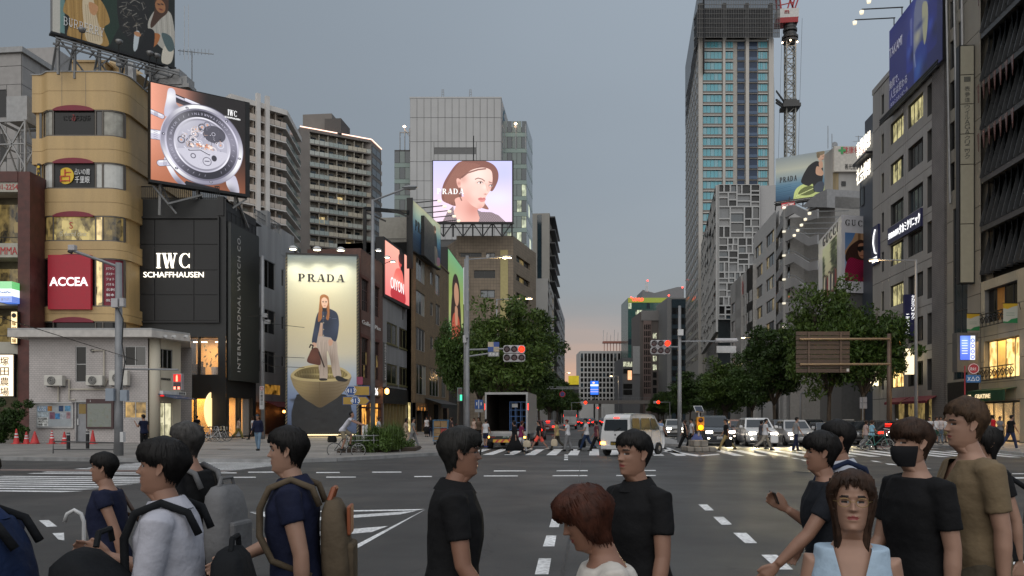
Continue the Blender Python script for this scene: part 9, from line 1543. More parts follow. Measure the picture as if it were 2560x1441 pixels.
def bike(label,cat,M0,col,motor=False,group=None):
 t=th_('motorbike' if motor else 'bicycle',label,cat,group=group);t.matrix_basis=M0;n=lambda:MB(M0);r=.33 if not motor else.3
 for y in (-.52,.52):n().lt_([(r-.03,-.015),(r,-.012),(r,.012),(r-.03,.015)] if not motor else [(r-.12,-.05),(r,-.04),(r,.04),(r-.12,.05)],(0,y,r),'x',26).bd('wheel',TYRE,t);mb=n();[mb.bar((0,y,r),(0,y+(r-.03)*cos(a),r+(r-.03)*sin(a)),.006) for a in lsp(0,6.28,13)[:-1]];mb.lt_([(r-.045,-.01),(r-.03,-.01),(r-.03,.01),(r-.045,.01)],(0,y,r),'x',24);mb.bd('spokes',CHR,t)
 if motor:n().rings([[(.16*k*cos(a),y,z+.2*k*sin(a)) for a in lsp(0,6.28,12,endpoint=False)] for y,z,k in ((-.7,.75,.3),(-.4,.72,.9),(0,.6,1),(.3,.7,1.1),(.55,.85,.6))]).bd('fairing',col,t,smooth=True);n().cbox((0,-.25,.85),(.26,.7,.1)).bd('seat',TRIM,t,bevel=.03);n().cbox((0,.62,.86),(.2,.06,.1)).bd('headlight',HEADL,t,bevel=.03);n().tube([(-.36,.35,1.05),(0,.42,1.0),(.36,.35,1.05)],.02,6).tube([(0,.52,.3),(0,.4,1.0)],.04,6).bd('handlebar',CHR,t)
 else:n().tube([(0,-.52,r),(0,-.1,.3),(0,.36,.78),(0,-.18,.8),(0,-.52,r)],.016,6).tube([(0,-.1,.3),(0,-.2,.95)],.016,6).tube([(0,.52,r),(0,.36,.8),(0,.33,1.0)],.017,6).bd('frame',col,t);n().tube([(-.27,.2,1.03),(0,.33,1.02),(.27,.2,1.03)],.013,6).bd('handlebar',CHR,t);n().cbox((0,-.22,.97),(.15,.25,.06)).bd('saddle',TRIM,t,bevel=.02);mb=n();[mb.bar((-.16,.5+.22*(k%2),.78+.22*(k//2)),(.16,.5+.22*(k%2),.78+.22*(k//2)),.012) for k in rg_(4)];[mb.bar((x,y,.78),(x,y,1.0),.012) for x in (-.16,.16) for y in (.5,.72)];mb.bd('basket',CHR,t)
 return t
TR=lambda px,D,rz,z=0:MT(at(px,D,z))@Matrix.Rotation(R(rz),4,'Z')
for px,D,rz,cl,lb in ((516,53,-70,BRZ,'parked copper bicycle, left of the three at the shop corner'),(532,52.4,-78,WHTP,'parked white bicycle in the middle at the shop corner'),(548,54,-72,SIL,'parked silver bicycle, right of the three at the shop corner')):bike(lb,'bicycle',TR(px,D,rz,PZ),cl,group='bicycles parked at the shop corner')
bike('black motorbike with a bright headlight waiting beside the right pavement','motorbike',TR(2246,47,172),BLKP,True);bike('dark scooter standing left of the bright motorbike','motorbike',TR(2222,49,170),DKB,True);bike('parked bicycle with a front basket on the right pavement kerb','bicycle',TR(2372,47,100,PZ),DKB);bike('green framed bicycle being pushed by the woman in a light blue shirt','bicycle',TR(2192,41.5,-100),paint('teal',(.02,.16,.13)))
# people
SKIN=[mat('skin_'+'abc'[i],c,.5,ns=.08,nc=14) for i,c in en_(((.27,.145,.098),(.32,.185,.13),(.23,.115,.075)))];LIP=mat('lip',(.26,.06,.055),.4);EYEW=mat('eye_white',.3,.3);DARK=mat('brow_dark',(.018,.012,.01),.6)
HAIRM={k:mat('hair_'+k,c,.55,ns=.5,nc=30,spec=.25) for k,c in (('black',(.009,.008,.008)),('brown',(.035,.018,.011)),('red',(.05,.016,.009)),('grey',(.055,.052,.05)),('greyd',(.018,.017,.016)),('fair',(.06,.035,.02)))}
def cloth(name,c,bump=.5):return mat('cloth_'+name,c,.85,ns=.14,nc=6,bump=bump,bscale=16,spec=.2)
HZ=[-.03,0,.012,.03,.048,.056,.064,.074,.085,.105,.12,.136,.165,.19,.21,.224]
def hprof(z):I=lambda v:np.interp(z,HZ,v);return I([.03,.064,.08,.084,.086,.087,.088,.088,.088,.088,.089,.094,.096,.082,.054,.006]),I([-.05,-.05,-.05,-.055,-.062,-.066,-.07,-.075,-.08,-.09,-.096,-.1,-.095,-.078,-.052,-.006]),I([.05,.042,.048,.056,.061,.063,.065,.067,.069,.072,.074,.076,.075,.066,.045,.005])
def head_pt(th,z,o=0.0):
 f,b,w=hprof(z);s,c=sin(th),cos(th);x=w*math.copysign(abs(s)**.88,s);y=(f if c>0 else -b)*c
 if c>0 and o==0:
  g=lambda cx,cz,sx,sz:math.exp(-((abs(x)-cx)/sx)**2-((z-cz)/sz)**2)
  nz=max(0,min(1,(.126-z)/.04))*max(0,min(1,(z-.077)/.008));y+=.026*nz*math.exp(-(x/(.0075+.006*nz))**2)-.011*g(.031,.117,.015,.009)+.005*g(.03,.136,.02,.007)+.004*g(.042,.092,.018,.016)+.005*g(.012,.085,.006,.006)+.006*g(0,.048,.02,.006)+.007*g(0,.063,.022,.005)+.006*g(0,.016,.018,.012)
 k=1+o/.085;return (x*k*.95,y*k*.92,z+(o if z>.19 else o*.3))
def head_mesh(n,sk,hair,fem,Mh):
 """head with modelled face; material slots skin, lip, dark, eye"""
 ths=[math.copysign(abs(u)**1.45*math.pi,u) for u in lsp(-1,1,n+1)[:-1]];zs=np.concatenate([lsp(-.03,.15,int(n*.8)),lsp(.155,.224,n//5)]);v=[Mh@VV(head_pt(t,z)) for z in zs for t in ths];f=[];mi=[]
 for i in rg_(len(zs)-1):
  for k in rg_(n):
   f.append((i*n+k,i*n+(k+1)%n,(i+1)*n+(k+1)%n,(i+1)*n+k));z=(zs[i]+zs[i+1])/2;th=(ths[k]+(ths[k+1] if k<n-1 else math.pi))/2;x=abs(head_pt(th,z)[0]);m=0
   if abs(th)<1.3:
    if ((x)/.023)**2+((z-.056)/.0085)**2<1:m=1
    if ((x-.031)/.0145)**2+((z-.117)/.0055)**2<1:m=2 if abs(x-.032)<.0085 or z>.119 else 3
    if ((x-.032)/.019)**2+((z-.1375+.1*max(0,x-.04))/(.0031 if fem else.0036))**2<1:m=2
   mi.append(m)
 f.append(tuple(len(v)-n+k for k in rg_(n)));mi.append(0)
 for s in (-1,1):
  b=len(v);q=[(.073,.012,.09),(.078,.004,.082),(.084,-.012,.10),(.09,-.018,.122),(.084,-.006,.135),(.076,.008,.128),(.078,-.004,.108)];v+=[Mh@VV((s*x,y,z)) for x,y,z in q];f+=[(b+k,b+(k+1)%6,b+6) for k in rg_(6)];mi+=[0]*6
 return v,f,mi
def hair_mesh(st,Mh,rs,fine):
 """shell of hair plus separate locks; st = front, side, back hairline heights, thickness, crown lift"""
 fr,sd,bk,t,up=st[:5];t*=.75;n=40 if fine else 18;rows=12 if fine else 6;mb=MB();wob=[rs.uniform(-.008,.008) for _ in rg_(n)]
 def low(th):a=abs(th)/math.pi;return np.interp(a,[0,.2,.32,.42,.53,.62,1],[fr,fr-.003,fr-.012 if sd>.06 else.11,sd,sd,(sd+bk*2)/3,bk])
 def P(th,u,o):
  z0=low(th)+wob[int((th+math.pi)/6.2832*n)%n]*(1-u);z=z0+(.224-z0)*u;zz=max(z,.045) if z<.045 else z;x,y,_=head_pt(th,zz,o+t*(((.08 if sd>.06 else.6)+.8*min(1,u*1.9))*(.85+.3*sin(th*5+u*9+wob[0]*900)*wob[1]*90)));
  if z<.06:k=np.interp(z,[-.2,.06],[st[5] if len(st)>5 else.9,1.0]);x,y=x*k,y*k
  return Mh@VV((x,y,z+up*u**2+(t if z>.18 else 0)*.7))
 ths=lsp(-math.pi,math.pi,n,endpoint=False);rg=[[Mh@VV(head_pt(th,max(.04,low(th)+.01),.001)) for th in ths]] if sd>.03 else [[P(th,.02,-.03) for th in ths]]
 for i in rg_(rows+1):rg.append([P(th,i/rows*.995,.002*sin(th*13+i)) for th in ths])
 mb.rings(rg);mb.poly(rg[-1])
 for k in rg_(420 if fine else 60):
  th=rs.uniform(-math.pi,math.pi);dr=rs.uniform(-.25,.25);u0=rs.uniform(.45,.98);u1=rs.uniform(-.1,.3);w=rs.uniform(.03,.07) if fine else.12;prev=None;q=[]
  for j in rg_(5):
   u=u0+(u1-u0)*j/4;o=.0035+.002*rs.uniform(0,1);ww=w*(1 if j<3 else.7 if j<4 else.05);th2=max(-math.pi,min(math.pi-.001,th+dr*j/4-(.0 if abs(th)>.6 else 0)));q+=[P(max(-math.pi,th2-ww),u,o*.2),P(th2,u,o*2.2),P(min(math.pi-.001,th2+ww),u,o*.2)]
  mb.add(q,[(3*j+i,3*j+i+1,3*j+i+4,3*j+i+3) for j in rg_(4) for i in (0,1)])
 return mb
PEND=[]
def defer(name,mb,m,par,vox,smooth_n=4,wr=0.0,head=None,vn=None):
 """join overlapping limbs into one continuous skin (resolved once at the end)"""
 o=mb.bd(name,m,par);md=o.modifiers.new('r','REMESH');md.mode='VOXEL';md.voxel_size=vox;s=o.modifiers.new('s','SMOOTH');s.iterations=smooth_n;s.factor=.5
 if wr:tx=BD.textures.get('folds') or BD.textures.new('folds','CLOUDS');tx.noise_scale=.14;d=o.modifiers.new('d','DISPLACE');d.texture=tx;d.strength=wr;d.texture_coords='GLOBAL';d.mid_level=.5
 PEND.append((o,m,head,vn));return o
def lerp(a,b,u):return a+(b-a)*u
WALK=((24,6),(-20,28));STAND=((3,2),(-3,3))
def person(label,px,D,h,rz,hair=('black',(.165,.13,.035,.016,.01)),top=None,low=None,arms=((-15,12),(15,18)),legs=WALK,fine=False,fem=False,sk=0,lean=3,hd=(0,0),sleeve=.45,lowk='trousers',lowlen=1.0,shoes=(.02,.02,.02),collar=None,z=0.0,hem=.86,mask=False,glasses=False,cap=None,belt=None,neck=1.44,vneck=None,wide=1.0):
 p=at(px,D,z);t=th_('person',label,'person',p,R(rz));k=h/1.72;M=MT(p)@Matrix.Rotation(R(rz),4,'Z')@Matrix.Scale(k,4);rs=np.random.RandomState(int(px)%9999);nn=lambda:MB(M)
 sh=.78 if fem else 1.0;vb,vc=(.0065,.0085) if fine else (.016,.018);n=16 if fine else 10
 tl=math.tan(R(lean));L=lambda x,y,zz:VV((x,y+max(0,zz-.93)*tl,zz))
 def loft(mb,rows):mb.rings([[L(wx*math.copysign(abs(cos(a))**.85,cos(a)),y+wy*math.copysign(abs(sin(a))**.9,sin(a)),zz) for a in lsp(0,2*math.pi,n*2,endpoint=False)] for zz,wx,wy,y in rows]);return mb
 TOR=[(.80,.10,.085,0),(.88,.155+.01*fem,.115,-.01),(.96,.162+.008*fem,.118,-.01),(1.08,.137*(.94 if fem else 1),.10,0),(1.22,.15*sh,.113+.012*fem,.006),(1.33,.168*sh,.108,-.002),(1.395,.15*sh,.088,-.012),(1.44,.074,.064,-.016),(1.47,.054,.054,-.01),(1.54,.046,.049,.01)]
 def limb(o,a,b):d=VV((0,-0,-1));d.rotate(Euler((R(a),0,0)));d.rotate(Euler((0,R(b),0)));return d
 body=nn();loft(body,TOR);A=[];G_=[]
 for s,(sw,el) in zip((-1,1),arms):
  S=L(s*.172*sh,-.012,1.388);d1=limb(S,sw,s*-7);E=S+d1*.285;d2=limb(E,sw+el,s*-2);Wr=E+d2*.245;A.append((S,E,Wr,d1,d2));body.tube([S+VV((-s*.05,0,-.025)),S+VV((0,0,-.012)),lerp(S,E,.35),E,lerp(E,Wr,.3),Wr],[q*(.84 if fem else 1) for q in (.048,.054,.047,.039,.040,.026)],n)
  hn=Wr+d2*.095;fw=VV((0,1,0)) if abs(d2.y)<.7 else VV((0,0,1));fw=(fw-d2*fw.dot(d2)).normalized();sd_=d2.cross(fw);body.rings([[c+fw*wx*cos(a)+sd_*.014*sin(a) for a in lsp(0,6.283,8,endpoint=False)] for c,wx in ((Wr,.024),(lerp(Wr,hn,.4),.036),(hn,.038),(hn+d2*.008,.034))])
  if fine:
   for j,(off,ln) in en_(((-.032,.06),(-.011,.073),(.011,.078),(.032,.07))):b0=hn+fw*off;cu=sd_*(-s)*.012;body.tube([b0-d2*.02,b0+d2*ln*.45+cu*.4,b0+d2*ln*.75+cu*1.6,b0+d2*ln*.9+cu*3.2],[.0088,.0082,.0078,.0065],7)
   body.tube([lerp(Wr,hn,.35)+fw*.026,lerp(Wr,hn,.7)+fw*.05+d2*.01,hn+fw*.054+d2*.02],[.013,.0105,.008],7)
  else:body.tube([hn,hn+d2*.07+fw*.008],[.03,.02],6)
  G_.append((hn+d2*.03,fw,d2))
 F_=[]
 for s,(sw,kn) in zip((-1,1),legs):
  Hp=VV((s*.088,0,.90));d1=limb(Hp,sw,s*-1.5);Kn=Hp+d1*.42;An=Kn+limb(Kn,sw-kn,0)*.425;F_.append((Hp,Kn,An));body.tube([Hp+VV((0,0,.03)),lerp(Hp,Kn,.4),Kn,lerp(Kn,An,.35),An],[.09,.078,.053,.052,.034],n)
 dz=min(a[2].z for a in F_)-.075;M0=MT((0,0,-dz*k));t.location.z-=dz*k;M=M0@M;body.v=[tuple(M0@VV(v)) for v in body.v]
 hm=M@MT(L(0,.014,1.497))@Euler((R(-hd[1]),0,R(hd[0]))).to_matrix().to_4x4()@Matrix.Diagonal((.92,.95,.97,1) if fem else (1,1,1,1))
 inv=W(t).inverted();hv,hf,mi=head_mesh(56 if fine else 22,sk,hair,fem,hm);defer('body',body,SKIN[sk],t,vb*k,3,head=([inv@v for v in hv],hf,mi))
 if hair:hh=hair_mesh(hair[1],hm,rs,fine);hh.bd('hair',HAIRM[hair[0]],t,smooth=True)
 top=top if not isinstance(top,tuple) else cloth('%d_%d_%d'%tuple(int(c*999) for c in top),top);low=low if not isinstance(low,tuple) else cloth('%d_%d_%d'%tuple(int(c*999) for c in low),low)
 c=nn();e=.017
 rows=[(zz,wx+e*(1.25 if zz<1.2 else 1),wy+e*1.3,y) for zz,wx,wy,y in TOR if hem+.02<zz<neck-.02];r0=rows[0];rows=[(hem,max(.165,r0[1])+.012 if lowk!='dress' else.2,r0[2]+.012,r0[3])]+rows+([(neck,.13,.094,-.014)] if neck>1.4 else [(neck,.15*sh,.1,-.01)]);loft(c,rows)
 for s,(S,E,Wr,d1,d2) in zip((-1,1),A):
  if sleeve<=0:continue
  u=sleeve;pts=[S+VV((-s*.06,0,.0)),S+VV((0,0,.002)),lerp(S,E,min(1,u)*.5),lerp(S,E,min(1,u))];rr=[.068,.066,.060,.058]
  if u>1:pts+=[lerp(E,Wr,u-1)];rr+=[.044];rr[3]=.052
  c.tube(pts,rr,n)
 defer('shirt' if lowk!='dress' else 'dress',c,top,t,vc*k,5,.015 if fine else.0,vn=vneck and (vneck[0]*k,vneck[1]))
 if collar:cm=collar if not isinstance(collar,tuple) else cloth('collar_%d'%int(collar[0]*999),collar);q=nn();q.rings([[L(r_*cos(a),-.008+r_*sin(a)*1.02,zz+.012*-sin(a)) for a in lsp(0,6.283,18,endpoint=False)] for r_,zz in ((.076,1.435),(.066,1.482),(.072,1.48),(.104,1.43))],cap=False);q.bd('collar',cm,t,smooth=True)
 q=nn()
 if lowk in ('trousers','shorts'):
  loft(q,[(.82,.12,.10,-.005),(.90,.172,.13,-.01),(.98,.17,.128,-.01),(1.03,.155,.118,0)]);ln=1 if lowk=='trousers' else.5
  for Hp,Kn,An in F_:
   if ln==1:q.tube([Hp+VV((0,0,.03)),lerp(Hp,Kn,.5),Kn,lerp(Kn,An,.5),lerp(Kn,An,.97)],[.098*wide**.3,.092*wide**.5,.074*wide,.068*wide,.062*wide],n)
   else:q.tube([Hp+VV((0,0,.03)),lerp(Hp,Kn,.5),lerp(Hp,Kn,lowlen*.9)],[.1,.1,.102],n)
  defer(lowk,q,low,t,vc*k,4,.018 if fine else 0)
 else:
  cx=[(F_[0][i].y+F_[1][i].y)/2 for i in (1,2)];sp=abs(F_[0][2].y-F_[1][2].y)/2;zb=lerp(.95,.12,lowlen);m_=top if lowk=='dress' else low
  q.rings([[(wx*cos(a)*(1+.05*sin(a*5)),y+wy*sin(a),zz) for a in lsp(0,6.283,24,endpoint=False)] for zz,wx,wy,y in ((1.04,.15,.115,0),(.92,.19,.145,-.01),(lerp(.92,zb,.5),.21,.18+sp*.35,cx[0]*.5),(zb,.235,.19+sp*.75,cx[0]))]);q.bd('skirt',m_,t,smooth=True)
 sc=cloth('shoe_%d'%int(shoes[0]*999),shoes,0)
 for Hp,Kn,An in F_:q=nn();q.rings([[(An.x+wx*cos(a),An.y+y,max(An.z-.075,An.z-.07+hz*(1+sin(a))*.5)) for a in lsp(0,6.283,10,endpoint=False)] for y,wx,hz in ((-.07,.025,.07),(-.04,.04,.1),(.04,.042,.1),(.1,.047,.06),(.17,.04,.045),(.2,.02,.03))]);q.bd('shoe',sc,t,smooth=True)
 hq=lambda:MB(hm)
 if mask:q=hq();q.rings([[VV(head_pt(a,zz,.004+b))+VV((0,(.016+b)*cos(a)**4,0)) for a in lsp(-1.35,1.35,17)] for zz,b in ((-.004,0),(.03,.004),(.06,.006),(.085,.006),(.1,.0))],closed=False);q.bd('face_mask',cloth('mask_black',(.012,.012,.014),.1),t,smooth=True)
 if glasses:
  q=hq()
  for s in (-1,1):q.tube([(s*.033+.023*cos(a),.099-.004*cos(a)**2,.115+.016*sin(a)) for a in lsp(0,6.3,15)],.0014,5);q.tube([(s*.056,.096,.118),(s*.078,.04,.12),(s*.08,-.01,.12)],.0014,5)
  q.tube([(-.011,.1,.118),(.011,.1,.118)],.0014,5);q.bd('glasses',mat('glasses_'+glasses,(.3,.2,.08) if glasses=='gold' else.02,.3,.6),t)
 if cap:q=hq();q.rings([[VV(head_pt(a,zz,.016)) for a in lsp(-3.14,3.14,16,endpoint=False)] for zz in (.15,.17,.19,.21,.224)]);q.rings([[(x,y,zz) for x in lsp(-.07,.07,6) for y in ((.09+.07*(1-(x/.08)**2)),)] for zz in (.158,.150)],closed=False);q.bd('cap',cloth('cap_%d'%int(cap[0]*999),cap),t,smooth=True)
 t['_k']=k
 if belt=='watch':S,E,Wr,d1,d2=A[0];q=nn();c0=lerp(E,Wr,.93);q.tube([c0-d2*.012,c0+d2*.012],.034,12);q.bd('watch',mat('gold_watch',(.5,.33,.08),.3,.8),t)
 return t,M,A,G_,L
def rbag(name,label,cat,M,c,size,m,rot=0,straps=None,strap_m=None,handle=None):
 """soft bag: rounded tapering block, with shoulder straps or a handle"""
 t=th_(name,label,cat);t.matrix_basis=MT(M@VV(c));w,d,h=size;mb=MB();mb.M=M@MT(c)@Matrix.Rotation(R(rot),4,'X')
 mb.rings([[(w/2*kx*math.copysign(abs(cos(a))**.5,cos(a)),d/2*ky*math.copysign(abs(sin(a))**.6,sin(a)),zz*h) for a in lsp(0,6.283,20,endpoint=False)] for zz,kx,ky in ((-.5,.8,.75),(-.46,.95,.95),(-.2,1,1.06),(.15,.96,.98),(.38,.85,.8),(.48,.6,.5),(.5,.3,.3))]);mb.bd('bag_body',m,t,smooth=True)
 if name=='backpack':MB(M@MT(c)).cbox((0,-d*.52,-h*.16),(w*.66,.05,h*.44)).bd('pocket',m,t,bevel=.02)
 if straps:q=MB(M);[q.tube([VV(p) for p in s],[.017]*len(s),8) for s in straps];q.bd('strap',strap_m or m,t,smooth=True)
 if handle:q=MB(M@MT(c));q.tube([(-w*.25,0,h*.48),(-w*.18,0,h*.48+handle),(w*.18,0,h*.48+handle),(w*.25,0,h*.48)],.012,6);q.bd('handle',strap_m or m,t)
 return t
def packstraps(P_):return [[P_[4](*q) for q in ((s*.1,-.15,1.34),(s*.112,-.12,1.43),(s*.118,-.02,1.472),(s*.122,.085,1.43),(s*.125,.135,1.33),(s*.14,.14,1.2),(s*.165,.08,1.08),(s*.15,-.1,1.0))] for s in (-1,1)]
NAVY,BLKC,WHTC=(.010,.013,.034),(.008,.008,.009),(.40,.40,.45)
# the crossing crowd in front
p1=person('man in a blue shirt at the left frame edge with a black bag',52,2.9,1.66,104,top=(.008,.018,.055),low=BLKC,fine=True,hair=('black',(.16,.11,.06,.012,.008)),lean=17,collar=(.012,.026,.08));rbag('shoulder_bag','black padded bag on the back of the man at the far left edge','bag',p1[1],(.05,-.28,1.12),(.34,.2,.44),cloth('nylon',(.009,.010,.012)),-40,packstraps(p1),None,.05)
p2=person('woman with short black hair in a sleeveless navy dress walking left',274,5.3,1.52,108,top=NAVY,fine=True,fem=True,lowk='dress',lowlen=.72,sleeve=.25,arms=((-22,10),(-6,40)),hair=('black',(.155,.115,.04,.018,.012)),hd=(4,-2));rbag('tote_bag','brown leather tote bag behind the woman in the navy dress','bag',p2[1],(.12,-.34,.98),(.16,.34,.36),mat('brown_leather',(.05,.028,.018),.5,ns=.2),14,[[(.12,-.2,1.15),(.14,-.04,1.43),(.13,.06,1.3),(.12,-.36,1.14)]])
p3=person('man in a white shirt with thick black hair walking left under a dark backpack strap',447,3.25,1.66,103,top=WHTC,low=BLKC,fine=True,hair=('black',(.145,.118,.05,.026,.012)),lean=6,collar=WHTC,arms=((8,70),(15,95)),hd=(6,-4),sleeve=1.0);rbag('backpack','black backpack on the man in the white shirt','backpack',p3[1],(0,-.23,1.06),(.3,.17,.42),MATS['cloth_nylon'],-6,packstraps(p3),None,.05);G1=p3[3][1][0]
um=th_('umbrella','white curved umbrella handle held by the man in the white shirt','umbrella',p3[1]@G1);q=MB(p3[1]@MT(G1));q.tube([(0,.0,-.62),(0,0,.04),(0,.0,.12),(0,.012,.155),(0,.04,.172),(0,.07,.155),(0,.08,.12)],.009,8);q.bd('handle',mat('umbrella_white',.55,.4),um,smooth=True);q=MB(p3[1]@MT(G1));q.lt_([(.012,-.64),(.035,-.5),(.03,-.15),(.012,-.04)],n=10);q.bd('canopy',mat('umbrella_clear',.5,.2),um)
p4=person('grey haired man in black seen from behind with a pale grey backpack',482,4.8,1.72,82,top=BLKC,low=BLKC,fine=True,hair=('grey',(.165,.128,.03,.018,.012)));rbag('backpack','pale grey backpack on the grey haired man','backpack',p4[1],(0,-.23,1.12),(.3,.18,.48),cloth('pale_grey',(.14,.14,.145)),-4,packstraps(p4),None,.05)
p5=person('man in a navy polo shirt with a khaki backpack walking left',742,4.0,1.70,101,top=NAVY,low=NAVY,fine=True,hair=('black',(.16,.105,.035,.017,.014)),collar=NAVY,arms=((-14,12),(24,42)),sk=1,hd=(4,0));b5=rbag('backpack','khaki canvas backpack with orange leather patches','backpack',p5[1],(0,-.2,1.12),(.28,.14,.5),cloth('khaki',(.095,.072,.048)),-4,packstraps(p5),MATS['cloth_khaki']);OR=mat('orange_leather',(.26,.075,.03),.5);q=MB(p5[1]);q.cbox((0,-.268,1.26),(.15,.02,.15));q.bd('leather_patch',OR,b5,bevel=.015);q=MB(p5[1]);q.cbox((0,-.2,.885),(.25,.13,.04));q.bd('leather_base',OR,b5,bevel=.02);q=MB(p5[1]);q.tube([(-.05,-.17,1.36),(-.04,-.19,1.42),(.04,-.19,1.42),(.05,-.17,1.36)],.014,6);q.bd('leather_handle',OR,b5)
p6=person('man in a black short sleeved shirt and glasses walking right',1128,3.75,1.70,-79,top=BLKC,low=NAVY,fine=True,hair=('greyd',(.15,.11,.02,.024,.01)),sk=2,glasses='black',arms=((-14,10),(8,24)),collar=BLKC,sleeve=.6,hem=.8);
p7=person('man in a black polo shirt walking towards the left front',1600,4.05,1.68,128,top=BLKC,low=(.12,.115,.1),fine=True,hair=('black',(.165,.132,.05,.014,.016)),collar=BLKC,arms=((4,10),(-4,8)),sleeve=.62,sk=0)
p8=person('woman with a reddish brown bob and a white top looking down',1548,2.6,1.535,98,top=(.50,.47,.43),low=BLKC,fine=True,fem=True,hair=('red',(.14,.02,-.005,.026,.012,.98)),hd=(4,22),sk=2,lean=7,neck=1.425)
p9=person('young man in a dark shirt with tousled black hair walking left with one arm forward',2072,4.6,1.66,88,top=(.013,.015,.02),low=BLKC,fine=True,hair=('black',(.145,.112,.03,.026,.016)),arms=((32,12),(-4,128)),sleeve=.6,hem=.8);p9h=p9[1]@p9[3][1][0];ph=th_('phone','dark phone held out by the young man in the dark shirt','phone',p9h);q=MB(MT(p9h)@Matrix.Rotation(R(70),4,'Y'));q.cbox((0,0,.02),(.075,.15,.009));q.bd('case',mat('phone_black',.01,.2),ph,bevel=.004)
p10=person('man in a white shirt with a navy shoulder bag walking left behind the young man',2112,5.1,1.73,86,top=(.44,.46,.52),low=BLKC,fine=True,hair=('black',(.16,.125,.03,.02,.012)),collar=(.44,.46,.52));rbag('shoulder_bag','navy shoulder bag on the man in the white shirt at right','bag',p10[1],(-.05,-.3,1.06),(.3,.2,.42),cloth('navy_bag',(.012,.02,.05)),-8,packstraps(p10))
p11=person('woman in thin gold glasses and a pale blue sleeveless top facing the camera',2128,2.75,1.57,166,top=(.34,.44,.54),low=(.1,.1,.12),fine=True,fem=True,sleeve=0,hair=('brown',(.176,-.09,-.14,.022,.01,.84)),glasses='gold',neck=1.44,vneck=(1.19,.26),hd=(0,-3),sk=1,arms=((0,10),(4,20)))
p12=person('man in a black face mask black tee shirt and blue jeans walking left',2298,4.05,1.74,108,top=BLKC,low=(.02,.04,.085),fine=True,hair=('brown',(.14,.115,.03,.024,.012)),mask=True,sleeve=.68,hem=.76,arms=((-6,10),(10,22)),sk=1)
p13=person('tall man in a beige henley tee shirt and olive trousers holding a dark wallet',2436,4.25,1.84,92,top=(.17,.125,.075),low=(.085,.07,.05),fine=True,hair=('fair',(.168,.128,.035,.02,.028)),sk=1,vneck=(1.30,.3),arms=((-8,8),(20,26)),belt='watch',sleeve=.7,hem=.84);wl_p=p13[1]@p13[3][0][0];wa=th_('wallet','dark wallet in the hand of the tall man in beige','wallet',wl_p);q=MB(MT(wl_p));q.cbox((0,0,-.04),(.1,.03,.17));q.bd('leather',mat('wallet_dark',(.02,.014,.012),.5),wa,bevel=.01);cd_p=p13[1]@p13[3][1][0];cd=th_('card','small white card in the forward hand of the tall man in beige','card',cd_p);q=MB(MT(cd_p)@Matrix.Rotation(R(30),4,'X'));q.cbox((0,0,-.03),(.085,.006,.055));q.bd('paper',mat('card_white',.6,.5),cd)
p14=person('dark haired woman mostly hidden right behind the tall man in beige',2478,5.2,1.70,95,top=BLKC,low=NAVY,fine=True,fem=True,hair=('black',(.15,.05,-.02,.02,.012)),sk=1);rbag('shoulder_bag','small black bag on a thin strap right of the tall man in beige','bag',p14[1],(-.1,-.26,1.16),(.2,.14,.3),MATS['cloth_nylon'],0,[[(-.1,-.2,1.3),(.05,-.05,1.45),(.1,.1,1.3)]])
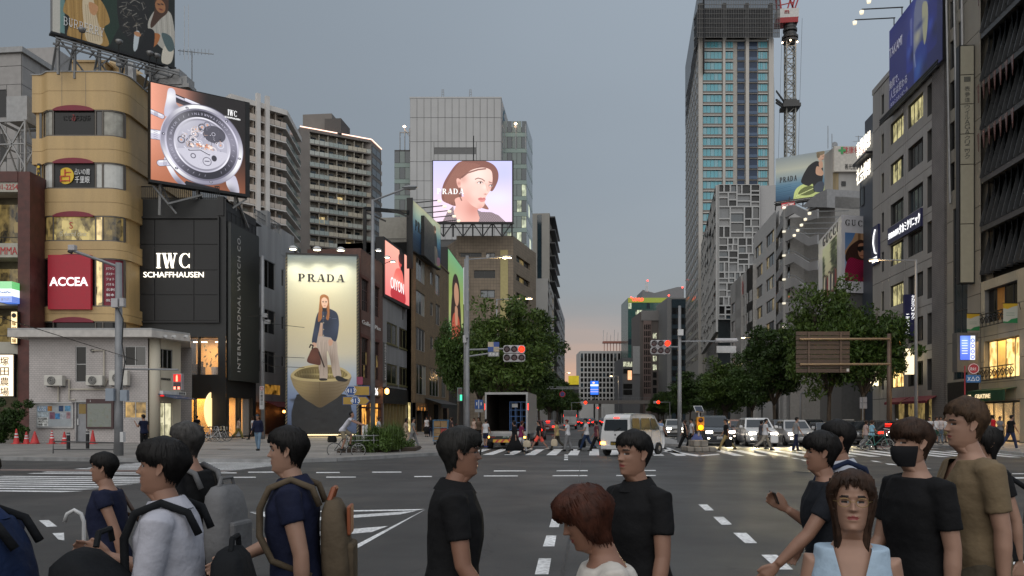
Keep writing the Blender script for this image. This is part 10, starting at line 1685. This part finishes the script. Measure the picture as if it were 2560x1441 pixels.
# people on the far crossing and the pavements
N_,B_,Wt,Gy,Kh=NAVY,BLKC,(.48,.48,.5),(.16,.16,.165),(.24,.18,.08);LH=('black',(.15,.04,-.16,.02,.008,.85));BH=('brown',(.15,.05,-.1,.018,.01,.85));S1=('black',(.16,.13,.035,.017,.01));far_=[('woman in a long black dress walking left behind the truck',1287,37.5,1.63,88,LH,B_,B_,dict(lowk='dress',lowlen=.88,fem=True,sleeve=1.4)),('woman in a magenta top and white trousers with a straw bag',1303,39,1.60,-80,('red',BH[1]),(.16,.02,.06),Wt,dict(fem=True)),('woman in a black top and bright coral shorts striding left',1348,42.5,1.66,88,S1,B_,(.75,.10,.07),dict(lowk='shorts',fem=True,lowlen=1,legs=((34,6),(-30,10)),shoes=(.5,.45,.4),sleeve=.8)),('woman in a yellowish top and dark trousers carrying a pale tote',1392,42,1.62,86,BH,(.33,.26,.12),(.05,.045,.035),dict(fem=True,arms=((4,10),(6,30)))),('person in a red cap white tee and grey trousers looking at a phone',1419,41,1.62,84,S1,Wt,Gy,dict(cap=(.22,.02,.025),arms=((20,80),(18,85)),legs=((12,4),(-10,12)),wide=1.25)),('man in a black cap white tee and navy jeans with a black sling bag',1466,42,1.72,86,S1,Wt,(.02,.035,.08),dict(cap=B_,arms=((12,70),(10,20)))),('woman in black trousers half hidden behind the white van',1492,41,1.62,88,LH,(.1,.03,.04),B_,dict(fem=True,wide=1.3,legs=((-28,10),(26,4)))),('boy in a white tee and navy shorts with a dark backpack beside the truck',1214,43,1.50,-30,S1,Wt,N_,dict(lowk='shorts',lowlen=1,legs=STAND,shoes=(.03,.04,.15))),('brown haired pedestrian between the signal pole and the truck',1197,52,1.66,170,BH,(.1,.07,.05),B_,{}),('pedestrian in a pale top left of the truck on the pavement',1186,58,1.62,160,BH,(.4,.3,.25),B_,dict(fem=True)),('man in a light blue shirt just right of the white van',1650,44,1.74,-60,S1,(.18,.25,.42),N_,{}),('woman in a black sleeveless top and wide black trousers striding left by the median',1714,45,1.66,88,BH,B_,B_,dict(fem=True,sleeve=0,wide=1.4,legs=((-30,8),(28,4)))),('man in a white shirt and dark trousers walking left by the median',1730,46,1.70,84,S1,Wt,B_,{}),('woman in a black top and blue checked skirt by the beacon',1743,45,1.66,88,LH,(.02,.02,.03),(.10,.12,.28),dict(fem=True,lowk='skirt',lowlen=.75)),('man in a black tee and khaki trousers striding left with a black bag',1816,41.5,1.72,88,S1,B_,Kh,dict(legs=((30,6),(-28,12)),sleeve=.7)),('youth in a white tee and grey trousers walking right with a white carrier bag',1913,42,1.72,-86,S1,Wt,(.22,.2,.17),dict(arms=((0,8),(14,50)),legs=((26,4),(-30,20)))),('woman with long black hair in dark clothes behind the youth in white',1902,43.5,1.62,-86,LH,(.05,.05,.06),(.1,.09,.08),dict(fem=True)),('man in a grey tee and navy trousers walking right before the cars',1990,41,1.74,-82,S1,(.2,.2,.205),N_,dict(legs=((10,2),(-10,6)))),('woman in a pale pink top with long brown hair behind the bicycle',2164,43,1.62,-80,BH,(.36,.27,.25),Gy,dict(fem=True)),('woman in a light blue shirt and black trousers pushing a bicycle',2179,42,1.64,-84,BH,(.2,.36,.46),B_,dict(fem=True,arms=((20,40),(26,40)))),('rider in a grey blue jacket and pale helmet on the bright motorbike',2242,47.6,1.60,172,None,(.11,.14,.17),B_,dict(cap=(.42,.4,.38),arms=((45,30),(45,30)),sleeve=1.9,legs=((40,60),(40,60)),z=.16)),('woman in a white jacket and dark green skirt, leftmost of the white dressed trio',2340,50,1.64,-150,BH,Wt,(.02,.05,.035),dict(fem=True,lowk='skirt',lowlen=.6,legs=STAND,sleeve=1.7)),('woman in a white top and grey blue jeans, middle of the white dressed trio',2351,50.5,1.66,170,LH,(.45,.4,.4),(.1,.14,.19),dict(fem=True,legs=STAND)),('woman in a white tee and khaki skirt, right of the white dressed trio',2361,51,1.62,190,BH,Wt,(.15,.12,.05),dict(fem=True,lowk='skirt',lowlen=.6,legs=STAND)),('person in white standing left of the white dressed trio',2324,51,1.62,150,S1,Wt,B_,dict(legs=STAND)),('man in a red sleeveless shirt and tan shorts by the boutique window',2482,50,1.74,10,S1,(.42,.015,.025),(.3,.22,.12),dict(sleeve=0,lowk='shorts',lowlen=1,legs=STAND)),('woman in a grey top and long black trousers before the boutique',2499,46.5,1.66,178,LH,(.13,.13,.14),B_,dict(fem=True,legs=STAND,arms=((30,60),(30,60)))),('man in a black tee and navy jeans walking right past the boutique',2527,39.5,1.74,-80,S1,B_,(.02,.03,.07),dict(legs=((-28,10),(18,4)),shoes=(.4,.38,.35))),('man in a dark tee standing by the camera pole with a bag',360,36.3,1.72,70,S1,N_,B_,dict(legs=STAND,arms=((30,110),(0,6)))),('man in a cap navy jumper and light blue jeans facing the camera',645,38.6,1.74,176,S1,N_,(.14,.21,.29),dict(cap=(.06,.08,.11),sleeve=1.9,legs=((10,3),(-8,12)))),('woman in a pale sleeveless top and olive trousers by the round window',596,60,1.66,-84,LH,(.4,.33,.27),(.17,.15,.05),dict(fem=True,sleeve=0,wide=1.35)),('person in a white shirt behind the slim grey pole',633,58,1.7,80,BH,Wt,B_,{}),('person in dark clothes standing before the lit shop door',492,58.5,1.72,20,S1,B_,B_,dict(legs=STAND)),('woman in a white shirt behind the planter grass',946,45,1.68,-70,BH,Wt,(.4,.38,.35),dict(fem=True,arms=((10,70),(10,70)))),('woman with long dark hair in a cream dress by the planter end',1014,43,1.6,-80,LH,(.38,.3,.22),B_,dict(fem=True,lowk='dress',lowlen=.8)),('man in a grey shirt beside the planter end',1032,42,1.62,-84,S1,(.19,.19,.18),Gy,{}),('woman in a white blouse and long black skirt outside the flower shop',1067,66,1.66,175,BH,(.45,.43,.44),B_,dict(fem=True,lowk='skirt',lowlen=.85,legs=STAND)),('person in dark clothes beside the woman outside the flower shop',1077,67,1.66,185,S1,B_,N_,dict(legs=STAND)),('pedestrian with dark hair right of the roll cage',1130,50,1.66,100,BH,(.06,.04,.04),B_,{})]
pp=[person(l_,px,D,h,rz,hair=hr or S1,top=tp,low=lo_,**{**dict(z=PZ if (px<1240 or px>2300) else 0,sleeve=.5),**kw}) for l_,px,D,h,rz,hr,tp,lo_,kw in far_]
TOTE=cloth('cream_canvas',(.45,.38,.28),.1)
for i,nm,lb,sz,m,side,hd_ in ((1,'tote_bag','cream straw bag of the woman in magenta',(.12,.40,.36),TOTE,1,.2),(3,'tote_bag','pale tote held by the woman in the yellowish top',(.10,.36,.4),TOTE,0,.12),(5,'sling_bag','black sling bag of the man in the black cap',(.2,.4,.46),MATS['cloth_nylon'],1,.3),(14,'hand_bag','black bag of the man in khaki trousers',(.14,.36,.42),MATS['cloth_nylon'],0,.1),(15,'carrier_bag','white paper carrier bag of the youth in white',(.14,.4,.44),mat('paper_white',.55,.6),1,.12),(30,'tote_bag','white tote bag with a red mark by the round window',(.1,.38,.4),mat('paper_white',.55),0,.2),(28,'hand_bag','pale bag hanging from the hand of the man by the camera pole',(.1,.28,.34),TOTE,1,.14)):
 t_,M_,A_,G2,L_=pp[i];g_=G2[side][0];rbag(nm,lb,'bag',M_,tuple(g_+VV((0,0,-sz[2]/2-hd_*.5))),sz,m,0,None,None,hd_)
cm=TR(866,34.0,-88);bike('black city bicycle ridden along the planter kerb','bicycle',cm,BLKP);cy_=at(855,34.0);person('cyclist in a white tee and khaki shorts riding right past the planter',856,34.0,1.70,-88,hair=S1,top=(.47,.47,.52),low=(.2,.17,.12),lean=38,lowk='shorts',lowlen=1,arms=((62,8),(62,8)),legs=((62,70),(20,40)),hd=(0,-26),z=.32)
rbag('rear_pannier','dark basket on the rear of the ridden bicycle','basket',cm,(0,-.62,.82),(.3,.36,.3),cloth('basket_black',(.012,.012,.012)))
dg=bpy.context.evaluated_depsgraph_get();dg.update()
for o,m,head,vn in PEND:
 me=BD.meshes.new_from_object(o.evaluated_get(dg));o.modifiers.clear();me.materials.clear()
 if head:
  v0=np.empty(len(me.vertices)*3,np.float32);me.vertices.foreach_get('co',v0);V=[tuple(v) for v in v0.reshape(-1,3)];Fc=[tuple(p.vertices) for p in me.polygons];nb_=len(V);nf_=len(Fc);BD.meshes.remove(me);me=BD.meshes.new('body');me.from_pydata(V+[tuple(v) for v in head[0]],[],Fc+[tuple(i+nb_ for i in f) for f in head[1]]);[me.materials.append(x) for x in (m,LIP,DARK,EYEW)];me.polygons.foreach_set('material_index',[0]*nf_+head[2])
 else:me.materials.append(m)
 if vn:bm=bmesh.new();bm.from_mesh(me);[bmesh.ops.bisect_plane(bm,geom=bm.verts[:]+bm.edges[:]+bm.faces[:],plane_co=(0,0,vn[0]),plane_no=(1,0,q*vn[1])) for q in (-1,1)];bmesh.ops.delete(bm,geom=[f for f in bm.faces if f.calc_center_median().y>0 and abs(f.calc_center_median().x)<(f.calc_center_median().z-vn[0])*vn[1]],context='FACES');bm.to_mesh(me)
 me.polygons.foreach_set('use_smooth',[True]*len(me.polygons));me.update();o.data=me
